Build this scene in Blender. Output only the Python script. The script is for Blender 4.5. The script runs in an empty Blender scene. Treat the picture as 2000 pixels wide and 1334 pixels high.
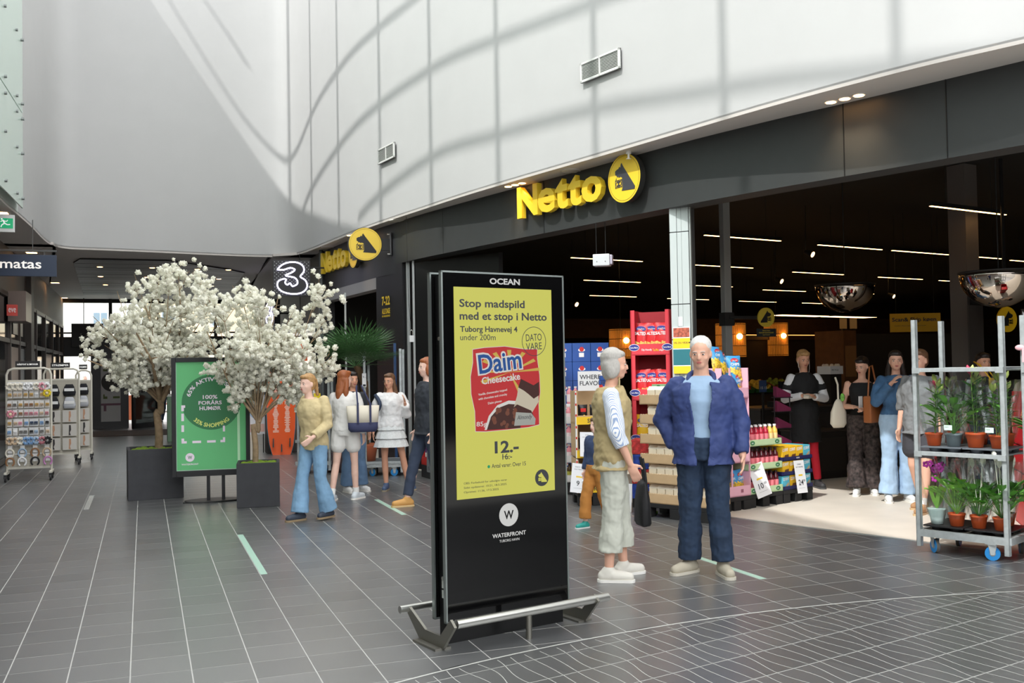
import bpy, bmesh, math, random
from mathutils import Vector, Matrix, noise
random.seed(7)
C = bpy.context.scene.collection
sc = bpy.context.scene
PI = math.pi
# ------------------------------------------------------------------ camera, world, sun, exposure
F = 1944.0; CX, CY, EYE = 1000.0, 667.0, 1.55
def _d(x, y): return Vector((x-CX, y-CY, F)).normalized()
_Y = _d(280, 730); _X = _d(6200, 625); _X = (_X-_Y*_X.dot(_Y)).normalized(); _Z = _X.cross(_Y)
cam_d = bpy.data.cameras.new('camera'); cam_d.sensor_width = 36; cam_d.lens = F/2000*36; cam_d.clip_end = 400
cam = bpy.data.objects.new('camera', cam_d); C.objects.link(cam)
cam.matrix_world = Matrix(((_X[0], -_X[1], -_X[2], 0), (_Y[0], -_Y[1], -_Y[2], 0), (_Z[0], -_Z[1], -_Z[2], EYE), (0, 0, 0, 1)))
sc.camera = cam
def ray(x, y):
    d = _d(x, y); return Vector((_X.dot(d), _Y.dot(d), _Z.dot(d)))
def fl(x, y, z=0.0):                       # photo pixel -> point on the horizontal plane z
    r = ray(x, y); t = (z-EYE)/r.z; return Vector((r.x*t, r.y*t, z))
def at(x, y, Y):                           # photo pixel -> point on the vertical plane y = Y
    r = ray(x, y); t = Y/r.y; return Vector((r.x*t, Y, EYE+r.z*t))
w = bpy.data.worlds.new('world'); sc.world = w; w.use_nodes = True
w.node_tree.nodes['Background'].inputs[0].default_value = (0.97, 0.985, 1.0, 1)
w.node_tree.nodes['Background'].inputs[1].default_value = 2.05
SY = .6                                        # sideways share of the sun's travel
SUN = Vector((1, SY, -1.4)).normalized()
sl = bpy.data.lights.new('sun', 'SUN'); sl.energy = 2.0; sl.angle = math.radians(0.75); sl.color = (1, .985, .95)
so = bpy.data.objects.new('sun', sl); so.rotation_euler = SUN.to_track_quat('-Z', 'Y').to_euler(); so.location = (-8, -4, 20); C.objects.link(so)
sc.view_settings.view_transform = 'Standard'; sc.view_settings.look = 'None'
sc.view_settings.gamma = 1; sc.view_settings.use_curve_mapping = False; sc.view_settings.exposure = 0.85
sc.cycles.use_denoising = True; sc.cycles.max_bounces = 8; sc.cycles.sample_clamp_indirect = 6

# ------------------------------------------------------------------ materials
def lin(c): return tuple(((v/255)/12.92 if v <= 10 else ((v/255+.055)/1.055)**2.4) for v in c)
MATS = {}
def M(name, rgb=(128, 128, 128), rough=.6, metal=0, spec=.5, var=0, vs=8, emit=0, ecol=None, trans=0, alpha=1, bump=0, stretch=None, rnd=0, coat=0):
    if name in MATS: return MATS[name]
    m = bpy.data.materials.new(name); m.use_nodes = True; nt = m.node_tree; b = nt.nodes['Principled BSDF']
    c = lin(rgb)
    b.inputs['Base Color'].default_value = (*c, 1); b.inputs['Roughness'].default_value = rough; b.inputs['Metallic'].default_value = metal
    b.inputs['Specular IOR Level'].default_value = spec; b.inputs['Transmission Weight'].default_value = trans; b.inputs['Alpha'].default_value = alpha
    b.inputs['Coat Weight'].default_value = coat
    if emit: b.inputs['Emission Color'].default_value = (*(lin(ecol) if ecol else c), 1); b.inputs['Emission Strength'].default_value = emit
    if var or bump:
        tc = nt.nodes.new('ShaderNodeTexCoord'); mp = nt.nodes.new('ShaderNodeMapping'); nz = nt.nodes.new('ShaderNodeTexNoise')
        nt.links.new(tc.outputs['Object'], mp.inputs[0]); nt.links.new(mp.outputs[0], nz.inputs['Vector'])
        if stretch: mp.inputs['Scale'].default_value = stretch
        nz.inputs['Scale'].default_value = vs; nz.inputs['Detail'].default_value = 4
        if var:
            hs = nt.nodes.new('ShaderNodeHueSaturation'); mr = nt.nodes.new('ShaderNodeMapRange')
            mr.inputs[1].default_value = .3; mr.inputs[2].default_value = .7; mr.inputs[3].default_value = 1-var; mr.inputs[4].default_value = 1+var
            nt.links.new(nz.outputs[0], mr.inputs[0]); nt.links.new(mr.outputs[0], hs.inputs['Value'])
            hs.inputs['Color'].default_value = (*c, 1); nt.links.new(hs.outputs[0], b.inputs['Base Color'])
        if bump:
            bp = nt.nodes.new('ShaderNodeBump'); bp.inputs['Strength'].default_value = bump; bp.inputs['Distance'].default_value = .01
            nt.links.new(nz.outputs[0], bp.inputs['Height']); nt.links.new(bp.outputs[0], b.inputs['Normal'])
    MATS[name] = m; return m
def glass(name, rgb=(235, 240, 238), amount=.25, rough=.02):
    """thin see-through sheet: glossy reflection over tinted transparency"""
    if name in MATS: return MATS[name]
    m = bpy.data.materials.new(name); m.use_nodes = True; nt = m.node_tree; nt.nodes.clear()
    o = nt.nodes.new('ShaderNodeOutputMaterial'); t = nt.nodes.new('ShaderNodeBsdfTransparent'); g = nt.nodes.new('ShaderNodeBsdfGlossy'); mx = nt.nodes.new('ShaderNodeMixShader'); fr = nt.nodes.new('ShaderNodeFresnel'); ma = nt.nodes.new('ShaderNodeMath')
    t.inputs[0].default_value = (*lin(rgb), 1); g.inputs[0].default_value = (1, 1, 1, 1); g.inputs['Roughness'].default_value = rough
    ma.operation = 'MULTIPLY'; ma.inputs[1].default_value = amount*4
    nt.links.new(fr.outputs[0], ma.inputs[0]); nt.links.new(ma.outputs[0], mx.inputs[0]); nt.links.new(t.outputs[0], mx.inputs[1]); nt.links.new(g.outputs[0], mx.inputs[2]); nt.links.new(mx.outputs[0], o.inputs[0])
    MATS[name] = m; return m
def E(name, rgb, s=1): return M(name, (26, 26, 26), rough=.35, spec=.3, emit=s, ecol=rgb)
def tile_mat():
    m = M('floor_tile', (96, 97, 99), rough=.36, spec=.5); nt = m.node_tree; b = nt.nodes['Principled BSDF']; b.inputs['IOR'].default_value = 3.6
    tc = nt.nodes.new('ShaderNodeTexCoord'); ge = nt.nodes.new('ShaderNodeNewGeometry'); oi = nt.nodes.new('ShaderNodeObjectInfo')
    mp = nt.nodes.new('ShaderNodeMapping'); mp.inputs['Scale'].default_value = (1, 5, 1); nz = nt.nodes.new('ShaderNodeTexNoise'); nz.inputs['Scale'].default_value = 4; nz.inputs['Detail'].default_value = 6
    nt.links.new(ge.outputs['Position'], mp.inputs[0]); nt.links.new(mp.outputs[0], nz.inputs['Vector'])
    ad = nt.nodes.new('ShaderNodeMath'); ad.operation = 'ADD'; fr = nt.nodes.new('ShaderNodeMath'); fr.operation = 'FRACT'
    nt.links.new(ge.outputs['Random Per Island'], ad.inputs[0]); nt.links.new(oi.outputs['Random'], ad.inputs[1]); nt.links.new(ad.outputs[0], fr.inputs[0])
    a2 = nt.nodes.new('ShaderNodeMath'); a2.operation = 'MULTIPLY_ADD'; a2.inputs[1].default_value = .35; nt.links.new(nz.outputs[0], a2.inputs[0]); nt.links.new(fr.outputs[0], a2.inputs[2])
    cr = nt.nodes.new('ShaderNodeValToRGB'); cr.color_ramp.elements[0].color = (.055, .056, .058, 1); cr.color_ramp.elements[1].color = (.095, .096, .098, 1); cr.color_ramp.elements[1].position = 1
    mr = nt.nodes.new('ShaderNodeMapRange'); mr.inputs[1].default_value = 0; mr.inputs[2].default_value = 1.35
    nt.links.new(a2.outputs[0], mr.inputs[0]); nt.links.new(mr.outputs[0], cr.inputs[0]); nt.links.new(cr.outputs[0], b.inputs['Base Color'])
    r2 = nt.nodes.new('ShaderNodeMapRange'); r2.inputs[3].default_value = .29; r2.inputs[4].default_value = .36
    nt.links.new(nz.outputs[0], r2.inputs[0]); nt.links.new(r2.outputs[0], b.inputs['Roughness'])
    bp = nt.nodes.new('ShaderNodeBump'); bp.inputs['Strength'].default_value = .015; bp.inputs['Distance'].default_value = .004
    nt.links.new(nz.outputs[0], bp.inputs['Height']); nt.links.new(bp.outputs[0], b.inputs['Normal'])
    return m
white = M('white_plaster', (177, 177, 176), rough=.7, var=.015, vs=2)
soffit_m = M('soffit_plaster', (190, 184, 178), rough=.7)
black = M('black_paint', (17, 17, 18), rough=.5)
fascia_m = M('fascia_anthracite', (50, 52, 52), rough=.55, var=.05, vs=6)
steel = M('brushed_steel', (200, 200, 195), rough=.3, metal=1, bump=.02, vs=60)
galv = M('galvanised_steel', (186, 192, 193), rough=.45, metal=.55, var=.12, vs=25)
alu = M('aluminium_rail', (185, 190, 188), rough=.4, metal=.7)
yellow = M('sign_yellow', (238, 200, 50), rough=.4)
dark = M('dark_print', (48, 50, 56), rough=.6)
paper = M('white_card', (238, 238, 238), rough=.6)
cardboard = M('cardboard', (201, 170, 130), rough=.85, var=.05, vs=12)

# ------------------------------------------------------------------ mesh helpers
class MB:
    """collects shapes; build() links them as ONE mesh object"""
    def __init__(s): s.v = []; s.f = []; s.sm = []
    def add(s, vs, fs, smooth=False, T=None):
        n = len(s.v)
        s.v += [tuple(T @ Vector(p)) for p in vs] if T else [tuple(p) for p in vs]
        s.f += [tuple(i+n for i in f) for f in fs]; s.sm += [smooth]*len(fs); return s
    def box(s, x0, x1, y0, y1, z0, z1, b=0, T=None):
        if not b:
            vs = [(x, y, z) for z in (z0, z1) for y in (y0, y1) for x in (x0, x1)]
            return s.add(vs, [(0, 2, 3, 1), (4, 5, 7, 6), (0, 1, 5, 4), (2, 6, 7, 3), (0, 4, 6, 2), (1, 3, 7, 5)], T=T)
        bm = bmesh.new(); bmesh.ops.create_cube(bm, size=1)
        for v in bm.verts: v.co = Vector(((x0+x1)/2+v.co.x*(x1-x0), (y0+y1)/2+v.co.y*(y1-y0), (z0+z1)/2+v.co.z*(z1-z0)))
        bmesh.ops.bevel(bm, geom=bm.edges[:], offset=b, segments=2, affect='EDGES', profile=.6)
        bm.verts.index_update(); s.add([v.co[:] for v in bm.verts], [[v.index for v in f.verts] for f in bm.faces], T=T); bm.free(); return s
    def cyl(s, p0, p1, r0, r1=None, n=14, T=None, caps=True):
        r1 = r0 if r1 is None else r1; p0 = Vector(p0); p1 = Vector(p1); d = (p1-p0).normalized()
        a = d.orthogonal().normalized(); b = d.cross(a)
        vs = [p0+(a*math.cos(t)+b*math.sin(t))*r0 for t in [2*PI*i/n for i in range(n)]]+[p1+(a*math.cos(t)+b*math.sin(t))*r1 for t in [2*PI*i/n for i in range(n)]]
        s.add(vs, [(i, (i+1) % n, n+(i+1) % n, n+i) for i in range(n)], True, T)
        if caps: s.add(vs, [tuple(range(n))[::-1], tuple(range(n, 2*n))], False, T)
        return s
    def ell(s, c, rx, ry=None, rz=None, n=12, m=8, T=None):
        ry = rx if ry is None else ry; rz = rx if rz is None else rz; c = Vector(c)
        vs = [c+Vector((0, 0, -rz))]
        for j in range(1, m):
            ph = -PI/2+PI*j/m
            for i in range(n):
                t = 2*PI*i/n; vs.append(c+Vector((rx*math.cos(ph)*math.cos(t), ry*math.cos(ph)*math.sin(t), rz*math.sin(ph))))
        vs.append(c+Vector((0, 0, rz))); L = len(vs)-1
        fs = [(0, 1+(i+1) % n, 1+i) for i in range(n)]+[(L, L-n+i, L-n+(i+1) % n) for i in range(n)]
        for j in range(m-2):
            for i in range(n): a = 1+j*n; fs.append((a+i, a+(i+1) % n, a+n+(i+1) % n, a+n+i))
        return s.add(vs, fs, True, T)
    def cap(s, p0, r0, p1, r1, n=12, end=True):
        p0 = Vector(p0); p1 = Vector(p1)
        s.ell(p0, r0, n=n)
        if end: s.ell(p1, r1, n=n)
        if (p1-p0).length > 1e-4: s.cyl(p0, p1, r0, r1, n)
        return s
    def tube(s, pts, r, n=8, T=None, closed=False):
        pts = [Vector(p) for p in pts]; k = len(pts); rs = r if isinstance(r, (list, tuple)) else [r]*k
        vs = []; up = None
        for i, p in enumerate(pts):
            if closed: d = (pts[(i+1) % k]-pts[i-1]).normalized()
            else: d = (pts[min(i+1, k-1)]-pts[max(i-1, 0)]).normalized()
            if up is None: up = d.orthogonal().normalized()
            up = (up-d*up.dot(d)); up = up.normalized() if up.length > 1e-5 else d.orthogonal().normalized()
            b = d.cross(up)
            vs += [p+(up*math.cos(t)+b*math.sin(t))*rs[i] for t in [2*PI*j/n for j in range(n)]]
        fs = []
        for i in range(k if closed else k-1):
            a = i*n; c2 = ((i+1) % k)*n
            fs += [(a+j, a+(j+1) % n, c2+(j+1) % n, c2+j) for j in range(n)]
        s.add(vs, fs, True, T)
        if not closed: s.add(vs[:n]+vs[-n:], [tuple(range(n))[::-1], tuple(range(n, 2*n))], False, T)
        return s
    def prism(s, poly, y0, y1, T=None):        # polygon in x,z; extruded along y
        n = len(poly); vs = [(x, y0, z) for x, z in poly]+[(x, y1, z) for x, z in poly]
        fs = [(i, (i+1) % n, n+(i+1) % n, n+i) for i in range(n)]
        s.add(vs, fs, False, T); return s.add(vs, [tuple(range(n)), tuple(range(n, 2*n))[::-1]], False, T)
    def slab(s, poly, z0, z1, T=None):         # polygon in x,y; extruded along z
        n = len(poly); vs = [(x, y, z0) for x, y in poly]+[(x, y, z1) for x, y in poly]
        fs = [(i, (i+1) % n, n+(i+1) % n, n+i) for i in range(n)]
        return s.add(vs, fs+[tuple(range(n))[::-1], tuple(range(n, 2*n))], False, T)
    def rings(s, rr, n=20, T=None, caps=True, fn=None):   # rr: (cx, cy, z, rx, ry); fn perturbs the radius
        vs = []
        for j, (cx, cy, z, rx, ry) in enumerate(rr):
            for i in range(n):
                t = 2*PI*i/n; k = fn(t, j) if fn else 1
                vs.append((cx+rx*k*math.cos(t), cy+ry*k*math.sin(t), z))
        fs = [(j*n+i, j*n+(i+1) % n, (j+1)*n+(i+1) % n, (j+1)*n+i) for j in range(len(rr)-1) for i in range(n)]
        if caps: fs += [tuple(range(n))[::-1], tuple(range((len(rr)-1)*n, len(rr)*n))]
        return s.add(vs, fs, True, T)
    def quad(s, a, b, c, d): return s.add([a, b, c, d], [(0, 1, 2, 3)])
    def mesh(s, name):
        me = bpy.data.meshes.new(name); me.from_pydata(s.v, [], s.f); me.polygons.foreach_set('use_smooth', s.sm); me.update(); return me
    def build(s, name, mat, parent=None, kind=None, label=None):
        o = bpy.data.objects.new(name, s.mesh(name)); C.objects.link(o); o.data.materials.append(mat)
        if parent: o.parent = parent
        if kind: o['kind'] = kind
        if label: o['label'] = label
        return o
def tag(o, label, cat, group=None):
    o['label'] = label; o['category'] = cat
    if group: o['group'] = group
    return o
def thing(name, label, cat, loc=(0, 0, 0), rz=0, group=None, s=1):
    o = bpy.data.objects.new(name, None); C.objects.link(o); o.empty_display_size = .1
    o.location = loc; o.rotation_euler = (0, 0, rz); o.scale = (s, s, s); return tag(o, label, cat, group)
def kids(o): return CH.get(o.name, [])
CH = {}
def freeze(root):                               # remember a finished thing's children so dup() can copy them
    def rec(o):
        CH[o.name] = [c for c in C.objects if c.parent == o]
        for c in CH[o.name]: rec(c)
    rec(root); return root
def dup(o, loc=None, rz=None, label=None, group=None, parent=None, s=None, rot=None):
    c = o.copy(); C.objects.link(c)
    if parent is not None: c.parent = parent
    for ch in CH.get(o.name, []): dup(ch, parent=c)
    if loc is not None: c.location = loc
    if rz is not None: c.rotation_euler = (0, 0, rz)
    if rot is not None: c.rotation_euler = rot
    if s: c.scale = (s, s, s) if not isinstance(s, tuple) else s
    if label: c['label'] = label
    if group: c['group'] = group
    return c
def face(a, b): return math.atan2(b[1]-a[1], b[0]-a[0])   # rz that lays local +x along a -> b
# flat print in the local x,z plane at depth y
def circ(cx, cz, rx, rz=None, n=28): rz = rx if rz is None else rz; return [(cx+rx*math.cos(2*PI*i/n), cz+rz*math.sin(2*PI*i/n)) for i in range(n)]
def rect(x0, x1, z0, z1): return [(x0, z0), (x1, z0), (x1, z1), (x0, z1)]
def flat(name, mat, parent, polys, y, label=None, th=.0006):
    mb = MB()
    for p in polys: mb.prism(p, y, y+th)
    return mb.build(name, mat, parent, label=label)
def ringp(mb, cx, cz, rx, rz, t, y, n=36, th=.0006):
    for i in range(n):
        a, b = 2*PI*i/n, 2*PI*(i+1)/n
        P = lambda q, k: (cx+(rx-k)*math.cos(q), cz+(rz-k)*math.sin(q))
        mb.prism([P(a, 0), P(b, 0), P(b, t), P(a, t)], y, y+th)
    return mb
_txt = {}
def text_geo(body, bold):
    k = (body, bold)
    if k not in _txt:
        cu = bpy.data.curves.new('t', 'FONT'); cu.body = body; cu.offset = bold; cu.resolution_u = 3; cu.extrude = .5; cu.fill_mode = 'BOTH'
        ob = bpy.data.objects.new('t', cu); me = ob.to_mesh()
        vs = [tuple(v.co) for v in me.vertices]; fs = [tuple(p.vertices) for p in me.polygons]
        ob.to_mesh_clear(); bpy.data.objects.remove(ob); bpy.data.curves.remove(cu); _txt[k] = (vs, fs)
    return _txt[k]
def text(name, body, mat, parent, x, z, y, h=None, wd=None, bold=0, th=.0006, align='l', tilt=0, label=None, arc=None, mb=None, shear=0):
    """letters in the x,z plane facing -y; h = height of the whole body's box, wd = its width"""
    vs, fs = text_geo(body, bold)
    x0 = min(v[0] for v in vs); x1 = max(v[0] for v in vs); z0 = min(v[1] for v in vs); z1 = max(v[1] for v in vs)
    sz = (h/(z1-z0)) if h else wd/(x1-x0); sx = (wd/(x1-x0)) if wd else sz
    out = []
    W = (x1-x0)*sx; ox = {'l': 0, 'c': -W/2, 'r': -W}[align]
    ct, st = math.cos(tilt), math.sin(tilt)
    for a, b, c in vs:
        px = (a-x0)*sx+ox+shear*(b-z0)*sz; pz = (b-z0)*sz if h else (b-z0)*sz
        if arc:                                   # arc = (cx, cz, R, angle of the text's middle, +1 outside / -1 inside reading)
            cx, cz, R, am, sg = arc; q = am-sg*px/R; rr = R+sg*pz
            out.append((cx+rr*math.cos(q), y+(.5-c)*th, cz+rr*math.sin(q)))
        else: out.append((x+px*ct-pz*st, y+(.5-c)*th, z+px*st+pz*ct))
    if mb is not None: mb.add(out, [f for f in fs]); return None
    return MB().add(out, fs).build(name, mat, parent, label=label)
def struct(o): o['kind'] = 'structure'; return o
def catmull(P, k=4):
    P = [Vector(p) for p in P]; out = []
    for i in range(len(P)-1):
        a, b, c, d = P[max(i-1, 0)], P[i], P[i+1], P[min(i+2, len(P)-1)]
        for j in range(k):
            t = j/k; out.append(.5*((2*b)+(c-a)*t+(2*a-5*b+4*c-d)*t*t+(3*b-a-3*c+d)*t**3))
    return out+[P[-1]]
def wallstrip(C2, z0, z1, th, mb=None, side=1):
    """vertical strip that follows the plan curve C2, th thick towards its `side`"""
    mb = mb or MB(); C2 = [Vector(p[:2]) for p in C2]; n = len(C2); O = []
    for i, p in enumerate(C2):
        d = (C2[min(i+1, n-1)]-C2[max(i-1, 0)]).normalized(); O.append(p+Vector((d.y, -d.x))*th*side)
    vs = []
    for p, q in zip(C2, O): vs += [(p.x, p.y, z0), (p.x, p.y, z1), (q.x, q.y, z1), (q.x, q.y, z0)]
    mb.add(vs, [(4*i, 4*i+4, 4*i+5, 4*i+1) for i in range(n-1)], True)
    mb.add(vs, [f for i in range(n-1) for f in ((4*i+1, 4*i+5, 4*i+6, 4*i+2), (4*i+2, 4*i+6, 4*i+7, 4*i+3), (4*i+3, 4*i+7, 4*i+4, 4*i))]+[(0, 1, 2, 3), (4*n-4, 4*n-1, 4*n-2, 4*n-3)])
    return mb
# ------------------------------------------------------------------ plan curves of the mall
BULK = [(-1.9, -1), (-1.9, 4), (-1.88, 10), (-1.77, 14.73), (-1.70, 16.08), (-1.64, 17.4), (-1.60, 18.9), (-1.52, 19.75), (-1.28, 20.2), (-.71, 20.31), (.2, 20.47), (1.67, 20.79), (2.4, 20.83), (2.72, 20.74), (2.90, 20.45), (3.05, 19.79), (3.22, 18.43), (3.44, 16.68), (3.66, 15.36), (3.87, 14.26), (4.11, 13.01), (4.4, 11.77), (4.78, 10.27), (5.08, 9.04), (5.33, 8.01), (5.57, 7.15), (5.87, 6.27), (6.18, 5.57), (6.7, 4.3), (7.4, 2.4), (8.2, 0)]
FAC = [(3.31, 20.05), (3.50, 18.1), (3.67, 16.4), (3.81, 15.62), (3.95, 14.8), (4.26, 13.51), (4.58, 12.28), (4.99, 10.75), (5.34, 9.35), (5.71, 8.19), (6.10, 7.15), (6.53, 5.95), (7.1, 4.4), (7.8, 2.5), (8.6, 0), (9.4, -3), (10, -7)]
def smooth_pts(P, a, b, k=4): return catmull(P[a:b], k)
def facx(y):                                  # facade x at depth y
    for (x0, y0), (x1, y1) in zip(FAC[:-1], FAC[1:]):
        if y1 <= y <= y0: return x0+(x1-x0)*(y-y0)/(y1-y0)
    return FAC[0][0] if y > FAC[0][1] else FAC[-1][0]
def inframe(p, m=60):
    q = Vector((p[0], p[1], p[2]-EYE)); v = [_X[i]*q.x+_Y[i]*q.y+_Z[i]*q.z for i in range(3)]
    if v[2] < .2: return False
    u = CX+F*v[0]/v[2]; t = CY+F*v[1]/v[2]; return -m < u < 2000+m and -m < t < 1334+m
# ------------------------------------------------------------------ floor
floor = struct(MB().slab([(-2.6, -7), (12, -7), (12, 8), (9, 8), (6, 34), (-3.2, 34)], -.06, -.0012).build('floor', M('grout', (172, 171, 167), rough=.7)))
tm = tile_mat()
AC = Vector((3.65, -1.72)); AR = 7.04          # centre and radius of the inlaid curve
def clip(poly, p, n):                          # keep the side where (v-p).n >= 0
    out = []
    for i in range(len(poly)):
        a, b = Vector(poly[i]), Vector(poly[(i+1) % len(poly)]); da, db = (a-p).dot(n), (b-p).dot(n)
        if da >= 0: out.append(tuple(a))
        if da*db < 0: out.append(tuple(a+(b-a)*(da/(da-db))))
    return out
G = .0037; tiles = []
def try_tile(poly, outside):
    c = Vector((sum(p[0] for p in poly)/len(poly), sum(p[1] for p in poly)/len(poly)))
    ds = [(Vector(p)-AC).length for p in poly]; cut = False
    R = AR+(.006 if outside else -.006)
    if (max(ds) < R) if outside else (min(ds) > R): return
    if min(ds) < R < max(ds):
        n = (c-AC).normalized(); poly = clip(poly, AC+n*R, n if outside else -n); cut = True
    if outside and c.y > 5 and c.x > facx(c.y)-.02-.15:
        # tiles stop at the pale shop floor
        n = Vector((-.95, -.30)).normalized(); q = Vector((facx(c.y)-.02, c.y)); poly = clip(poly, q, n); cut = True
    if len(poly) >= 3: tiles.append((c, poly, cut))
for i in range(-9, 34):
    for j in range(-8, 112):
        x = -.075+.3*i; y = .11+.3*j
        if y > 33 or x+.3 < -2.5: continue
        if x > facx(min(max(y, -6.9), 20))+.05: continue
        if y > 20 and x > 3.2: continue
        try_tile([(x+G, y+G), (x+.3-G, y+G), (x+.3-G, y+.3-G), (x+G, y+.3-G)], True)
U = Vector((.9735, .2287)); V = Vector((.2287, -.9735)); O0 = Vector((2.852, 4.541))
for i in range(-8, 9):
    for j in range(-5, 12):
        a = O0+U*(1.26*i+.4*j)+V*(.305*j)
        q = [a+U*.0006+V*.004, a+U*1.26+V*.004, a+U*1.26+V*(.305-.004), a+U*.0006+V*(.305-.004)]
        try_tile([tuple(p) for p in q], False)
near = [t for t in tiles if inframe((t[0].x, t[0].y, 0), 40)]
near.sort(key=lambda t: t[0].length); near = near[:298]; nid = set(id(t) for t in near)
whole = MB().box(-.15+G, .15-G, -.15+G, .15-G, -.004, 0).mesh('tile'); whole.materials.append(tm)
for c, poly, cut in near:
    if cut or len(poly) != 4 or abs(poly[0][1]-poly[1][1]) > 1e-6:
        MB().slab([(p[0]-c.x, p[1]-c.y) for p in poly], -.004, 0).build('tile', tm, floor).location = (c.x, c.y, 0)
    else:
        o = bpy.data.objects.new('tile', whole); C.objects.link(o); o.parent = floor; o.location = (c.x, c.y, 0)
rest = MB()
for t in tiles:
    if id(t) not in nid: rest.slab(t[1], -.004, 0)
rest.build('far_tiles', tm, floor, kind='stuff')
inl = M('inlay_line', (186, 186, 181), rough=.5)
mb = MB()                                      # the pale inlaid curve
A = [AC+Vector((math.cos(t), math.sin(t)))*AR for t in [math.radians(140-100*i/90) for i in range(91)]]
for a, b in zip(A[:-1], A[1:]):
    na, nb = (a-AC).normalized()*.0075, (b-AC).normalized()*.0075
    mb.quad((*(a+na), .0004), (*(b+nb), .0004), (*(b-nb), .0004), (*(a-na), .0004))
mb.build('inlaid_curve', inl, floor)
mb = MB()                                      # engraved wavy lines running across the rows of slabs
rw = random.Random(3)
for i in range(-60, 75):
    ph = 1.5*i+rw.uniform(-.3, .3); amp = .024*(.6+.4*math.sin(i*.9)); pts = []
    for k in range(-44, 90):
        t = k*.04; q = O0+U*(.098*i-.13*t+amp*math.sin(2*PI*t/.61+ph))+V*t
        pts.append(q if (q-AC).length < AR-.01 and inframe((q.x, q.y, 0), 60) else None)
    for a, b in zip(pts[:-1], pts[1:]):
        if a is None or b is None: continue
        d = (b-a).normalized(); n = Vector((-d.y, d.x))*.0022
        mb.quad((*(a-n), .0005), (*(b-n), .0005), (*(b+n), .0005), (*(a+n), .0005))
mb.build('engraved_waves', inl, floor, kind='stuff')
gm = M('pale_green_floor_strip', (170, 205, 188), rough=.35)
for k, (q, wy) in enumerate([((0.828, 7.85, 9.85), .052), ((2.565, 10.39, 11.75), .056), ((4.13, 6.12, 7.30), .055)]):
    MB().box(q[0], q[0]+wy, q[1], q[2], 0, .0012).build('floor_strip', gm, floor)
MB().box(-.66, -.60, 12.5, 13.9, 0, .0012).build('floor_strip', M('steel_floor_strip', (225, 228, 226), rough=.2, metal=.6), floor)
# pale concrete inside the shop
cf = [(facx(y), y) for y in [20, 18, 16.4, 15.6, 14.8, 13.5, 12.3, 10.75, 9.35, 8.19, 7.15, 5.95, 4.4, 2.5, 0]]
sf = struct(MB().slab([(8.6, -7), (30.2, -7), (30.2, 33.2), (4.5, 33.2), (3.8, 20)]+cf[1:], -.02, .0008).build('floor', M('shop_concrete', (214, 205, 192), rough=.5, var=.05, vs=3)))
MB().slab([(x-.035, y) for x, y in cf]+[(x+.01, y) for x, y in cf[::-1]], 0, .003).build('floor_edge_trim', alu, sf)
struct(MB().box(-40, 40, 33.6, 110, -.1, -.01).build('floor', M('street_paving', (185, 183, 178), rough=.8, var=.06, vs=1)))
# entrance mat
tag(MB().slab([(-1.75, 27.0), (1.9, 26.4), (2.2, 28.9), (-1.6, 29.4)], .001, .014).build('entrance_mat', M('brown_mat', (92, 76, 68), rough=.95, var=.15, vs=80)), 'wide brown entrance mat on the floor before the glass doors', 'mat')
# ------------------------------------------------------------------ upper white walls, soffits, ceiling
BC = catmull(BULK, 5)
cut = next(i for i, p in enumerate(BC) if p.y > 20.8 and p.x > 2.3)
struct(wallstrip(BC[20:cut+1], 3.93, 11.3, .25, side=-1).build('wall_back', white))
struct(wallstrip(BC[cut:], 3.93, 10.9, .25, side=-1).build('wall_right', white))
# far-left upper wall carries green-tinted glass sheets held by small clamps
gw = wallstrip(BC[:21], 3.93, 11.3, .25, side=-1)
wl = struct(gw.build('wall_left', M('pale_plaster', (222, 230, 224), rough=.6)))
gl = M('green_glass_sheet', (196, 214, 202), rough=.12, spec=.6); ck = M('clamp_steel', (120, 124, 122), rough=.3, metal=1)
# sheets hang 6 cm in front of the wall, from z 3.98 up
ys = [15.95, 12.9, 9.8, 6.7]
def lw(y):
    for a, b in zip(BC[:-1], BC[1:]):
        if a.y <= y <= b.y and b.x < 0: return a.x+(b.x-a.x)*(y-a.y)/(b.y-a.y)
    return -1.88
for a, b in zip(ys[:-1], ys[1:]):
    for z0, z1 in ((3.98, 5.35), (5.37, 7.9), (7.92, 10.4)):
        pn = wallstrip([(lw(a)+.09, a), (lw(b)+.09, b+.02)], z0, z1, .02).build('glass_sheet', gl, wl)
for zz in (4.1, 4.75, 5.25, 5.47, 6.4, 7.4, 8.6):
    for yy in (15.8, 15.35, 14.4):
        MB().cyl((lw(yy)+.05, yy, zz), (lw(yy)+.135, yy, zz), .022, n=10).build('glass_clamp', ck, wl)
# shade-casting left parapet: the wall top is at 11.3 m as the shadow line shows (see wall_left / wall_back)
def soff(mb, A, B, z, th=.05):
    n = min(len(A), len(B))
    for i in range(n-1):
        mb.slab([A[i], A[i+1], B[i+1], B[i]], z, z+th)
mb = MB()
rb = [p for p in BC[cut:]]; rf = [(facx(p.y)+.35, p.y) for p in rb]
soff(mb, [tuple(p) for p in rb], rf, 3.9)
soff(mb, [tuple(p) for p in BC[:cut+1] if p.y < 20], [(-2.75, p.y) for p in BC[:cut+1] if p.y < 20], 3.9)
bk = [p for p in BC[:cut+1] if p.y >= 19.7]
soff(mb, [tuple(p) for p in bk], [(-2.75+(5.9*i/(len(bk)-1)), 33.7) for i in range(len(bk))], 3.9)
mb.slab([(-2.75, 19.6), (-1.5, 19.6), (-1.5, 20.2), (-2.75, 33.7)], 3.9, 3.95)
mb.slab([(2.5, 20.7), (3.0, 20.3), (3.9, 20.0), (4.2, 33.7), (2.9, 33.7)], 3.9, 3.95)
ceil = struct(mb.build('ceiling', soffit_m))
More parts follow.
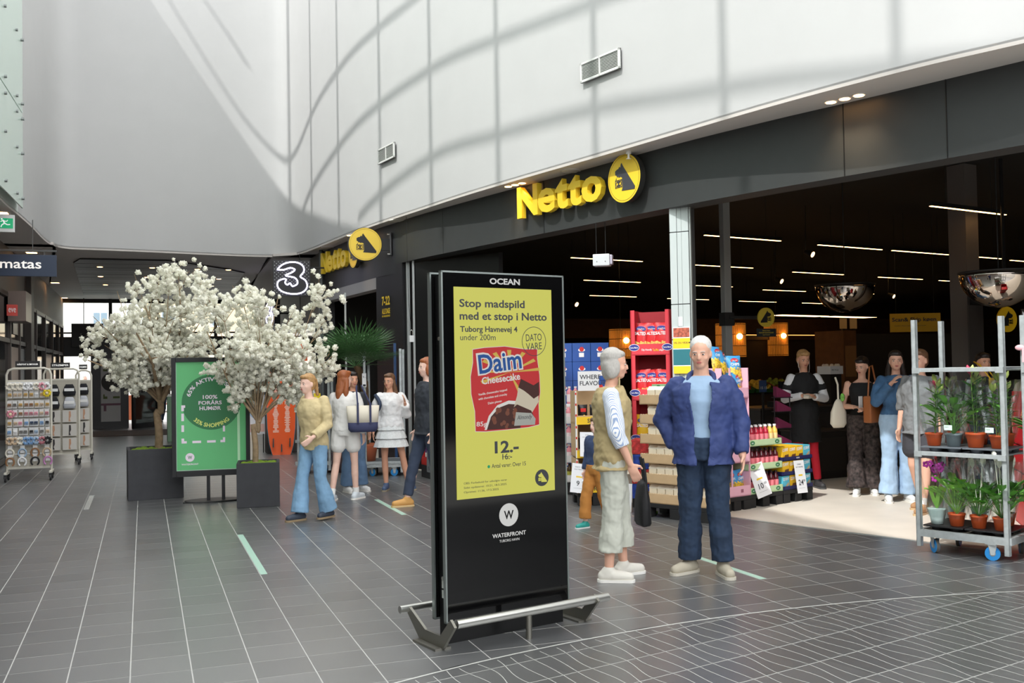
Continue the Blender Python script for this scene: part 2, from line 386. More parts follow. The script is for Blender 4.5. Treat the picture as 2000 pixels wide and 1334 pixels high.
struct(MB().box(-12, 14, 20.9, 34, 4.0, 4.3).build('ceiling', black))
# dark board recess in the far ceiling, boards one by one, with pale joints
bd = M('ceiling_board', (52, 50, 50), rough=.55, var=.06, vs=5); jm = M('joint_metal', (150, 150, 152), rough=.4, metal=.5)
def rx0(y): return -1.33-.03*(y-22) if y > 22 else -1.33+.55*(22-y)
def rx1(y): return 2.25+.02*(y-24) if y > 24 else 2.25-.9*(24-y)**1.15*.75
yy = 21.7; k = 0
while yy < 31:
    y1 = min(yy+.78, 31.2)
    MB().slab([(rx0(yy+.02), yy+.02), (rx1(yy+.02), yy+.02), (rx1(y1), y1), (rx0(y1), y1)], 3.87, 3.89).build('ceiling_board', bd, ceil)
    if k % 3 == 2: MB().slab([(rx0(y1), y1), (rx1(y1), y1), (rx1(y1), y1+.03), (rx0(y1), y1+.03)], 3.868, 3.89).build('joint_strip', jm, ceil)
    yy = y1+.02; k += 1
warm = M('downlight_glow', (255, 205, 150), emit=9, ecol=(255, 190, 120)); rim = M('downlight_rim', (225, 222, 216), rough=.4)
def downlight(x, y, z, label, group, sq=False, r=.055, spot=0):
    t = thing('downlight', label, 'light', (x, y, z), 0, group)
    if sq: MB().box(-.12, .12, -.12, .12, -.008, .002).build('rim', rim, t); MB().box(-.09, .09, -.09, .09, -.011, -.007).build('lamp', warm, t)
    else: MB().cyl((0, 0, -.006), (0, 0, .002), r*1.3, n=20).build('rim', rim, t); MB().cyl((0, 0, -.010), (0, 0, -.005), r, n=20).build('lamp', warm, t)
    if spot:
        l = bpy.data.lights.new('downlight_spot', 'SPOT'); l.energy = spot; l.color = (1, .72, .45); l.spot_size = 1.5; l.spot_blend = .8; l.shadow_soft_size = .05
        lo = bpy.data.objects.new('downlight_spot', l); C.objects.link(lo); lo.parent = t; lo.location = (0, 0, -.03)
    return t
for (x, y), nm in zip([(-1.98, 20.91), (-2.08, 27.64), (-2.24, 33.0), (-1.9, 15.88)], ['above the dark blue hanging sign', 'over the far left shop doors', 'nearest the far glass front', 'in the left soffit before the green exit sign']):
    downlight(x, y, 3.9, 'square warm recessed downlight %s' % nm, 'square downlights in the left soffit', True)
for x, y, nm in [(-.86, 23.09, 'first from left, nearest row'), (-.93, 25.35, 'first from left, middle row'), (.2, 23.1, 'second from left, nearest row'), (1.15, 23.28, 'third from left, nearest row'), (1.82, 23.27, 'last at right, nearest row'), (1.08, 25.56, 'third from left, middle row'), (1.77, 25.58, 'last at right, middle row'), (1.73, 27.71, 'right one, farthest row'), (-.9, 27.7, 'left one, farthest row'), (.1, 25.4, 'second from left, middle row'), (.2, 27.8, 'middle one, farthest row')]:
    downlight(x, y, 3.868, 'round warm spot of the dark ceiling recess, ' + nm, 'round spots in the dark ceiling recess')
tr = [((4.14, 11.93), 'between the two yellow shop signs'), ((5.62, 7.24), 'right of the big yellow sign'), ((3.28, 17.05), 'over the small yellow sign')]
for (x, y), nm in tr:
    d = Vector((.33, -.94)).normalized(); cx = facx(y)-.17
    for k in (-1, 0, 1): downlight(cx+d.x*.14*k, y+d.y*.14*k, 3.899, '%s warm spot of the trio %s' % (('far', 'middle', 'near')[k+1], nm), 'spots in the narrow soffit', r=.045, spot=8)
for x, y in ((4.83, 10.9), (3.77, 15.3), (3.3, 18.9)):
    t = thing('ceiling_speaker', 'round flush ceiling speaker in the soffit at %s' % {10.9: 'the big yellow letters', 15.3: 'the round hanging sign', 18.9: 'the far end of the shop front'}[y], 'speaker', (x, y, 3.9), 0, 'flush ceiling speakers')
    MB().cyl((0, 0, -.008), (0, 0, .001), .11, n=24).build('grille', M('speaker_grille', (196, 190, 182), rough=.6), t); MB().cyl((0, 0, -.010), (0, 0, .001), .12, n=24, caps=False).build('rim', rim, t)
t = thing('sprinkler_head', 'small white sprinkler head under the soffit right of the round yellow disc', 'sprinkler', (5.02, 9.75, 3.9))
MB().cyl((0, 0, -.03), (0, 0, 0), .03).cyl((0, 0, -.08), (0, 0, -.03), .012).build('body', rim, t); MB().cyl((0, 0, -.085), (0, 0, -.08), .028).build('deflector', rim, t)
# ------------------------------------------------------------------ rooflight bars above the atrium (cast the grid on the wall)
RZ = 11.6
VL = [(5.797, 6.468), (5.28, 8.23), (4.814, 10.15), (4.33, 12.07), (3.941, 13.88), (3.606, 15.68), (3.312, 17.72), (3.098, 19.43), (2.845, 20.59)]
rm = M('roof_bar_steel', (150, 152, 152), rough=.5)
def back(x, y, z): k = (RZ-z)/1.4; return (x-k, y-SY*k, RZ)
for k, (x, y) in enumerate(VL+[(6.35, 5.2), (6.95, 3.7)]):
    d = Vector((1, SY, 0)).normalized(); a = Vector((x, y, RZ))-d*6.6; b = Vector((x, y, RZ))+d*.1
    o = struct(MB().box(0, (b-a).length, -.05, .05, 0, .12).build('trim_%d' % (k+1), rm)); o.location = a; o.rotation_euler = (0, 0, face(a, b))
curves = [[(6.5, 4.9, 7.2), (5.8, 6.47, 7.25), (4.81, 10.15, 7.25), (3.94, 13.88, 7.12), (3.606, 15.68, 7.06), (3.312, 17.72, 6.91), (3.098, 19.43, 6.52), (2.845, 20.57, 5.9), (2.606, 20.79, 6.03), (2.0, 20.80, 6.70), (1.4, 20.72, 7.55), (.53, 20.54, 8.91), (-.2, 20.4, 10.1)],
          [(6.9, 3.7, 5.2), (5.8, 6.47, 5.35), (5.28, 8.23, 5.5), (4.81, 10.13, 5.66), (4.33, 12.06, 5.80), (3.94, 13.9, 5.89), (3.603, 15.71, 5.81), (3.31, 17.74, 5.53), (3.10, 19.45, 5.08), (2.98, 20.1, 4.7)],
          [(6.35, 5.2, 3.8), (5.79, 6.47, 3.95), (5.277, 8.24, 4.2), (4.81, 10.17, 4.445), (4.323, 12.1, 4.557), (3.93, 13.94, 4.61), (3.594, 15.77, 4.34), (3.45, 16.7, 4.1)],
          [(2.0, 20.8, 7.9), (1.718, 20.8, 8.35), (1.216, 20.7, 9.04), (.7, 20.6, 9.9)]]
for k, cc in enumerate(curves):
    struct(MB().tube([back(*p) for p in catmull(cc, 4)], .05, n=6).build('trim_%d' % (k+20), rm))
# air vents in the right wall
def vent(p0, p1, z0, z1, label):
    p0 = Vector(p0); p1 = Vector(p1); t = thing('air_vent', label, 'vent', (p0.x, p0.y, (z0+z1)/2), face(p0, p1), 'air vents in the curved white wall')
    L = (p1-p0).length; h = (z1-z0)/2
    MB().box(0, L, .0, .012, -h, h).build('backing', M('vent_dark', (62, 64, 62), rough=.7), t)
    f = MB()
    for a in ((0, L, -h, -h+.022), (0, L, h-.022, h), (0, .022, -h, h), (L-.022, L, -h, h), (L/2-.008, L/2+.008, -h, h)): f.box(a[0], a[1], -.022, .004, a[2], a[3])
    f.build('frame', M('vent_frame', (205, 206, 202), rough=.5), t)
    n = 11
    for k in range(n):
        z = -h+.03+(2*h-.06)*k/(n-1); MB().box(.02, L-.02, -.014, .0, z-.0035, z+.0035).build('slat', M('vent_slat', (170, 172, 168), rough=.5), t)
vent((4.735, 10.32), (4.90, 9.66), 4.785, 5.01, 'larger air vent grille high on the curved wall above the big yellow letters')
vent((3.575, 15.65), (3.685, 15.02), 4.84, 5.08, 'smaller air vent grille high on the curved wall left of the big yellow sign')
# ------------------------------------------------------------------ shop fascia, pier, posts
FS = catmull(FAC, 4)
i0 = next(i for i, p in enumerate(FS) if p.y < 15.72)
fr = struct(wallstrip(FS[i0:], 3.235, 3.92, .28, side=-1).build('wall_right', fascia_m))
# fascia joints as separate thin reveals
for y in (14.0, 11.6, 9.0, 7.4, 6.5): MB().box(-.002, .004, -.004, .004, 3.237, 3.9).build('panel_joint', black, fr).location = (facx(y)-.004, y, 0)
fd = struct(wallstrip([p for p in FS[:i0+1]], 3.09, 3.92, .28, side=-1).build('wall_right', M('fascia_dark', (48, 49, 52), rough=.5)))
struct(wallstrip([p for p in FS[:i0+1] if p.y > 16.35], 2.90, 3.09, .2, side=-1).build('trim_40', M('roller_box', (150, 148, 148), rough=.5)))
pier = MB()
pp = [(facx(y), y) for y in (16.4, 16.0, 15.62, 15.35)]
pr = struct(wallstrip(pp, 0, 3.235, .35, side=-1).build('wall_right', M('pier_black', (34, 34, 37), rough=.45)))
for k, (y, w_) in enumerate([(15.28, .05), (15.05, .03)]): struct(MB().box(0, w_, -w_, 0, 0, 3.235).build('trim_%d' % (41+k), alu)).location = (facx(y)+.03, y, 0)
struct(MB().box(3.3, 3.55, 19.6, 20.0, 0, 3.9).build('trim_43', M('pier_black'))); struct(MB().cyl((3.27, 19.45, 0), (3.27, 19.45, 3.9), .035).build('trim_44', M('grey_pipe', (88, 92, 92), rough=.5)))
struct(MB().box(3.42, 3.45, 17.9, 17.93, 0, 2.95).build('trim_45', alu))
# opening hours lettering on the pier
t = thing('opening_hours_lettering', 'yellow opening hours lettering on the black pier', 'lettering', (facx(15.97)-.01, 15.97, 0), face((facx(15.97), 15.97), (facx(15.5), 15.5)))
ym = M('sign_yellow'); text('hours', '7-22', ym, t, -.17, 2.60, -.006, h=.15, wd=.33, bold=.03)
text('words', 'ALLE DAGE', ym, t, -.17, 2.46, -.006, h=.09, wd=.33, bold=.03); text('small_words', 'OG HELLIGDAGE', ym, t, -.17, 2.41, -.006, h=.03, wd=.33, bold=.02)
# steel-clad column on the shop line
t = thing('steel_column', 'pale steel-clad square column between the two shop openings', 'column', (5.43, 9.40, 0), face((5.30, 9.42), (5.42, 9.28)))
MB().box(-.10, .10, 0, .22, 0, 3.3, .004).build('core', M('column_core', (70, 72, 72)), t)
pm = M('column_cladding', (196, 204, 203), rough=.4, metal=.25)
for z0, z1 in ((2.98, 3.3), (2.2, 2.97), (1.82, 2.19), (1.1, 1.81), (.1, 1.09)):
    for a, b in ((-.105, -.028), (-.024, .024), (.028, .105)): MB().box(a, b, -.012 if a != -.024 else -.006, .01, z0, z1, .002).build('cladding_panel', pm, t)
MB().box(.112, .128, -.004, .03, 0, 3.3).build('edge_rail', alu, t)
tag(MB().box(-.03, .03, -.0015, 0, 1.96, 2.06).build('notice', paper), 'small white notice taped on the steel column', 'notice').location = Vector((5.43, 9.40, 0))+Vector((-.012, -.014, 0))
k = thing('poster', 'small poster with yellow and teal bands on the steel column', 'poster', (5.415, 9.38, 0), face((5.30, 9.42), (5.42, 9.28)))
MB().box(-.09, .1, -.006, -.001, 1.45, 1.95).build('sheet', paper, k); flat('band', M('sign_yellow'), k, [rect(-.09, .1, 1.72, 1.83), rect(-.09, .1, 1.45, 1.53)], -.0075); flat('band', M('poster_teal', (40, 110, 120)), k, [rect(-.09, .1, 1.54, 1.71)], -.0075)
flat('picture', M('poster_picture', (170, 90, 70), var=.5, vs=40), k, [rect(-.085, .095, 1.84, 1.94)], -.0075)
text('words', 'VIL DU VIDE MERE', dark, k, -.08, 1.77, -.0085, h=.02, bold=.01)
# slim mullion with round sign further in
t = thing('shop_post', 'slim grey steel post inside the right opening carrying a round yellow sign', 'post', (7.02, 11.0, 0), 0)
MB().box(-.05, .05, -.05, .05, 0, 3.9, .003).build('pole', M('post_grey', (150, 152, 150), rough=.45, metal=.4), t)
MB().box(-.07, .07, -.07, .07, 2.03, 2.2).build('clamp', black, t)
# ------------------------------------------------------------------ shop shell (black ceiling and walls)
SB = M('shop_black', (9, 9, 9), rough=.8)
struct(MB().slab([(FS[i].x+.3, FS[i].y) for i in range(0, len(FS), 3)]+[(30, -7), (34, 34), (4.2, 34)], 3.925, 4.1).build('ceiling', SB))
struct(MB().box(4.4, 34, 33.0, 33.3, 0, 4).build('wall_back', M('shop_wall', (22, 20, 19), rough=.8)))
struct(MB().box(30, 30.3, -7, 33, 0, 4).build('wall_right', M('shop_wall')))
struct(MB().slab([(3.75, 20.0), (3.75, 19.2), (4.4, 19.2), (4.6, 33), (4.4, 33)], 0, 4).build('wall_left', M('shop_wall')))
struct(MB().box(5.6, 30, -7.2, -7, 0, 4).build('wall_front', M('shop_wall')))
# brown timber band at the back of the shop
struct(MB().box(4.7, 30, 26.0, 26.1, 2.35, 2.9).build('trim_50', M('timber_band', (84, 56, 34), rough=.6, var=.2, vs=6)))
# ------------------------------------------------------------------ unseen dark wall added behind the camera: blocks sky, keeps kiosk reflections dark
struct(MB().box(-2.75, 10, -9.4, -9.1, 0, 4.6).build('wall_front', M('dark_sky_block', (36, 36, 38), rough=.6)))
# ------------------------------------------------------------------ left shop front
lf = M('brown_frame', (70, 60, 54), rough=.45); dg = M('dark_glass', (28, 34, 36), rough=.08, spec=.8)
wl2 = struct(MB().box(-2.75, -2.62, -9.1, 33.5, 0, 3.9).build('wall_left', M('left_shop_wall', (96, 86, 78), rough=.6)))
struct(MB().box(-2.62, -2.3, 14, 33.5, 3.05, 3.9).build('wall_left', M('left_shop_fascia', (112, 104, 98), rough=.6)))
wn = struct(MB().box(-2.36, -2.33, 14, 33.4, .05, 3.05).build('window_1', dg))
for y in (14.5, 16.6, 18.7, 20.4, 21.9, 23.6, 25.2, 27.4, 29.6, 31.6, 33.3): MB().box(-2.40, -2.28, y-.05, y+.05, 0, 3.05, .004).build('mullion', lf, wn)
for z in (.06, 2.2, 3.03): MB().box(-2.38, -2.29, 14, 33.4, z-.04, z+.04).build('transom', lf, wn)
MB().box(-2.42, -2.2, 23.1, 23.7, 0, 3.85, .01).build('pillar', M('dark_brown_pillar', (58, 50, 44), rough=.5), wn)
for y0, y1, z0, z1, c in ((20.6, 21.8, .2, 2.1, (150, 120, 96)), (22.0, 23.0, .3, 2.1, (84, 92, 96)), (24.0, 25.1, .3, 2.1, (60, 54, 50)), (27.5, 29.4, .3, 2.1, (120, 84, 60)), (21.0, 22.6, 2.35, 2.95, (160, 150, 140))):
    MB().box(-2.325, -2.31, y0, y1, z0, z1).build('window_panel', M('panel%d' % y0, c, rough=.35), wn)
# far glass front at the end of the passage
wf = struct(MB().box(-2.6, 3.6, 33.5, 33.6, 3.78, 3.9).build('window_2', M('black_frame', (26, 26, 28), rough=.4)))
bf = M('black_frame')
for x in (-2.6, -.95, .75, 2.2, 3.5): MB().box(x-.05, x+.05, 33.4, 33.6, 0, 3.9).build('mullion', bf, wf)
MB().box(-2.6, 3.6, 33.35, 33.6, 2.12, 2.72).build('transom', bf, wf)
MB().box(-2.6, 3.6, 33.45, 33.55, 2.82, 2.87).build('rail', bf, wf)
pane = glass('clear_pane', (240, 245, 244), .12)
for a, b in ((-2.55, -1.0), (-.9, .7), (.8, 2.15), (2.25, 3.45)): MB().box(a, b, 33.49, 33.5, 2.9, 3.78).build('pane', pane, wf)
t = thing('hanging_sign', 'black hanging sign with letter H over the far entrance', 'sign', (-1.7, 33.1, 2.5)); MB().box(-.35, .55, 0, .08, -.1, .62, .01).build('panel', bf, t); text('letters', 'HA', M('sign_grey', (120, 115, 112)), t, -.1, .1, -.004, h=.22, bold=.02)
MB().cyl((0, .04, .62), (0, .04, 1.4), .012).build('rod', bf, t)
# two open black door leaves; the nearer one shows the back of a poster
for k, (x, y, rz, wd) in enumerate([(-1.42, 31.7, math.radians(-58), 1.05), (-.30, 30.2, math.radians(52), 1.2)]):
    d = struct(thing('door_%d' % (k+1), '', '', (x, y, 0), rz)); del d['label']; del d['category']
    for a in ((0, .11, 0, 2.3), (wd-.11, wd, 0, 2.3), (0, wd, 2.14, 2.3), (0, wd, 0, .14)): MB().box(a[0], a[1], -.03, .03, a[2], a[3]).build('rail', bf, d)
    MB().box(.1, wd-.1, -.006, .006, .12, 2.16).build('pane', glass('smoked_pane', (130, 135, 135), .2), d)
MB().box(-1.62, -.92, 31.4, 33.4, 2.3, 2.5).build('header', bf, wf)
t = thing('door_poster', 'pale poster with dark circle and green dashes on the black revolving door', 'poster', (-1.02, 30.75, 0), math.radians(2))
MB().box(-.38, .62, .02, .12, .0, 2.3).build('door_leaf', bf, t)
MB().box(-.12, .40, -.004, .018, .2, 2.0).build('sheet', M('poster_back', (188, 190, 190), rough=.5), t)
flat('disc', M('dark_disc', (52, 52, 50)), t, [circ(.16, 1.33, .27, .27)], -.006); flat('dash', M('olive_dash', (96, 110, 60)), t, [rect(-.06, .05, .85, .92), rect(-.06, -.02, .85, .98), rect(.2, .38, .86, .92), rect(.2, .38, 1.68, 1.74), rect(-.06, .05, 1.64, 1.7)], -.007)
flat('stripe', M('plum_stripe', (120, 84, 100)), t, [rect(-.12, .40, .66, .72), rect(-.05, .02, .5, .68)], -.007)
dt = M('faint_print', (96, 90, 80))
for i, s_ in enumerate(('100%', 'FORÅRS', 'GLAD')): text('words', s_, dt, t, .16, 1.42-i*.08, -.008, h=.05, align='c', bold=.01)
# ------------------------------------------------------------------ street outside
def building(x, y, w_, h_, col, label, rows, cols, roof=(150, 90, 70)):
    t = thing('building', label, 'building', (x, y, 0)); MB().box(0, w_, 0, 6, 0, h_).build('wall', M('bw_%s' % label[:9], col, rough=.8), t)
    MB().prism([(-.3, h_), (w_+.3, h_), (w_-.6, h_+1.4), (.6, h_+1.4)], -.3, 6.3).build('roof', M('rf%s' % str(roof), roof, rough=.8), t)
    for i in range(cols):
        for j in range(rows):
            cx = (i+.5)*w_/cols; cz = 1.2+j*(h_-1)/rows
            o = MB().box(cx-.45, cx+.45, -.06, .02, cz, cz+1.3).build('window', M('win_frame', (235, 235, 232)), t)
            MB().box(cx-.36, cx-.03, -.08, -.055, cz+.1, cz+1.2).box(cx+.03, cx+.36, -.08, -.055, cz+.1, cz+1.2).build('pane', M('win_pane', (120, 135, 150), rough=.2), o)
building(-14, 62, 13, 6.4, (232, 226, 212), 'cream house with small windows across the street on the left', 2, 5)
building(0, 66, 12, 7.5, (206, 186, 158), 'sand-coloured building across the street behind the blossom trees', 2, 4, (120, 110, 105))
building(13, 60, 10, 7, (190, 196, 200), 'grey building at the right end of the street', 2, 4, (110, 110, 112))
def car(x, y, rz, col, label):
    t = thing('car', label, 'car', (x, y, 0), rz)
    body = [(-2.1, .35), (2.1, .35), (2.15, .7), (1.9, .9), (1.1, .98), (.45, 1.45), (-1.2, 1.45), (-1.9, 1.0), (-2.15, .85)]
    MB().prism(body, -.85, .85).build('body', M('paint%s' % str(col), col, rough=.2, coat=.5), t)
    MB().prism([(.95, .98), (.4, 1.38), (-1.15, 1.38), (-1.7, 1.0)], -.86, -.84).prism([(.95, .98), (.4, 1.38), (-1.15, 1.38), (-1.7, 1.0)], .84, .86).build('window', M('car_glass', (60, 70, 78), rough=.1), t)
    for a in (-1.3, 1.35):
        for b in (-.88, .68): w2 = MB().cyl((a, b, .32), (a, b+.2, .32), .32, n=20).build('wheel', M('tyre', (30, 30, 30)), t); MB().cyl((a, b-.01, .32), (a, b+.21, .32), .18, n=14).build('hubcap', alu, w2)
car(-3.2, 44, .05, (205, 208, 210), 'silver car parked outside beyond the left of the far entrance')
car(1.8, 43, -.04, (190, 186, 180), 'pale car parked outside behind the thicker blossom tree trunk')
# ------------------------------------------------------------------ advertising kiosk
ka = face((1.58, 5.39), (2.41, 5.59))
t = kiosk = thing('advertising_kiosk', 'tall black double-sided digital advertising kiosk showing a yellow shop offer', 'kiosk', (1.58, 5.39, 0), ka)
kb = M('kiosk_black', (14, 14, 15), rough=.3, spec=.4); fb = M('kiosk_glass', (9, 9, 10), rough=.07, spec=.45); kf = M('kiosk_frame', (150, 158, 156), rough=.35, metal=.75)
MB().box(.03, .83, .03, .13, 0, 2.08).build('body', kb, t)
for nm, y0, y1 in (('front_frame', 0, .028), ('rear_frame', .132, .16)):
    mb = MB()
    mb.box(-.002, .008, y0, y1, .12, 2.104).box(.85, .86, y0, y1, .12, 2.104).box(-.002, .86, y0, y1, .12, .13).box(-.002, .86, y0, y1, 2.094, 2.104)
    mb.build(nm, kf, t)
MB().box(.008, .85, .003, .025, .13, 2.094).build('front_glass', fb, t); MB().box(.008, .85, .135, .157, .13, 2.094).build('rear_glass', fb, t)
sy = E('screen_yellow', (206, 204, 92), .5)
scn = MB().box(.08, .765, -.0005, .004, .805, 2.014).build('screen', sy, t, label='lit yellow screen with the cheesecake offer')
sd = M('screen_print', (52, 54, 58), rough=.4); kw = E('kiosk_white', (225, 225, 222), .42)
text('maker_name', 'OCEAN', kw, t, .325, 2.036, .0022, h=.036, wd=.213, bold=.03)
P = lambda nm, s_, x, z, h, wd, b=0, m=None, y=-.0015, **k: text(nm, s_, m or sd, scn, x, z, y, h=h, wd=wd, bold=b, **k)
P('headline', 'Stop madspild', .115, 1.885, .060, .452, .022); P('headline', 'med et stop i Netto', .115, 1.812, .060, .612, .022)
P('address', 'Tuborg Havnevej 4', .117, 1.746, .044, .395, .022); P('address', 'under 200m', .117, 1.709, .034, .24, 0)
mb = MB(); ringp(mb, .63, 1.702, .088, .088, .0035, -.0022); mb.build('stamp_ring', sd, scn)
P('stamp_words', 'DATO', .63, 1.705, .042, .115, 0, y=-.0022, align='c', tilt=.05); P('stamp_words', 'VARE', .63, 1.652, .042, .115, 0, y=-.0022, align='c', tilt=.05)
pr = E('pack_red', (214, 48, 52), 0.36); pwh = E('pack_white', (235, 232, 226), 0.39); py = E('pack_gold', (236, 200, 90), 0.33); pb = E('pack_brown', (92, 44, 36), 0.23); pc = E('pack_cream', (232, 220, 195), 0.33); pbl = E('pack_blue', (28, 90, 170), 0.33)
sh = [(.20, 1.655), (.28, 1.665), (.42, 1.672), (.56, 1.655), (.652, 1.655), (.65, 1.60), (.665, 1.50), (.668, 1.40), (.655, 1.33), (.657, 1.205), (.58, 1.193), (.43, 1.186), (.28, 1.182), (.21, 1.186), (.208, 1.30), (.185, 1.40), (.183, 1.50), (.20, 1.58)]
pk = flat('dessert_pack', pwh, scn, [[((x-.425)*1.012+.425, (z-1.42)*1.012+1.42) for x, z in sh]], -.0012, label='red picture of a cheesecake pack'); flat('pack_front', pr, pk, [sh], -.0018)
cx, cz = .45, 1.52; rays = []
for a in (0.05, .5, 1.0, 1.5, 2.0, 2.5, 3.0, 3.5, 5.0):
    rays.append([(cx, cz), (cx+.30*math.cos(a)*.72, cz+.20*math.sin(a)*.66), (cx+.30*math.cos(a+.14)*.72, cz+.20*math.sin(a+.14)*.66)])
flat('pack_rays', py, pk, rays, -.0022)
flat('cake_bowl', pwh, pk, [[(.27, 1.19), (.30, 1.27), (.36, 1.33), (.44, 1.355), (.50, 1.35), (.52, 1.20)]], -.0022)
flat('cake_bowl', pb, pk, [[(.285, 1.19), (.315, 1.265), (.37, 1.315), (.44, 1.335), (.50, 1.33), (.53, 1.27), (.52, 1.19)]], -.0026)
flat('cake_slice', pc, pk, [[(.47, 1.30), (.50, 1.38), (.51, 1.43), (.60, 1.40), (.655, 1.42), (.655, 1.34), (.60, 1.27)]], -.0026)
flat('chocolate_top', pb, pk, [[(.51, 1.43), (.53, 1.48), (.62, 1.44), (.66, 1.46), (.66, 1.38), (.62, 1.36), (.58, 1.39), (.55, 1.41)], [(.47, 1.31), (.50, 1.33), (.60, 1.29), (.62, 1.25), (.5, 1.26)]], -.0030)
rc = random.Random(5); flat('cake_nuts', E('nut', (150, 88, 66), 0.26), pk, [circ(rc.uniform(.33, .49), rc.uniform(1.2, 1.31), rc.uniform(.010, .017), n=8) for _ in range(16)], -.0032)['kind'] = 'stuff'
flat('name_plate', E('pack_grey', (190, 192, 184), 0.33), pk, [[(.475, 1.205), (.625, 1.205), (.63, 1.24), (.60, 1.275), (.49, 1.285)]], -.0036)
P('pack_maker', 'Almondy', .495, 1.232, .033, .105, 0, y=-.0042, tilt=.03, shear=.25)
P('pack_name_edge', 'Daim', .232, 1.502, .132, .318, .07, pwh, -.0028, tilt=.10); P('pack_name', 'Daim', .242, 1.512, .112, .298, .02, pbl, -.0036, tilt=.10)
P('pack_word', 'Cheesecake', .258, 1.452, .042, .268, .02, pwh, -.0034, tilt=.09)
for i, s_ in enumerate(('Vanilla cheesecake topped', 'with chocolate and crunchy', 'Daim pieces')): P('pack_small_words', s_, .232+(.065 if i == 2 else 0), 1.385-i*.026, .017, .20 if i < 2 else .095, .01, pwh, -.0034, tilt=.12)
P('weight', '85g', .215, 1.205, .035, .072, .01, pwh, -.0034)
P('price', '12.-', .338, 1.050, .072, .168, .03); P('old_price', '16.-', .390, 1.012, .034, .068, .01); flat('strike', sd, scn, [rect(.388, .446, 1.028, 1.031)], -.0022)
flat('green_dot', E('dot_green', (30, 170, 110), 0.39), scn, [circ(.295, .978, .009)], -.0015); P('stock', 'Antal varer: Over 15', .315, .968, .024, .24, .005)
for i, s_ in enumerate(('OBS: Forbehold for udsolgte varer', 'Sidst opdateret: 10:21, 18.5.2025', 'Oprettet: 11:36, 17.5.2025')): P('small_print', s_, .125, .885-i*.025, .015, (.295, .29, .235)[i], 0)
DOG = [(-.12, .66), (-.02, .50), (.68, -.42), (.66, -.54), (-.14, -.50), (-.08, -.38), (-.10, .05), (-.22, .10), (-.30, .06), (-.34, .14), (-.40, .08), (-.44, .17), (-.52, .20), (-.53, .36), (-.42, .42), (-.32, .44), (-.26, .52), (-.20, .47), (-.17, .60)]
def dog(parent, cx, cz, r, y, mat_dog, mir=1, basket=True, sx=1):
    o = flat('dog_figure', mat_dog, parent, [[(cx+mir*x*r*sx, cz+z*r) for x, z in DOG]], y, th=.003)
    if basket:
        mb = MB(); x0, x1, z0, z1 = -.52, -.13, -.34, -.03; T = .016
        L = lambda a, b: mb.prism([(cx+mir*sx*r*q[0], cz+r*q[1]) for q in ((a[0]-T, a[1]-T), (a[0]+T, a[1]-T), (b[0]+T, b[1]+T), (b[0]-T, b[1]+T))], y, y+.003)
        for k in range(5):
            f = k/4; L((x0+(x1-x0)*f, z0), (x0+(x1-x0)*(1-f), z1))
        for q in ((0, .5, .5, 1), (.5, 1, 1, .5), (0, .5, .5, 0), (.5, 0, 1, .5)): L((x0+(x1-x0)*q[0], z0+(z1-z0)*q[1]), (x0+(x1-x0)*q[2], z0+(z1-z0)*q[3]))
        L((x0, z0), (x1, z0)); L((x0, z1), (x1, z1)); L((x0, z0), (x0, z1)); L((x1, z0), (x1, z1)); L((x0+.03, z1), (x0+.06, .05))
        mb.build('basket', mat_dog, parent)
flat('logo_disc', sd, scn, [circ(.67, .886, .05)], -.0015); dog(scn, .67, .886, .05, -.0055, sy, basket=True)
flat('round_logo', kw, t, [circ(.43, .688, .067)], .0022); text('logo_letter', 'W', kb, t, .43, .663, .0014, h=.05, wd=.068, bold=.02, align='c')
text('place_name', 'WATERFRONT', kw, t, .314, .562, .0022, h=.024, wd=.235, bold=.02); text('place_name', 'TUBORG HAVN', kw, t, .362, .533, .0022, h=.015, wd=.14)
mb = MB()
for k in range(46): mb.box(.20+k*.0095, .2045+k*.0095, .0285, .031, .075, .100)
mb.build('vent_slots', M('slot_grey', (66, 68, 68)), t)
for z in (.36, 1.72): MB().cyl((.018, .075, z), (.030, .075, z), .011, n=12).build('lock', steel, t)
for z in (.245, .30): MB().box(.0285, .030, .055, .10, z, z+.045).build('rating_label', M('label_grey', (190, 196, 190)), t)
for x in (.14, .20): MB().cyl((x, .08, 2.08), (x, .08, 2.112), .014, n=12).build('top_bolt', steel, t)
# low steel bumper rail around it
t = thing('bumper_rail', 'brushed steel bumper rail around the foot of the black kiosk', 'rail', (1.58, 5.39, 0), ka)
MB().tube([(-.03, -.155, .155), (1.03, -.155, .155)], .026, n=16).build('front_bar', steel, t); MB().tube([(-.12, .335, .155), (.93, .335, .155)], .022, n=14).build('rear_bar', steel, t)
bst = M('bracket_steel', (140, 138, 130), rough=.4, metal=.9)
def wing(x, sgn):
    mb = MB()
    pl = [(-.20, .15), (-.155, .185), (-.04, .075), (.13, .075), (.335, .175), (.365, .15), (.20, .01), (.18, -.0), (-.06, 0), (-.09, .03)]
    T = Matrix(((0, 1, 0, x), (1, 0, 0, 0), (0, 0, 1, 0), (0, 0, 0, 1)))
    mb.prism(pl, -.008, .008, T); mb.box(x-.05, x+.05, -.06, .20, 0, .012); return mb.build('end_bracket', bst, t)
wing(-.06, -1); wing(.93, 1)
MB().cyl((.45, -.155, 0), (.45, -.155, .15), .018).build('support_post', bst, t); MB().cyl((.40, .335, 0), (.40, .335, .15), .018).build('support_post', bst, t)
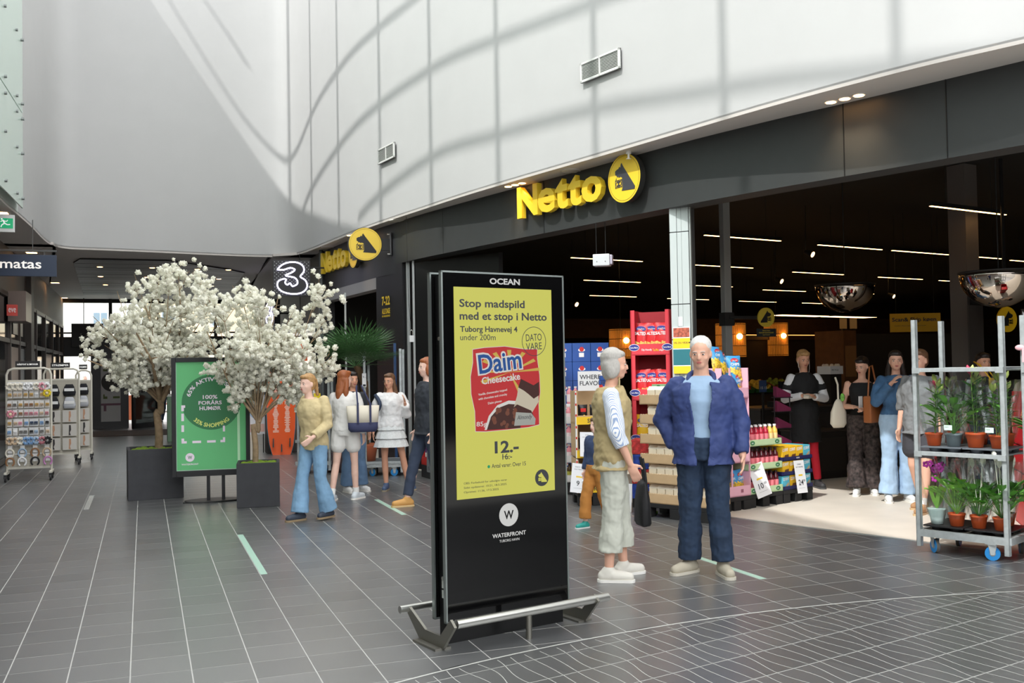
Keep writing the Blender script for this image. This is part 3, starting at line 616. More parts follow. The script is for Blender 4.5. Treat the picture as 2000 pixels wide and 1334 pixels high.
# ------------------------------------------------------------------ big shop lettering on the fascia
def netto(p0, p1, z0, h, dp, label, disc_c, disc_r, lab2, gap=0):
    t = thing('shop_sign_letters', label, 'sign', (p0[0], p0[1], z0), face(p0, p1), 'yellow shop name signs')
    L = (Vector(p1)-Vector(p0)).length; x = 0; ws = {'N': .27, 'e': .215, 't': .155, 'o': .225}
    tot = sum(ws[c] for c in 'Netto')
    for c in 'Netto':
        wd = ws[c]/tot*L; hh = h*(1 if c == 'N' else .92 if c == 't' else .76)
        text('letter', c, yellow, t, x+.002, 0 if c != 'o' and c != 'e' else 0, -dp, h=hh, wd=wd*.985, bold=.032, th=dp*.82); x += wd
    q = thing('round_shop_sign', lab2, 'sign', (disc_c[0], disc_c[1], disc_c[2]), face(p0, p1), 'round yellow dog signs')
    MB().cyl((0, -dp, 0), (0, -.012, 0), disc_r, n=48).build('disc', yellow, q)
    MB().cyl((0, -dp-.001, 0), (0, -.010, 0), disc_r*1.012, n=48, caps=False).build('edge', M('sign_return', (40, 40, 38), rough=.4), q)
    mb = MB(); ringp(mb, 0, 0, disc_r*.93, disc_r*.93, .004, -dp-.0015, th=.001); mb.build('ring_line', M('ring_brown', (120, 96, 40)), q)
    dog(q, 0, 0, disc_r, -dp-.004, M('sign_dog', (60, 60, 66), rough=.5)); return t
netto((4.655-.03, 12.0), (5.085-.035, 10.36), 3.462, .40, .085, 'big yellow letters reading Netto on the black fascia', (5.155-.03, 9.94, 3.635), .27, 'round yellow sign with a dark dog after the big letters')
netto((3.345-.02, 19.35), (3.53-.02, 17.75), 3.42, .40, .085, 'smaller-looking yellow Netto letters on the far fascia', (3.57-.03, 17.25, 3.60), .26, 'round yellow dog sign partly hidden behind the projecting disc')
t = thing('projecting_sign', 'round yellow projecting sign with a black dog on a bracket', 'sign', (3.35, 15.76, 3.56), math.radians(-4))
MB().cyl((0, -.06, 0), (0, .06, 0), .262, n=52).build('disc', yellow, t); MB().cyl((0, -.058, 0), (0, .058, 0), .267, n=52, caps=False).build('edge', M('sign_return'), t)
mb = MB(); ringp(mb, 0, 0, .244, .244, .003, -.062, n=44, th=.001); mb.build('ring_line', M('ring_brown'), t); dog(t, 0, 0, .262, -.064, M('sign_black', (28, 28, 30)))
MB().box(.25, .42, -.02, .02, -.09, .10).build('bracket', black, t); MB().box(.40, .425, -.045, .045, -.17, .20, .004).build('bracket_plate', M('bracket_grey', (70, 70, 72)), t)
for z in (-.15, .17): MB().cyl((.36, -.03, z), (.40, -.03, z), .012).build('bolt', steel, t)
# ------------------------------------------------------------------ the "3" sign
t = thing('number_sign', 'dark perforated box sign with a glowing white figure 3', 'sign', (2.30, 19.1, 2.97), math.radians(-3))
MB().box(0, .70, 0, .16, 0, .68, .006).build('box', M('sign_box', (34, 34, 36), rough=.5), t)
mb = MB()
for i in range(19):
    for j in range(19):
        if (i+j) % 2 == 0: x, z = .035+i*.035, .035+j*.034; mb.prism(circ(x, z, .010, n=6), -.003, -.001)
mb.build('perforations', M('perf_light', (150, 150, 148), rough=.5), t, kind='stuff')
T3 = [(22, 682), (50, 648), (95, 628), (145, 630), (178, 655), (182, 695), (160, 730), (190, 755), (202, 795), (188, 830), (152, 852), (98, 854), (46, 836), (22, 800), (28, 765), (58, 748), (75, 752), (68, 775), (82, 790), (98, 778), (112, 800), (140, 785), (142, 760), (125, 738), (95, 730), (70, 722), (108, 702), (128, 680), (100, 668), (62, 682)]
pts = [((x-2)/228*.70-.0+.02, -.03, .68-(y-612)/258*.68) for x, y in T3]
flat('figure_field', black, t, [[(p[0], p[2]) for p in pts]], -.012)
MB().tube(catmull(pts+[pts[0]], 3), .0135, n=8).build('neon_outline', M('neon_white', (235, 235, 255), emit=2.2, ecol=(225, 220, 255)), t)
for z in (.12, .55): MB().cyl((.70, .08, z), (.98, .08, z), .015).build('arm', black, t)
t = thing('number_sign', 'small glowing 3 sign farther along, seen edge on behind the blossoms', 'sign', (2.72, 24.0, 2.62), math.radians(-78)); MB().box(0, .6, 0, .14, 0, .6).build('box', M('sign_box'), t)
MB().tube([(p[0]*.85, -.02, p[2]*.85) for p in catmull(pts+[pts[0]], 2)], .014, n=6).build('neon_outline', M('neon_white'), t)
MB().cyl((.1, .07, .3), (.1+.68*math.cos(math.radians(78)), .07+.68*math.sin(math.radians(78)), .3), .02).build('arm', black, t)
# shop wall behind the 3 sign
w3 = struct(MB().slab([(3.30, 20.0), (3.45, 20.0), (3.75, 33.4), (3.55, 33.4)], 0, 3.9).build('wall_right', M('mesh_wall', (86, 82, 78), rough=.6, var=.1, vs=30)))
wx = lambda y: 3.30+(y-20)*.0187
for y0, y1 in ((20.3, 22.2), (22.3, 24.6), (24.7, 27.5), (27.6, 31)): MB().slab([(wx(y0)-.03, y0), (wx(y0), y0), (wx(y1), y1), (wx(y1)-.03, y1)], .08, 2.55).build('window_pane', dg, w3)
t = thing('orange_banner', 'orange banner hanging in the phone shop window behind the blossoms', 'banner', (2.95, 20.1, 0), math.radians(-20)); MB().box(-.13, .13, 0, .01, 1.75, 2.13).build('panel', M('banner_orange', (240, 96, 30), rough=.5), t)
MB().cyl((0, .005, 2.13), (0, .005, 3.9), .006).build('cord', black, t)
# ------------------------------------------------------------------ hanging and exit signs on the left
t = thing('hanging_sign', 'dark blue hanging shop sign with white letters at far left', 'sign', (-2.05, 16.5, 3.045), 0)
MB().box(-.35, .83, 0, .07, 0, .325, .003).build('panel', M('navy_sign', (32, 48, 72), rough=.4), t)
text('letters', 'matas', M('letter_white', (235, 235, 232), emit=.25), t, .06, .115, -.006, h=.118, wd=.56, bold=.012, th=.006)
MB().box(-.35, .83, .02, .05, .375, .405).build('rail', M('rail_grey', (72, 74, 74), rough=.5), t)
for x in (.0, .66): MB().box(x-.008, x+.008, .03, .045, .32, .38).build('hanger', M('rail_grey'), t)
for x in (-.2, .5): MB().box(x-.006, x+.006, .03, .04, .40, .855).build('hanger', M('rail_grey'), t)
t = thing('exit_sign', 'green emergency exit sign with running figure and arrow', 'sign', (-2.02, 15.3, 3.565), math.radians(2))
MB().box(-.02, .36, -.015, .04, -.02, .22, .004).build('housing', M('housing_white', (215, 216, 214)), t)
MB().box(.0, .34, -.019, -.015, .03, .17).build('panel', M('exit_green', (0, 140, 90), rough=.4, emit=.35), t)
ew = E('exit_white', (235, 240, 236), .5); gx = .16
flat('door_symbol', ew, t, [rect(0, .045, .04, .16)], -.0205); flat('arrow', ew, t, [rect(.095, .108, .085, .15), [(.07, .09), (.133, .09), (.1015, .05)]], -.0205)
mb = MB(); 
for a, b, r_ in (((.215, .145), (.235, .1), .011), ((.235, .1), (.20, .075), .008), ((.20, .075), (.19, .045), .007), ((.235, .1), (.27, .08), .008), ((.27, .08), (.305, .085), .007), ((.22, .135), (.26, .125), .006), ((.26, .125), (.275, .145), .006), ((.215, .14), (.185, .12), .006)): mb.cyl((a[0], -.020, a[1]), (b[0], -.020, b[1]), r_, n=6)
mb.ell((.20, -.02, .158), .012, .003, .012); mb.build('running_figure', ew, t); MB().box(.15, .17, .0, .02, .21, .335).build('stem', M('housing_white'), t)
t = thing('shop_blade_sign', 'square brown blade sign behind the dark blue hanging sign', 'sign', (-2.3, 21.0, 2.55), 0); MB().box(0, .30, -.9, .06, -.0, .55, .004).build('panel', M('blade_brown', (128, 112, 104), rough=.35), t)
t = thing('red_sticker', 'small red square sticker with white scribble on the left shop glass', 'sticker', (-2.26, 19.6, 2.62), math.radians(20)); MB().box(0, .18, 0, .004, 0, .2).build('sheet', M('sticker_red', (205, 70, 60)), t); text('scribble', 'eve', paper, t, .03, .06, -.002, h=.08, wd=.12)
# ------------------------------------------------------------------ planters and blossom trees
pm_ = M('planter_concrete', (56, 57, 61), rough=.7, var=.1, vs=9, bump=.1); moss = M('moss', (120, 150, 40), rough=.9, var=.3, vs=30, bump=.6)
def planter(label, a, b, h, dep):
    t = thing('planter', label, 'planter', (a[0], a[1], 0), face(a, b), 'dark concrete planters with moss')
    L = (Vector(b)-Vector(a)).length; mb = MB(); e = .035
    mb.box(0, L, 0, e, 0, h, .006).box(0, L, dep-e, dep, 0, h, .006).box(0, e, e, dep-e, 0, h, .006).box(L-e, L, e, dep-e, 0, h, .006); mb.box(e, L-e, e, dep-e, 0, h-.05)
    mb.build('box', pm_, t)
    rm_ = random.Random(len(label)); mb = MB()
    for _ in range(90): mb.ell((rm_.uniform(.06, L-.06), rm_.uniform(.06, dep-.06), h-.045+rm_.uniform(0, .02)), rm_.uniform(.03, .06), rm_.uniform(.03, .06), rm_.uniform(.015, .03), n=8, m=5)
    mb.build('moss', moss, t, kind='stuff'); return t
planter('larger dark planter on the left, holding the bigger blossom tree', (-.187, 13.06), (.46, 13.085), .62, .62)
planter('smaller dark planter right of the green poster', (.985, 11.76), (1.46, 11.70), .505, .48)
bark = M('tree_bark', (150, 128, 100), rough=.85, var=.25, vs=18, bump=.5); twig = M('twig_bark', (120, 96, 72), rough=.85)
def petal_cluster(seed, r=.043):
    rr = random.Random(seed); bm = bmesh.new(); bmesh.ops.create_icosphere(bm, subdivisions=2, radius=r*.62)
    for v in bm.verts: v.co *= 1+.28*noise.noise(v.co*60+Vector((seed, 0, 0)))
    mb = MB().add([v.co[:] for v in bm.verts], [[v.index for v in f.verts] for f in bm.faces], True); bm.free()
    for _ in range(42):
        d = Vector((rr.gauss(0, 1), rr.gauss(0, 1), rr.gauss(0, 1))).normalized(); p = d*r*rr.uniform(.6, .95)
        u = d.orthogonal().normalized(); u.rotate(Matrix.Rotation(rr.uniform(0, 6.3), 3, d)); v = d.cross(u); s = r*rr.uniform(.32, .5)
        u = (u+d*rr.uniform(-.5, .6)).normalized(); v = (v+d*rr.uniform(-.5, .6)).normalized()
        mb.add([p-u*s*.5-v*s*.35, p-v*s*.75+d*s*.15, p+u*s*.6-v*s*.3, p+u*s*.55+v*s*.5+d*s*.2, p+v*s*.7, p-u*s*.55+v*s*.4], [(0, 1, 2, 3, 4, 5)])
    return mb.mesh('blossom')
wm = M('blossom_white', (253, 252, 242), rough=.7, spec=.2)
BL = [petal_cluster(k) for k in range(4)]
for me in BL: me.materials.append(wm)
def translucent(m, k):
    nt = m.node_tree; b = nt.nodes['Principled BSDF']; o = nt.nodes['Material Output']; t = nt.nodes.new('ShaderNodeBsdfTranslucent'); x = nt.nodes.new('ShaderNodeMixShader'); x.inputs[0].default_value = k
    t.inputs[0].default_value = b.inputs['Base Color'].default_value; nt.links.new(b.outputs[0], x.inputs[1]); nt.links.new(t.outputs[0], x.inputs[2]); nt.links.new(x.outputs[0], o.inputs[0])
translucent(wm, .45)
def tree(label, base, fork, tips, seed, n_obj, n_stuff, r0, cr=1.0):
    rr = random.Random(seed); t = thing('blossom_tree', label, 'tree', base, 0, 'white blossom trees in planters')
    mb = MB(); f = Vector(fork); MB_t = MB()
    tp = [Vector((0, 0, -.1)), Vector((.01, 0, .2)), Vector((-.012, .01, .45)), f*.75+Vector((.01, 0, 0)), f]
    MB_t.tube(catmull(tp, 4), [r0*(1-.25*i/16) for i in range(17)], n=12).build('trunk', bark, t)
    spots = []
    def branch(p, q, r, depth, mbb):
        L = (q-p).length; m = p.lerp(q, .5)+Vector((rr.uniform(-1, 1), rr.uniform(-1, 1), rr.uniform(.2, 1)))*L*.10
        c = catmull([p, p.lerp(m, .6)+Vector((0, 0, L*.03)), m, q], 3)
        mbb.tube(c, [max(.0025, r*(1-.75*i/(len(c)-1))) for i in range(len(c))], n=7 if depth else 9)
        for i, a in enumerate(c):
            if i/len(c) > (.5 if depth == 0 else .25): spots.append(a)
        if depth < 2:
            for _ in range(4 if depth == 0 else 3):
                s = c[rr.randint(len(c)//3, len(c)-2)]; d = (q-p).normalized()
                e = s+(d*.6+Vector((rr.gauss(0, .55), rr.gauss(0, .55), rr.gauss(.05, .5)))).normalized()*L*rr.uniform(.2, .38)
                branch(s, e, r*.45, depth+1, mbb)
    for T_i, q in enumerate(tips):
        mbb = MB(); q = f+(Vector(q)-f)*.96; branch(f+Vector((rr.uniform(-.02, .02), rr.uniform(-.02, .02), rr.uniform(-.05, .02))), q, r0*(.55 if T_i % 5 == 0 else .26), 0, mbb); mbb.build('branch', bark, t)
    N = n_obj+n_stuff; st = MB(); out = []
    for k in range(N):
        a = rr.choice(spots)+Vector((rr.gauss(0, .055), rr.gauss(0, .055), rr.gauss(0, .05)))*cr
        out.append((a, rr.uniform(.55, 1.05), (rr.uniform(0, 6), rr.uniform(0, 6), rr.uniform(0, 6)), rr.randint(0, 3)))
    out.sort(key=lambda o: o[0].y)            # nearest the viewer first
    for k, (a, s, rot, m) in enumerate(out):
        if k < n_obj:
            o = bpy.data.objects.new('blossom', BL[m]); C.objects.link(o); o.parent = t; o.location = a; o.rotation_euler = rot; o.scale = (s, s, s)
        else:
            T = Matrix.Translation(a) @ Matrix.Rotation(rot[0], 4, 'X') @ Matrix.Rotation(rot[1], 4, 'Y') @ Matrix.Scale(s, 4); me = BL[m]
            st.add([v.co for v in me.vertices], [tuple(p.vertices) for p in me.polygons], False, T)
    st.build('far_blossoms', wm, t, kind='stuff'); return t
def tip(px, py, Y, base): p = at(px, py, Y); return p-Vector(base)
b1 = (.17, 13.36, .60)
T1 = [tip(*q, b1) for q in [(165, 700, 13.3), (175, 610, 13.0), (190, 640, 13.9), (225, 560, 13.5), (260, 525, 13.1), (310, 520, 13.6), (350, 530, 13.2), (385, 560, 13.7), (410, 600, 13.1), (405, 660, 13.6), (370, 690, 13.0), (230, 730, 13.0), (235, 690, 12.8), (290, 590, 12.7), (340, 620, 12.7), (250, 620, 12.6), (300, 600, 14.1), (360, 600, 14.2), (200, 670, 13.6), (430, 625, 13.3), (290, 650, 12.8), (330, 560, 13.1), (345, 680, 13.9)]]
tree('bigger white blossom tree in the left planter', b1, (.03, 0, .62), T1, 11, 296, 2500, .052, 1.2)
b2 = (1.21, 11.95, .48)
T2 = [tip(*q, b2) for q in [(400, 640, 11.9), (400, 560, 12.1), (430, 590, 11.6), (470, 560, 12.0), (500, 570, 11.7), (545, 570, 12.1), (580, 590, 11.8), (615, 590, 12.0), (635, 640, 11.9), (620, 690, 11.7), (655, 690, 11.9), (600, 740, 11.9), (560, 650, 11.5), (500, 640, 11.4), (455, 660, 11.5), (430, 710, 11.7), (520, 610, 12.3), (570, 690, 11.6), (465, 700, 12.2), (640, 715, 12.1), (590, 640, 12.3), (440, 640, 12.2)]]
tree('smaller white blossom tree right of the green poster', b2, (.04, 0, .50), T2, 23, 290, 1700, .036, 1.0)
# ------------------------------------------------------------------ green poster stand
pa = face((.332, 12.69), (1.3, 12.60))
t = thing('poster_stand', 'green poster in a black frame on two legs between the planters', 'poster stand', (.332, 12.69, 0), pa)
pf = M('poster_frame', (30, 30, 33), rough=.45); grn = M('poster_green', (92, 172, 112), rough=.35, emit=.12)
for a in ((-.015, .035, .30, 1.735), (.845, .895, .30, 1.735), (.035, .845, 1.68, 1.735), (.035, .845, .30, .37)): MB().box(a[0], a[1], -.04, .05, a[2], a[3], .004).build('frame_bar', pf, t)
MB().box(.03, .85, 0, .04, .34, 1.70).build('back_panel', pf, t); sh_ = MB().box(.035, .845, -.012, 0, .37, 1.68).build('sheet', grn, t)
MB().box(.035, .845, -.013, -.012, .37, .378).box(.035, .042, -.013, -.012, .37, 1.68).build('sheet_edge', M('edge_light', (180, 210, 190)), t)
for x in (.40, .575): MB().box(x-.02, x+.02, -.01, .03, 0, .31, .003).build('leg', pf, t)
MB().slab([(.12+.36*math.cos(a)+.36, .0+.22*math.sin(a)) for a in [2*PI*i/40 for i in range(40)]], 0, .008).build('base_plate', pf, t)
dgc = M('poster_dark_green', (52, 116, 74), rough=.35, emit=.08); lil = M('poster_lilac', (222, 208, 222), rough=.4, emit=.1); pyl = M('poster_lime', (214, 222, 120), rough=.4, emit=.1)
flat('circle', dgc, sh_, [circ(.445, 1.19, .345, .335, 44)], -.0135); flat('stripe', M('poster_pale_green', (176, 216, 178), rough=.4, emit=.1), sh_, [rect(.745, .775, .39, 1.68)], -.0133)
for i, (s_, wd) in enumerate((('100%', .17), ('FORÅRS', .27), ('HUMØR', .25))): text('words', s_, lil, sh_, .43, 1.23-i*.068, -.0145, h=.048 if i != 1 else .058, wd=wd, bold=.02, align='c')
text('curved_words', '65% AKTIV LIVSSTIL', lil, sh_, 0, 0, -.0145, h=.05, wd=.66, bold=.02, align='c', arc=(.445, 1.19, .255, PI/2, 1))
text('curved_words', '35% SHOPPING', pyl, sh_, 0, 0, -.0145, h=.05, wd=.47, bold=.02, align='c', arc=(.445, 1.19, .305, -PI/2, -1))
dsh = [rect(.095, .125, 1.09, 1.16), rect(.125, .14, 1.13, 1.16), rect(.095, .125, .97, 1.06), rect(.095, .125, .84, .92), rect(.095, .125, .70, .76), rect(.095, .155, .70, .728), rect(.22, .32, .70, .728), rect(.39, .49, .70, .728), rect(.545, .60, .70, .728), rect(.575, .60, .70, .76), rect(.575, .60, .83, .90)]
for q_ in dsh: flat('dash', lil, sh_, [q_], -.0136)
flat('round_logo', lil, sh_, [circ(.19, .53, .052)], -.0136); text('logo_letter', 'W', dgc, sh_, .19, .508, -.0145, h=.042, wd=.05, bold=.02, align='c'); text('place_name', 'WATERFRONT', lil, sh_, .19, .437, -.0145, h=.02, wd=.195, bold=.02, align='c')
tag(MB().tube(catmull([(.43, 12.45, .012), (.6, 12.40, .012), (.85, 12.41, .012), (1.05, 12.46, .012)], 4), .008, n=6).build('floor_cable', black), 'thin black cable lying on the floor below the green poster', 'cable')
# ------------------------------------------------------------------ surfboard
t = thing('surfboard', 'orange surfboard standing upright with two columns of white lettering', 'surfboard', (2.40, 18.9, 0), math.radians(-6))
prof = [(0, .16), (.06, .18), (.2, .215), (.5, .25), (.9, .262), (1.2, .255), (1.5, .225), (1.75, .165), (1.9, .10), (2.02, .02)]
L = [(w_, z) for z, w_ in prof]; MB().prism(L+[(-w_, z) for w_, z in L[::-1]], -.035, .035).build('board', M('board_orange', (236, 92, 30), rough=.3, coat=.4), t)
MB().prism([(w_*1.03+.006, z) for w_, z in L]+[(-w_*1.03-.006, z) for w_, z in L[::-1]], .0, .045).build('rail_edge', M('board_teal', (70, 130, 150), rough=.4), t)
mb = MB(); rs = random.Random(2)
for cx_ in (-.10, .11):
    for k in range(58): q = rs.uniform(.02, .055); mb.prism(rect(cx_-q, cx_+q, .42+k*.0215, .433+k*.0215), -.0375, -.0355)
mb.build('name_columns', M('board_print', (245, 215, 200)), t)
text('headline', 'AWARDS', M('board_print'), t, 0, 1.70, -.0375, h=.03, wd=.2, align='c')
for x in (-.15, 0, .15): MB().prism([(x-.012, .06 if x == 0 else .15), (x+.012, .06 if x == 0 else .15), (x+.01, .2 if x == 0 else .32), (x-.006, .2 if x == 0 else .3)], -.11, -.03).build('fin', M('fin_dark', (60, 70, 74), rough=.3), t)
t = thing('notice_board', 'small white and pink notice board left of the surfboard', 'sign', (1.98, 19.6, 0)); MB().box(-.2, .2, 0, .03, .35, 1.1).build('panel', M('notice_pale', (226, 222, 224), rough=.5), t); flat('blob', M('notice_blue', (170, 190, 214)), t, [circ(.05, .8, .15)], -.001); flat('blob', M('notice_pink', (236, 190, 178)), t, [rect(-.19, .19, .4, .55)], -.001)
for x in (-.17, .17): MB().box(x-.01, x+.01, .0, .02, 0, .36).build('leg', black, t)
t = thing('display_cabinet', 'tall dark counter display behind the surfboard', 'display', (2.5, 19.3, 0)); MB().box(-.32, .55, 0, .35, 0, 1.2, .01).build('cabinet', M('cab_dark', (52, 48, 46)), t); MB().box(-.3, .5, -.01, 0, .2, 1.1).build('door', M('cab_brown', (90, 66, 54)), t)
# ------------------------------------------------------------------ accessory racks on the left
rk = M('rack_cream', (214, 210, 196), rough=.45); rb_ = M('caster_black', (28, 28, 30), rough=.5)
def rack(x, y, wd, h, label, words, rz=0):
    t = thing('accessory_rack', label, 'rack', (x, y, 0), rz, 'cream wire racks on casters')
    r = .018; k = .09
    pts = [(0, 0, .10), (0, 0, h-k), (k*.3, 0, h-k*.3), (k, 0, h), (wd-k, 0, h), (wd-k*.3, 0, h-k*.3), (wd, 0, h-k), (wd, 0, .10)]
    MB().tube(pts, r, n=10).build('frame', rk, t)
    for xx in (0, wd):
        MB().box(xx-.02, xx+.02, -.20, .20, .10, .14, .006).build('foot', rk, t)
        for yy in (-.18, .18):
            c = MB().cyl((xx-.012, yy, .045), (xx+.012, yy, .045), .045, n=18).build('caster', rb_, t); MB().box(xx-.022, xx+.022, yy-.02, yy+.02, .05, .11).build('fork', rb_, c)
    mb = MB()
    n = int(wd/.022)
    for i in range(n+1): mb.box(i*wd/n-.0012, i*wd/n+.0012, -.004, -.0015, .2, h-.19)
    for j in range(int((h-.39)/.03)): mb.box(0, wd, -.003, -.0005, .2+j*.03, .2022+j*.03)
    mb.build('wire_panel', rk, t, kind='stuff'); MB().box(0, wd, -.006, .006, h-.20, h-.17).build('cross_bar', rk, t); MB().box(0, wd, -.006, .006, .17, .20).build('cross_bar', rk, t)
    MB().box(.0, wd, .0, .003, .2, h-.2).build('back_sheet', M('rack_back', (186, 180, 166), rough=.8), t)
    s_ = MB().box(wd*.2, wd*.75, -.012, .008, h+.02, h+.11, .003).build('header_sign', M('header_dark', (38, 38, 38)), t); text('words', words, M('letter_white'), s_, wd*.24, h+.048, -.014, wd=wd*.47, h=.032, bold=.02)
    return t
rx, ry, rw, rh = -1.90, 16.42, .60, 1.66
rack(rx, ry, rw, rh, 'nearest cream wire rack of hair accessories on casters', 'HÅRPYNT & SMYKKER')
cardm = M('product_card', (236, 236, 234), rough=.5)
def hook_item(kind, x, z, col, nm, label, group, s=1):
    t = thing(nm, label, 'hair accessory', (rx+x, ry-.065, z), 0, group, s*1.18)
    m = M('acc%s' % str(col), col, rough=.6, var=.15, vs=60)
    if kind != 'flower': MB().box(-.026, .026, .002, .004, -.05, .045).build('card', cardm, t)
    MB().cyl((0, .055, .04), (0, -.012, .045), .0022, n=6).build('hook', rk, t)
    if kind == 'clip':
        mb = MB(); mb.box(-.02, .02, -.02, .0, -.012, .012, .004)
        for k in range(5): mb.cyl((-.02+k*.01, -.012, -.01), (-.018+k*.009, -.016, -.032), .0028, n=5)
        mb.build('clip', m, t)
    elif kind == 'pins': MB().box(-.018, .018, -.004, .002, .0, .008).box(-.018, .018, -.004, .002, -.022, -.014).build('pin', m, t)
    elif kind == 'scrunchie' or kind == 'flower':
        mb = MB(); pts = []; rs_ = []; n = 30; R = .034
        for i in range(n): q = 2*PI*i/n; pts.append((R*math.cos(q), -.018+.004*math.sin(5*q), -.01+R*math.sin(q))); rs_.append(.016+.006*math.sin(9*q))
        mb.tube(pts, rs_, n=8, closed=True); mb.build('ruffle', m, t)
        if kind == 'flower': MB().ell((0, -.03, -.01), .02, .012, .02).build('centre', M('flower_mid', (240, 225, 190)), t)
    elif kind == 'band':
        pts = [(.046*math.cos(q), -.015, -.05+.052*math.sin(q)) for q in [PI*(-.32+1.64*i/20) for i in range(21)]]; MB().tube(pts, .010, n=8).build('band', m, t)
    return t
ra = random.Random(9); ORD = ['first', 'second', 'third', 'fourth', 'fifth', 'sixth', 'seventh', 'eighth', 'ninth', 'tenth']
pal_ = {'beige': (205, 180, 150), 'gold': (200, 160, 90), 'cream': (232, 226, 210), 'brown': (150, 108, 72), 'grey': (110, 108, 104), 'pink': (226, 150, 165), 'rose': (190, 120, 130), 'blue': (120, 160, 205), 'sky': (160, 185, 210), 'black': (30, 30, 32), 'yellow': (240, 215, 50), 'white': (240, 240, 240), 'lilac': (205, 140, 195), 'navy': (60, 75, 100)}
rows = [(1.40, 'scrunchie', ['cream', 'cream', 'cream', 'white', 'white', 'cream', 'pink', 'white'], 'hair_bow', 'pale'),
        (1.28, 'clip', ['gold', 'beige', 'beige', 'gold', 'gold', 'white', 'gold', 'beige'], 'hair_clip', 'golden'),
        (1.13, 'clip', ['brown', 'grey', 'gold', 'brown', 'brown', 'gold', 'beige', 'gold'], 'hair_clip', 'brown toned'),
        (1.00, 'clip', ['pink', 'rose', 'brown', 'rose', 'rose', 'pink', 'beige', 'rose'], 'hair_clip', 'pink toned'),
        (.86, 'clip', ['gold', 'beige', 'pink', 'blue', 'navy', 'navy', 'blue', 'black'], 'hair_clip', 'blue and beige'),
        (.73, 'clip', ['blue', 'white', 'grey', 'grey', 'black', 'sky', 'grey', 'beige'], 'hair_clip', 'grey and blue'),
        (.60, 'scrunchie', ['beige', 'beige', 'cream', 'blue', 'blue', 'sky', 'rose', 'black'], 'scrunchie', 'ruffled'),
        (.47, 'band', ['cream', 'sky', 'brown', 'beige'], 'hair_band', 'upper-row'), (.34, 'band', ['brown', 'white', 'black', 'lilac'], 'hair_band', 'bottom-row')]
for ri, (z, kd, cols, nm, word) in enumerate(rows):
    MB().box(rx+.02, rx+rw-.02, ry-.012, ry-.006, z+.045, z+.06).build('price_rail', paper).parent = None
    ob = C.objects[-1]; tag(ob, 'white price rail on the nearest rack above its %s row' % ['top', 'second', 'third', 'fourth', 'fifth', 'sixth', 'seventh', 'eighth', 'ninth'][ri], 'rail')
    for ci, cn in enumerate(cols):
        x = .05+ci*(rw-.10)/(len(cols)-1)+ra.uniform(-.008, .008)
        g = '%s accessories, %s row of the nearest rack' % (word, ['top', 'second', 'third', 'fourth', 'fifth', 'sixth', 'seventh', 'eighth', 'ninth'][ri])
        hook_item(kd, x, z, pal_[cn], nm, '%s %s, %s from left in the %s row of the nearest rack' % (cn, nm.replace('_', ' '), ORD[ci], ['top', 'second', 'third', 'fourth', 'fifth', 'sixth', 'seventh', 'eighth', 'ninth'][ri]), g)
hook_item('flower', rw-.05, 1.30, pal_['yellow'], 'hair_flower', 'yellow fabric flower at the right of the nearest rack', None or 'fabric flowers on the nearest rack'); hook_item('flower', .06, 1.0, pal_['pink'], 'hair_flower', 'pink fabric flower at the left of the nearest rack', 'fabric flowers on the nearest rack')
# farther racks with socks and tights
def sock_rack(x, y, wd, h, label, seed, where):
    rack(x, y, wd, h, label, 'STRØMPER'); r2 = random.Random(seed)
    for r_, z in enumerate((1.30, 1.08, .84, .60, .36)):
        for c_ in range(2 if wd > .35 else 1):
            xx = x+wd*(.27+.46*c_) if wd > .35 else x+wd*.5; ww = wd*.2 if wd > .35 else wd*.36
            if r_ < 2:
                t = thing('sock_pair', 'folded socks, %s row, %s on the %s' % (('top', 'second')[r_ % 2], ('left', 'right')[c_], where), 'socks', (xx, y-.05, z), 0, 'socks on the %s' % where)
                MB().rings([(0, 0, -.11, ww*.8, .02), (0, 0, -.05, ww*.95, .025), (0, 0, .05, ww*.7, .02), (0, 0, .09, ww*.5, .015)], n=12).build('socks', M('sock_black', (34, 34, 38), rough=.9) if (r_+c_+seed) % 3 else M('sock_grey', (196, 198, 204), rough=.9), t); MB().box(-ww*.7, ww*.7, -.032, -.028, -.03, .02).build('band', cardm, t)
            else:
                t = thing('tights_pack', 'flat tights pack, %s row, %s on the %s' % (('', '', 'upper', 'middle', 'bottom')[r_], ('left', 'right')[c_], where), 'tights', (xx, y-.04, z), 0, 'tights on the %s' % where)
                MB().box(-ww, ww, -.01, .005, -.11, .10, .003).build('pack', M('pack_stone', (206, 202, 194), rough=.4), t)
                mb = MB(); mb.prism([(-.01, .08), (.02, .08), (.025, .0), (.005, -.05), (.02, -.095), (-.015, -.095), (-.012, -.03)], -.012, -.0105); mb.build('leg_picture', M('leg_pic_%d' % ((r_+c_+seed) % 2), ((196, 150, 120), (60, 56, 56))[(r_+c_+seed) % 2]), t)
sock_rack(-1.62, 19.0, .56, 1.66, 'second cream rack of socks and tights, behind the first', 1, 'second rack')
sock_rack(-1.16, 19.9, .26, 1.63, 'narrow third cream rack farthest back by the passage', 2, 'third rack')
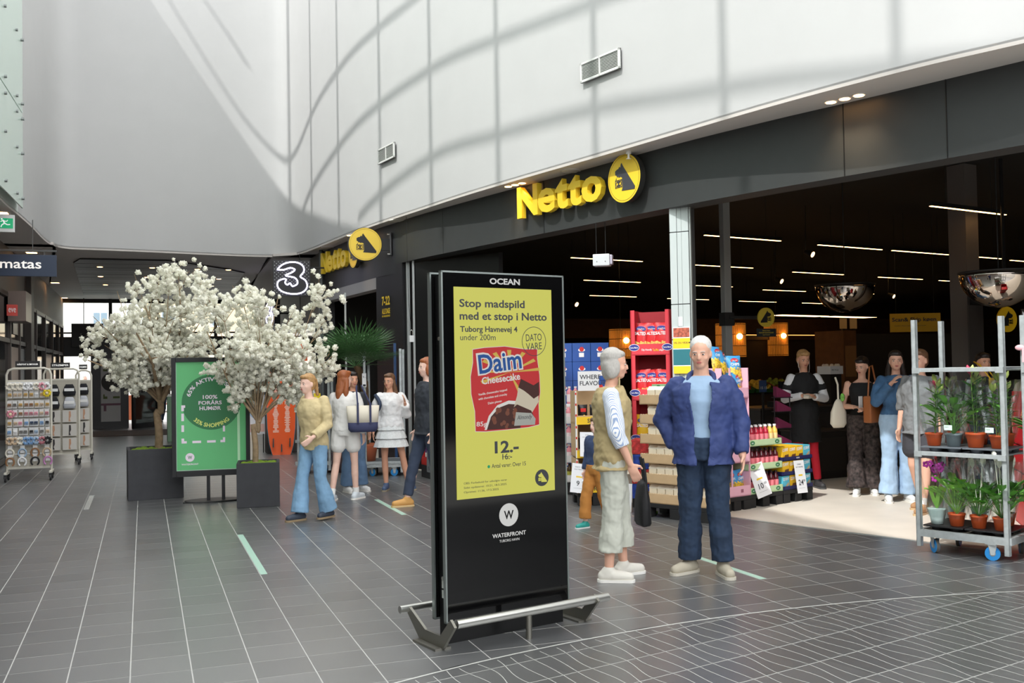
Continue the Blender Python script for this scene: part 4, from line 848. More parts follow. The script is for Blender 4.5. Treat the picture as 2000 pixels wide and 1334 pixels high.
# ------------------------------------------------------------------ palm on a trolley
tg = M('trolley_galv', (170, 176, 178), rough=.45, metal=.5, var=.12, vs=25)
def trolley(label, P4, zt, shelves, group='flower trolleys', zb=.05):
    """P4: the four posts, front left, front right, back right, back left"""
    c = sum((Vector(p) for p in P4), Vector((0, 0)))/4; rz = face(P4[0], P4[1])
    t = thing('flower_trolley', label, 'trolley', (c.x, c.y, 0), rz, group); R_ = Matrix.Rotation(-rz, 2); Q = [R_ @ (Vector(p)-c) for p in P4]
    for q in Q:
        mb = MB(); e = .019; s_ = -1 if q.x > 0 else 1
        mb.box(q.x-e, q.x+e, q.y-e, q.y-e+.006, zb, zt).box(q.x-e, q.x-e+.005, q.y-e, q.y+e, zb, zt).box(q.x+e-.005, q.x+e, q.y-e, q.y+e, zb, zt); mb.build('post', galv, t)
        mb = MB()
        for k in range(int((zt-.3)/.06)): mb.box(q.x-e-.001, q.x-e+.0, q.y-.006, q.y+.006, .25+k*.06, .27+k*.06)
        mb.build('slot_row', M('slot_dark', (60, 62, 62)), t)
    x0, x1 = min(q.x for q in Q), max(q.x for q in Q); y0, y1 = min(q.y for q in Q), max(q.y for q in Q)
    mb = MB(); mb.box(x0, x1, y0-.02, y0+.02, .13, .185).box(x0, x1, y1-.02, y1+.02, .13, .185).box(x0-.02, x0+.02, y0, y1, .13, .185).box(x1-.02, x1+.02, y0, y1, .13, .185); mb.build('base_frame', galv, t)
    MB().box(x0, x1, y0, y1, .172, .18).build('base_board', M('base_board', (110, 104, 96), rough=.7), t)
    for z in shelves:
        s_ = MB().box(x0+.02, x1-.02, y0+.01, y1-.01, z, z+.012).build('shelf', M('shelf_grey', (120, 126, 130), rough=.5, metal=.3), t)
        MB().box(x0+.005, x1-.005, y0-.03, y0-.005, z-.018, z+.014, .002).box(x0+.005, x1-.005, y1+.005, y1+.03, z-.018, z+.014, .002).build('shelf_edge', galv, s_)
        for xx in (x0+.02, x1-.02): MB().box(xx-.03, xx+.03, y0-.04, y0-.028, z-.028, z+.016).build('shelf_clip', galv, s_)
    bw = M('wheel_blue', (30, 130, 200), rough=.4)
    for i, (wx_, wy_) in enumerate(((x0+.10, y0+.05), (x1-.13, y0+.02), (x0+.12, y1-.05), (x1-.08, y1-.05))):
        a = (.9, -1.2, .2, .5)[i]; d = Vector((math.cos(a), math.sin(a), 0)); p = Vector((wx_, wy_, .055))
        wh = MB().cyl(p-d*.014, p+d*.014, .055, n=24).build('wheel', bw, t); MB().cyl(p-d*.016, p+d*.016, .022, n=12).build('hub', M('hub_grey', (150, 152, 150)), wh); MB().cyl(p-d*.012, p+d*.012, .0565, n=24, caps=False).build('tread', M('tread_grey', (96, 92, 84)), wh)
        f_ = MB(); n_ = Vector((-d.y, d.x, 0))
        for sgn in (-1, 1):
            b0 = p+d*.022*sgn
            f_.add([b0+n_*.012+Vector((0, 0, -.012)), b0-n_*.012+Vector((0, 0, -.012)), b0-n_*.035+Vector((0, 0, .075)), b0+n_*.035+Vector((0, 0, .075))], [(0, 1, 2, 3)]); 
        f_.box(p.x-.04, p.x+.04, p.y-.04, p.y+.04, .124, .132); f_.build('fork', galv, t)
    return t, Q
trolley('steel trolley against the black pier carrying a palm', [(3.02, 14.35), (3.52, 14.2), (3.7, 14.75), (3.2, 14.9)], 1.85, (.20,), 'steel trolleys by the far shop opening')
t = thing('fan_palm', 'green fan palm with stiff radiating leaves on a trolley behind the girls', 'palm', (3.06, 14.52, .215), 0, None, 1.0)
MB().rings([(0, 0, 0, .14, .14), (0, 0, .22, .17, .17), (0, 0, .25, .175, .175), (0, 0, .25, .15, .15), (0, 0, .22, .14, .14)], n=24).build('pot', M('terracotta', (170, 92, 60), rough=.8), t)
MB().tube([(0, 0, .2), (.01, 0, .7), (-.01, 0, 1.15), (-.12, 0, 1.40)], [.05, .06, .06, .05], n=10).build('trunk', M('palm_fibre', (96, 74, 50), rough=.95, bump=.8, vs=30), t)
pg = M('palm_green', (74, 112, 66), rough=.5, var=.25, vs=5); rp = random.Random(4)
for k in range(26):
    az = k*2.4; el = [.95, .75, .5, .25, 0.0][k % 5]; L_ = rp.uniform(.42, .56)
    d = Vector((math.cos(az)*math.cos(el), math.sin(az)*math.cos(el), math.sin(el))); hub = Vector((-.12, 0, 1.40))+d*L_*.62
    mb = MB(); mb.tube([(-.12, 0, 1.37), hub], .006, n=5)
    u = d.cross(Vector((0, 0, 1))).normalized(); nn = u.cross(d)
    for i in range(24):
        a = -1.9+3.8*i/23; v = (d*math.cos(a)+u*math.sin(a)).normalized(); l = L_*(1.02-.10*abs(a)); wv = v.cross(nn).normalized()*.013
        tipp = hub+v*l+Vector((0, 0, -.06*l))+nn*.03; m_ = hub+v*l*.5+nn*.02
        mb.add([hub, m_-wv, tipp, m_+wv], [(0, 1, 2, 3)])
    mb.build('leaf', pg, t)
t = thing('potted_flowers', 'dark potted flowering plant low beside the palm trolley', 'plant', (2.75, 15.2, 0)); MB().rings([(0, 0, 0, .12, .12), (0, 0, .3, .15, .15)], n=16).build('pot', M('pot_plum', (70, 56, 60)), t)
mb = MB()
for _ in range(90): a = Vector((rp.gauss(0, .13), rp.gauss(0, .13), rp.uniform(.35, 1.15))); q = Vector((rp.gauss(0, 1), rp.gauss(0, 1), rp.gauss(0, 1))).normalized()*.06; r_ = q.orthogonal().normalized()*.018; mb.add([a-q, a+r_, a+q, a-r_], [(0, 1, 2, 3)])
mb.build('foliage', M('foliage_dark', (60, 74, 54), rough=.6, var=.3, vs=9), t, kind='stuff'); MB().cyl((0, 0, .25), (0, 0, .8), .01).build('stem', twig, t)
t = thing('price_tag', 'white price card hung on the palm trolley post', 'price tag', (3.0, 14.30, 1.30)); MB().box(-.03, .03, -.02, -.017, 0, .2).build('card', paper, t); text('words', '9.-', dark, t, -.02, .13, -.022, h=.03); flat('code_block', dark, t, [rect(-.02, .02, .01, .04)], -.022)
tag(MB().box(-.05, .05, -.002, 0, -.045, .045).build('yellow_tag', M('tag_yellow', (250, 220, 30))), 'small bright yellow tag on the wire trolley behind the blossoms', 'price tag').location = (2.42, 14.9, 1.17)
trolley('empty wire trolley behind the blossoms left of the girls', [(2.18, 15.2), (2.62, 15.05), (2.75, 15.5), (2.3, 15.65)], 1.5, (.5,), 'steel trolleys by the far shop opening')
for k, (x_, y_) in enumerate(((3.62, 14.9),)):
    t = thing('blue_rail_post', 'tall blue metal upright leaning by the black pier', 'post', (3.62, 14.95, 0)); MB().box(-.02, .02, -.015, .015, .1, 1.95, .003).build('upright', M('rail_blue', (40, 76, 120), rough=.4), t); MB().box(-.08, .08, -.06, .06, 0, .1).build('foot', galv, t)
t = thing('padlock_box', 'small white key box hanging on a cord in the dark opening', 'box', at(804, 668, 14.78)); MB().box(-.035, .035, -.02, .02, 0, .10, .006).build('case', paper, t); MB().tube([(-.02, 0, .1), (-.02, 0, .16), (0, 0, .19), (.02, 0, .16), (.02, 0, .1)], .005, n=6).build('shackle', steel, t); MB().tube([(0, 0, .19), (-.04, 0, .6), (-.03, .1, 1.95)], .003, n=5).build('cord', black, t)
struct(MB().slab([(facx(15)+.06, 15.0), (facx(13.4)+.5, 13.4), (facx(13.4)+.56, 13.4), (facx(15)+.12, 15.0)], 0, 3.2).build('wall_left', M('door_recess_black', (22, 22, 23), rough=.4)))
# stand of crisp tubes
t = thing('crisp_stand', 'low red cardboard stand of crisp tubes behind the kiosk', 'stand', (3.74, 13.9, 0), face((3.66, 14.2), (3.74, 13.0)))
MB().box(-.02, .62, .0, .32, 0, .18).build('base', black, t)
for z in (.18, .50): MB().box(-.02, .62, 0, .32, z, z+.02).box(-.02, .62, 0, .006, z, z+.11).build('tray', M('stand_red', (200, 44, 36)), t)
MB().box(-.02, 0, 0, .32, .18, .75).box(.6, .62, 0, .32, .18, .75).build('side_panel', M('stand_red'), t)
MB().box(.3, .5, -.03, -.025, .1, .40).build('price_board', M('price_grey', (120, 124, 128)), t)
for q in (.13, .28): text('price', '15', dark, t, .36, q, -.032, h=.05)
tc = [(90, 50, 110), (30, 120, 70), (60, 150, 210), (120, 190, 225), (40, 130, 80), (150, 60, 90)]
proto = None
for r_, z in enumerate((.20, .52)):
    for k in range(6):
        q = thing('crisp_tube', '%s crisp tube on the %s shelf of the red stand' % (('purple', 'green', 'blue', 'pale blue', 'dark green', 'plum')[k], ('lower', 'upper')[r_]), 'crisps', (0, 0, 0), 0, 'crisp tubes on the red stand')
        p = Vector((3.74, 13.9, 0))+Matrix.Rotation(face((3.66, 14.2), (3.74, 13.0)), 3, 'Z') @ Vector((.06+k*.09, .07, z)); q.location = p
        MB().cyl((0, 0, 0), (0, 0, .225), .036, n=16).build('tube', M('tube%d' % k, tc[k], rough=.35), q); MB().cyl((0, 0, .225), (0, 0, .238), .038, n=16).build('lid', M('lid_clear', (210, 225, 235), rough=.3), q); MB().cyl((0, 0, .09), (0, 0, .15), .0365, n=16).build('label_band', M('lab_white', (235, 225, 215)), q)
# ------------------------------------------------------------------ displays along the shop line
pal = M('pallet_black', (26, 26, 27), rough=.7)
def pallet(t, L, D, z0=0):
    for x in (.06, L/2, L-.06):
        for y in (.05, D-.05): MB().box(x-.055, x+.055, y-.05, y+.05, z0, z0+.10, .006).build('pallet_foot', pal, t)
    MB().box(0, L, 0, D, z0+.10, z0+.145, .005).build('pallet_deck', pal, t)
def loc_at(o, x, y, z): return o.matrix_basis @ Vector((x, y, z))
# 1 cartons on cardboard tiers
a, b = (4.78, 9.16), (5.13, 8.44); bz = face(a, b)
t = bx = thing('carton_display', 'tall cardboard display with six tiers behind the standing couple', 'display', (a[0], a[1], 0), bz)
pallet(t, .8, .4); lip = M('tray_lip', (214, 186, 148), rough=.85)
tz = [.145+.2*i for i in range(6)]
for i, z in enumerate(tz):
    tr_ = MB().box(0, .8, 0, .012, z, z+.095).box(0, .012, 0, .4, z, z+.095).box(.788, .8, 0, .4, z, z+.095).box(0, .8, .388, .4, z, z+.19).box(0, .8, 0, .4, z, z+.01).build('tray', cardboard, t)
    mb = MB()
    for k in range(26): mb.prism([(k*.03, z+.095), (k*.03+.03, z+.095), (k*.03+.015, z+.101)], 0, .012)
    mb.build('serrated_edge', lip, tr_)
MB().box(.02, .78, .115, .38, .145, 1.27).build('inner_block', cardboard, t); freeze(bx)
cm = M('carton_cream', (240, 226, 200), rough=.6)
def carton(loc, rz):
    c = thing('drink_carton', 'cream gable-top carton in the cardboard display', 'carton', loc, rz, 'cartons in the cardboard display')
    MB().box(-.045, .045, -.04, .04, 0, .135, .003).build('body', cm, c)
    MB().add([(-.05, -.04, .135), (.05, -.04, .135), (.05, .04, .135), (-.05, .04, .135), (-.045, -.01, .172), (.045, .014, .172)], [(0, 1, 5, 4), (2, 3, 4, 5), (1, 2, 5), (0, 4, 3)]).build('fold', M('carton_fold', (248, 238, 220), rough=.6), c); return c
base = Vector((a[0], a[1], 0)); Rz = Matrix.Rotation(bz, 3, 'Z'); pc0 = None
for i, z in enumerate(tz):
    for k in range(7):
        p = base+Rz @ Vector((.13+k*.1, .066, z+.012))
        rowl = ('bottom', 'second lowest', 'third lowest', 'third highest', 'second highest', 'top')[i]
        if pc0 is None: pc0 = freeze(carton(p, bz))
        else: q = dup(pc0, p, bz+random.uniform(-.05, .05))
        (q if k or i else pc0)['label'] = 'cream gable-top carton, %s from left on the %s tier of the cardboard display' % (ORD[k], rowl)
for k in range(3):
    q = thing('sample_box', '%s little printed box lying on top of the cardboard display' % ('green', 'blue', 'clear')[k], 'box', base+Rz @ Vector((.06+k*.19, .14, 1.272)), bz, 'boxes on top of the cardboard display')
    MB().box(0, .17, 0, .12, 0, .075, .003).build('box', M('sb%d' % k, ((150, 196, 150), (170, 190, 210), (226, 222, 210))[k], rough=.4), q); flat('print', M('sbp%d' % k, ((60, 130, 80), (60, 90, 150), (180, 150, 110))[k]), q, [circ(.085, .04, .03)], -.001)
# 2 red tortilla chip display
def pillow(w_, h_, d_, nx=9, nz=11):
    vs = []; fs = []
    for s in (-1, 1):
        for j in range(nz):
            for i in range(nx):
                u = -1+2*i/(nx-1); v = -1+2*j/(nz-1); k = (1-abs(u)**2.6)*(1-abs(v)**3.2)
                vs.append((u*w_/2*(1-.05*(1-v*v)), s*d_/2*k+.006*noise.noise(Vector((u*3, v*3, s))), v*h_/2*(1-.02*(1-u*u))))
    n = nx*nz
    for j in range(nz-1):
        for i in range(nx-1):
            q = j*nx+i; fs.append((q, q+1, q+nx+1, q+nx)); fs.append((n+q, n+q+nx, n+q+nx+1, n+q+1))
    return MB().add(vs, fs, True)
def bag_mat(nm, top, low, zc):
    if nm in MATS: return MATS[nm]
    m = M(nm, top, rough=.3, spec=.6); nt = m.node_tree; b_ = nt.nodes['Principled BSDF']; tc = nt.nodes.new('ShaderNodeTexCoord'); sp = nt.nodes.new('ShaderNodeSeparateXYZ'); nz = nt.nodes.new('ShaderNodeTexVoronoi'); nz.inputs['Scale'].default_value = 42
    nt.links.new(tc.outputs['Object'], sp.inputs[0]); nt.links.new(tc.outputs['Object'], nz.inputs['Vector'])
    mm = nt.nodes.new('ShaderNodeMath'); mm.operation = 'MULTIPLY_ADD'; mm.inputs[1].default_value = .05; nt.links.new(nz.outputs['Distance'], mm.inputs[0]); nt.links.new(sp.outputs[2], mm.inputs[2])
    lt = nt.nodes.new('ShaderNodeMath'); lt.operation = 'LESS_THAN'; lt.inputs[1].default_value = zc; nt.links.new(mm.outputs[0], lt.inputs[0])
    cr = nt.nodes.new('ShaderNodeValToRGB'); e = cr.color_ramp.elements; e[0].color = (*lin(low), 1); e[1].color = (*lin(tuple(int(c*.62) for c in low)), 1); e[1].position = .9; e[0].position = .3; nt.links.new(nz.outputs['Distance'], cr.inputs[0])
    mx = nt.nodes.new('ShaderNodeMix'); mx.data_type = 'RGBA'; nt.links.new(lt.outputs[0], mx.inputs[0]); mx.inputs[6].default_value = (*lin(top), 1); nt.links.new(cr.outputs[0], mx.inputs[7]); nt.links.new(mx.outputs[2], b_.inputs['Base Color']); return m
ra_, rb2 = (5.42, 10.65), (5.57, 10.13)
tb = Vector((5.28, 10.30, 0)); tz_ = face((5.10, 10.36), (5.44, 10.04)); TR = Matrix.Rotation(tz_, 3, 'Z')
cr_ = M('display_red', (216, 62, 74), rough=.6); crd = M('display_red_inner', (160, 40, 50), rough=.7); lb = M('logo_blue', (52, 60, 140), rough=.4)
t = thing('chips_display', 'red cardboard display stacked with tortilla chip bags beside the steel column', 'display', tuple(tb), tz_); pallet(t, .46, .6)
W_ = .46
for i, z in enumerate((.145, .62, 1.14, 1.66)):
    h_ = .475 if i == 0 else .52
    tr_ = MB().box(0, W_, .0, .012, z, z+.13).box(0, .05, 0, .012, z+.13, z+h_).box(W_-.05, W_, 0, .012, z+.13, z+h_).box(0, .012, 0, .6, z, z+h_).box(W_-.012, W_, 0, .6, z, z+h_).box(0, W_, .588, .6, z, z+h_).box(0, W_, 0, .6, z, z+.012).build('box_tray', cr_, t)
    MB().box(.013, W_-.013, .3, .31, z+.012, z+h_-.01).build('divider', crd, tr_)
    text('slogan', 'Dip friendly', paper, tr_, .13, z+.045, -.0015, h=.03, wd=.12, bold=.01); text('slogan', 'Tex Mex', yellow, tr_, .26, z+.045, -.0015, h=.03, wd=.07, bold=.01); text('slogan', 'chips', paper, tr_, .335, z+.04, -.0015, h=.03, wd=.05, bold=.01)
    for cx_ in (.04, .43):
        flat('oval_logo', paper, tr_, [circ(cx_, z+.09, .062, .04)], -.0016); flat('oval_logo', lb, tr_, [circ(cx_, z+.09, .057, .035)], -.0026); text('oval_words', 'Santa Maria', paper, tr_, cx_, z+.08, -.0036, h=.02, wd=.09, align='c', bold=.01)
    # printed side facing the viewer's right
    S_ = Matrix.Translation((W_, 0, 0)) @ Matrix.Rotation(PI/2, 4, 'Z')
    for s_, zz, hh, wd in (('TORTILLA', z+.37, .055, .26), ('CHIPS', z+.29, .055, .17)):
        o = text('side_words', s_, M('display_pale', (238, 214, 210)), tr_, .10, zz, -.0015, h=hh, wd=wd, bold=.015); o.data.transform(S_)
    o = flat('hand_hole', black, tr_, [circ(.26, z+.24, .04, .015)], -.0015); o.data.transform(S_)
freeze(t)
bmr = bag_mat('chip_bag', (206, 40, 46), (240, 200, 110), -.02); bmy = bag_mat('yellow_bag', (240, 196, 40), (236, 190, 60), -.05)
def chips(loc, rz, mat, label, group, words, logo, s=1, rot=0):
    q = thing('chip_bag', label, 'chip bag', loc, rz, group, s); q.rotation_euler = (rot, random.uniform(-.08, .08), rz)
    pillow(.19, .30, .085).build('bag', mat, q); flat('oval_logo', logo, q, [circ(0, .085, .05, .027)], -.036); text('brand_words', words[0], paper, q, 0, .078, -.038, h=.014, wd=.075, align='c')
    text('flavour', words[1], paper, q, 0, .02, -.0435, h=.032, wd=.11, align='c', bold=.02); return q
for i, z in enumerate((.145, .62, 1.14, 1.66)):
    for k in range(3):
        p = tb+TR @ Vector((.10+k*.125, .09+.02*(k % 2), z+.185+(.02 if i == 3 else 0)))
        chips(p, tz_+random.uniform(-.15, .15), bmr if i > 1 else bmy, '%s chip bag, %s, on the %s tier of the red display' % (('red' if i > 1 else 'yellow'), ('left', 'middle', 'right')[k], ('bottom', 'second', 'third', 'top')[i]), 'chip bags in the red display', ('Santa Maria', 'SALTED'), lb, s=1.16, rot=-.12)
# 3 pink display with yellow-blue bags
a, b = (5.64, 8.97), (6.05, 9.09); pz = face(a, b); t = thing('pink_display', 'pink cardboard display of yellow and blue snack bags right of the man', 'display', (a[0], a[1], 0), pz); pallet(t, .43, .34)
pk_ = M('display_pink', (232, 178, 196), rough=.6); PR = Matrix.Rotation(pz, 3, 'Z'); pbs = Vector((a[0], a[1], 0))
bmb = bag_mat('snack_bag', (70, 150, 205), (246, 206, 70), .02)
for i, z in enumerate((.145, .50, .86, 1.18)):
    h_ = .35 if i < 2 else .32
    tr_ = MB().box(0, .43, 0, .012, z, z+.11).box(0, .012, 0, .34, z, z+h_).box(.418, .43, 0, .34, z, z+h_).box(0, .43, .33, .34, z, z+h_).box(0, .43, 0, .34, z, z+.012).box(.13, .15, 0, .012, z+.11, z+h_).build('box_tray', pk_, t)
    flat('tray_print', M('pink_print', (150, 90, 110)), tr_, [rect(.27, .31, z+.04, z+.075)], -.0012)
    for k in range(3):
        p = pbs+PR @ Vector((.08+k*.13, .09, z+.15))
        q = chips(p, pz+random.uniform(-.2, .2), bmb, 'yellow and blue snack bag, %s, on the %s tier of the pink display' % (('left', 'middle', 'right')[k], ('bottom', 'second', 'third', 'top')[i]), 'snack bags in the pink display', ('OLW', 'CHIPS'), M('logo_red', (200, 40, 50)), s=.82, rot=-.1)
freeze(t)
for k, (dx, dz, r_) in enumerate(((.16, 1.56, .5), (.34, 1.50, -.4), (.06, 1.60, .1))):
    chips(pbs+PR @ Vector((dx, .12, dz)), pz+r_, bmb, '%s snack bag heaped on top of the pink display' % ('tilted', 'right-leaning', 'upright')[k], 'snack bags heaped on the pink display', ('OLW', 'CHIPS'), M('logo_red'), s=.9, rot=-.2)
# folded yellow floor sign behind the man's legs
t = thing('yellow_price_stand', 'yellow price stand in a black frame low between the man and the pink display', 'sign', (5.44, 8.84, 0), pz+.25); MB().box(0, .3, 0, .03, .05, .48, .004).build('frame', black, t); MB().box(.02, .28, -.003, 0, .07, .46).build('sheet', M('sheet_yellow', (240, 190, 40)), t); text('words', '2 FOR 25', dark, t, .05, .3, -.005, h=.07, bold=.02)
for x in (.03, .27): MB().box(x-.015, x+.015, -.03, .12, 0, .05).build('foot', black, t)
# 4 bottle display with pale green trays
a, b = (6.03, 9.10), (6.57, 9.25); gz = face(a, b); GR = Matrix.Rotation(gz, 3, 'Z'); gb = Vector((a[0], a[1], 0))
t = thing('bottle_display', 'low pale green display of pink drink bottles in three tiers', 'display', tuple(gb), gz); pallet(t, .56, .5)
gt = M('tray_green', (190, 214, 168), rough=.6)
for i, z in enumerate((.145, .40, .655)):
    tr_ = MB().box(0, .56, 0, .01, z, z+.07).box(0, .01, 0, .4, z, z+.07).box(.55, .56, 0, .4, z, z+.07).box(0, .56, 0, .4, z, z+.01).box(0, .56, .39, .4, z, z+.07).build('tray', gt, t)
    for cx_ in (.08, .48): flat('oval_logo', M('logo_green', (40, 120, 70)), tr_, [circ(cx_, z+.036, .036, .022)], -.0012); text('oval_words', 'BIO', paper, tr_, cx_, z+.028, -.0024, h=.014, align='c')
freeze(t)
juice = M('juice_dark', (96, 26, 36), rough=.1, spec=.7); jp = M('juice_label_pink', (240, 130, 140), rough=.4); jy = M('juice_yellow', (240, 190, 90), rough=.1, spec=.7); jyl = M('juice_label_cream', (250, 214, 150), rough=.4); capw = M('cap_white', (238, 238, 236), rough=.35); capd = M('cap_dark', (44, 20, 26), rough=.35); jr = M('juice_red', (178, 40, 60), rough=.1, spec=.7)
def bottle(label, group, body, lab, cap_, loc=(0, 0, 0), s=1, nm='drink_bottle'):
    q = thing(nm, label, 'bottle', loc, 0, group, s)
    MB().rings([(0, 0, 0, .030, .030), (0, 0, .01, .033, .033), (0, 0, .13, .033, .033), (0, 0, .155, .030, .030), (0, 0, .178, .016, .016), (0, 0, .195, .015, .015)], n=14).build('bottle', body, q)
    MB().rings([(0, 0, .025, .0336, .0336), (0, 0, .118, .0336, .0336)], n=14, caps=False).build('label_band', lab, q); MB().cyl((0, 0, .192), (0, 0, .212), .0175, n=12).build('cap', cap_, q); return q
P1 = freeze(bottle('', 'drink bottles in the pale green display', juice, jp, capd)); P2 = freeze(bottle('', 'drink bottles in the pale green display', jr, jp, capw)); P3 = freeze(bottle('', 'drink bottles in the pale green display', jy, jyl, capw))
first = {0: 1, 1: 1, 2: 1}
for i, z in enumerate((.155, .41, .665)):
    for r_ in range(2):
        for k in range(7):
            pr_ = (P1, P2, P3)[0 if i < 2 else (2 if k > 4 else 1)]; which = 0 if i < 2 else (2 if k > 4 else 1)
            p = gb+GR @ Vector((.05+k*.076, .055+r_*.075, z+(.0)))
            lab = '%s bottle, %s from left, %s row, %s tier of the green display' % (('dark-capped red', 'white-capped red', 'white-capped yellow')[which], ORD[k], ('front', 'back')[r_], ('lowest', 'middle', 'top')[i])
            if first[which]: pr_.location = p; pr_.rotation_euler = (0, 0, gz); pr_['label'] = lab; first[which] = 0
            else: dup(pr_, p, gz, lab)
def price_sign(loc, rz, words, tiltx, label, h=.34, wd=.19):
    q = thing('price_sign', label, 'price sign', loc, rz, 'white price signs in front of the displays'); q.rotation_euler = (math.radians(-9), math.radians(tiltx), rz)
    MB().box(-wd/2, wd/2, -.003, 0, 0, h).build('sheet', M('sign_paper', (236, 237, 240), rough=.5), q)
    text('name', words[0], dark, q, 0, h*.86, -.004, h=h*.04, align='c'); text('name', words[1], dark, q, 0, h*.78, -.004, h=h*.035, align='c')
    flat('band', yellow, q, [rect(-wd*.2, wd*.2, h*.52, h*.57)], -.0036); flat('rule', dark, q, [rect(-wd*.3, wd*.3, h*.15, h*.155)], -.0036)
    text('price', words[2], dark, q, -wd*.05, h*.24, -.004, h=h*.17, align='c', bold=.01); text('price_small', words[3], dark, q, wd*.2, h*.34, -.004, h=h*.07); return q
price_sign(gb+GR @ Vector((.20, -.05, .12)), gz-.15, ('SEMPER', 'FRUGTDRIK', '10', '00'), -14, 'white price sign reading 10 leaning on the bottle display', .36, .2)
# 5 cereal bar boxes in navy trays
a, b = (6.58, 9.25), (7.12, 9.43); cz_ = face(a, b); CR = Matrix.Rotation(cz_, 3, 'Z'); cb = Vector((a[0], a[1], 0))
t = thing('cereal_bar_display', 'low navy display of yellow and blue cereal bar boxes in three tiers', 'display', tuple(cb), cz_); pallet(t, .54, .5)
nv = M('tray_navy', (32, 34, 84), rough=.5)
for i, z in enumerate((.145, .305, .465)):
    tr_ = MB().box(0, .54, 0, .008, z, z+.04).box(0, .54, 0, .4, z, z+.006).box(0, .008, 0, .4, z, z+.04).box(.532, .54, 0, .4, z, z+.04).build('tray', nv, t); text('words', 'corny', paper, tr_, .27, z+.01, -.0015, h=.018, align='c', bold=.01)
freeze(t); cby = M('bar_yellow', (246, 196, 40), rough=.4); cbb = M('bar_blue', (90, 190, 215), rough=.4); choc = M('choc_print', (110, 70, 40))
for i, z in enumerate((.152, .312, .472)):
    for k in range(4):
        blue = (k == 3) or (i == 0 and k == 0)
        q = thing('cereal_bar_box', '%s cereal bar box, %s, in the %s navy tray' % ('blue' if blue else 'yellow', ('first', 'second', 'third', 'last')[k], ('bottom', 'middle', 'top')[i]), 'box', cb+CR @ Vector((.012+k*.131, .02, z)), cz_, 'cereal bar boxes in the navy display')
        MB().box(0, .122, 0, .3, 0, .145, .002).build('box', cbb if blue else cby, q); text('words', 'CORNY', paper, q, .008, .09, -.0012, h=.035, wd=.105, bold=.03, tilt=.08)
        flat('bar_print', choc if not blue else cardboard, q, [[(.03, .02), (.11, .03), (.115, .06), (.05, .055)]] if not blue else [[(.06, .01), (.115, .05), (.10, .075), (.045, .03)]], -.0012)
price_sign(cb+CR @ Vector((.26, -.06, .10)), cz_-.05, ('CORNY', 'SALT KARAMEL', '24', '00'), 1, 'white price sign reading 24 in front of the cereal bar boxes', .36, .17)
# 6 blue drink cases stacked left of the couple
cbx = M('case_blue', (44, 84, 158), rough=.45); cred = M('case_red', (200, 50, 50))
def case(loc, rz, label):
    q = thing('drink_case', label, 'case', loc, rz, 'blue drink cases in the left stack'); MB().box(0, .235, 0, .22, 0, .24, .004).build('case', cbx, q)
    flat('badge', paper, q, [circ(.12, .15, .045, .022)], -.001); flat('badge', cred, q, [circ(.12, .16, .03, .03)], -.0018); flat('white_print', paper, q, [rect(.085, .15, .06, .115)], -.0026); return q
sa, sb_ = (4.93, 11.75), (5.40, 11.63); sz = face(sa, sb_); SR = Matrix.Rotation(sz, 3, 'Z'); sbv = Vector((4.93, 11.75, 0))
t = thing('case_platform', 'low black pallet under the blue drink cases', 'pallet', tuple(sbv), sz); pallet(t, .72, .5)
for j in range(7):
    for k in range(3):
        q = case(sbv+SR @ Vector((.0+k*.24, .03, .147+j*.243)), sz, '%s blue drink case, %s from the bottom of the stack' % (('left', 'middle', 'right')[k], ('first', 'second', 'third', 'fourth', 'fifth', 'sixth', 'top seventh')[j]))
# 7 shelf of bottles in front of the cases (white trays)
a, b = (4.79, 11.12), (5.12, 10.98); vz = face(a, b); VR = Matrix.Rotation(vz, 3, 'Z'); vb = Vector((4.79, 11.12, 0))
t = thing('water_display', 'white tray display of pink drink bottles left of the woman in beige', 'display', tuple(vb), vz); pallet(t, .38, .5)
for i, z in enumerate((.145, .38, .615, .85)): MB().box(0, .38, 0, .01, z, z+.085).box(0, .38, 0, .4, z, z+.01).box(0, .01, 0, .4, z, z+.085).box(.37, .38, 0, .4, z, z+.085).build('tray', M('tray_white', (226, 226, 224)), t)
freeze(t); W1 = freeze(bottle('', 'bottles in the white tray display', M('water_pink', (232, 150, 160), rough=.15), M('lab_white2', (240, 225, 225)), capw)); W2 = freeze(bottle('', 'bottles in the white tray display', M('water_dark', (80, 60, 30), rough=.15), M('lab_olive', (180, 176, 70)), capd)); fl1 = [1, 1]
for i, z in enumerate((.156, .391, .626, .861)):
    for k in range(5):
        pr_, w_ = (W2, 1) if i < 1 else (W1, 0); p = vb+VR @ Vector((.045+k*.073, .055, z)); lab = '%s bottle, %s in the %s white tray' % (('pink', 'olive')[w_], ('first', 'second', 'third', 'fourth', 'fifth')[k], ('bottom', 'second', 'third', 'top')[i])
        if fl1[w_]: pr_.location = p; pr_.rotation_euler = (0, 0, vz); pr_['label'] = lab; fl1[w_] = 0
        else: dup(pr_, p, vz, lab)
for k in range(4): dup(W1, vb+VR @ Vector((.06+k*.075, .12, 1.09)), vz, '%s clear bottle standing on top of the white tray display' % ('first', 'second', 'third', 'fourth')[k], 'bottles on top of the white tray display')
MB().box(.02, .36, .08, .2, .94, 1.088).build('top_ledge', paper, t)
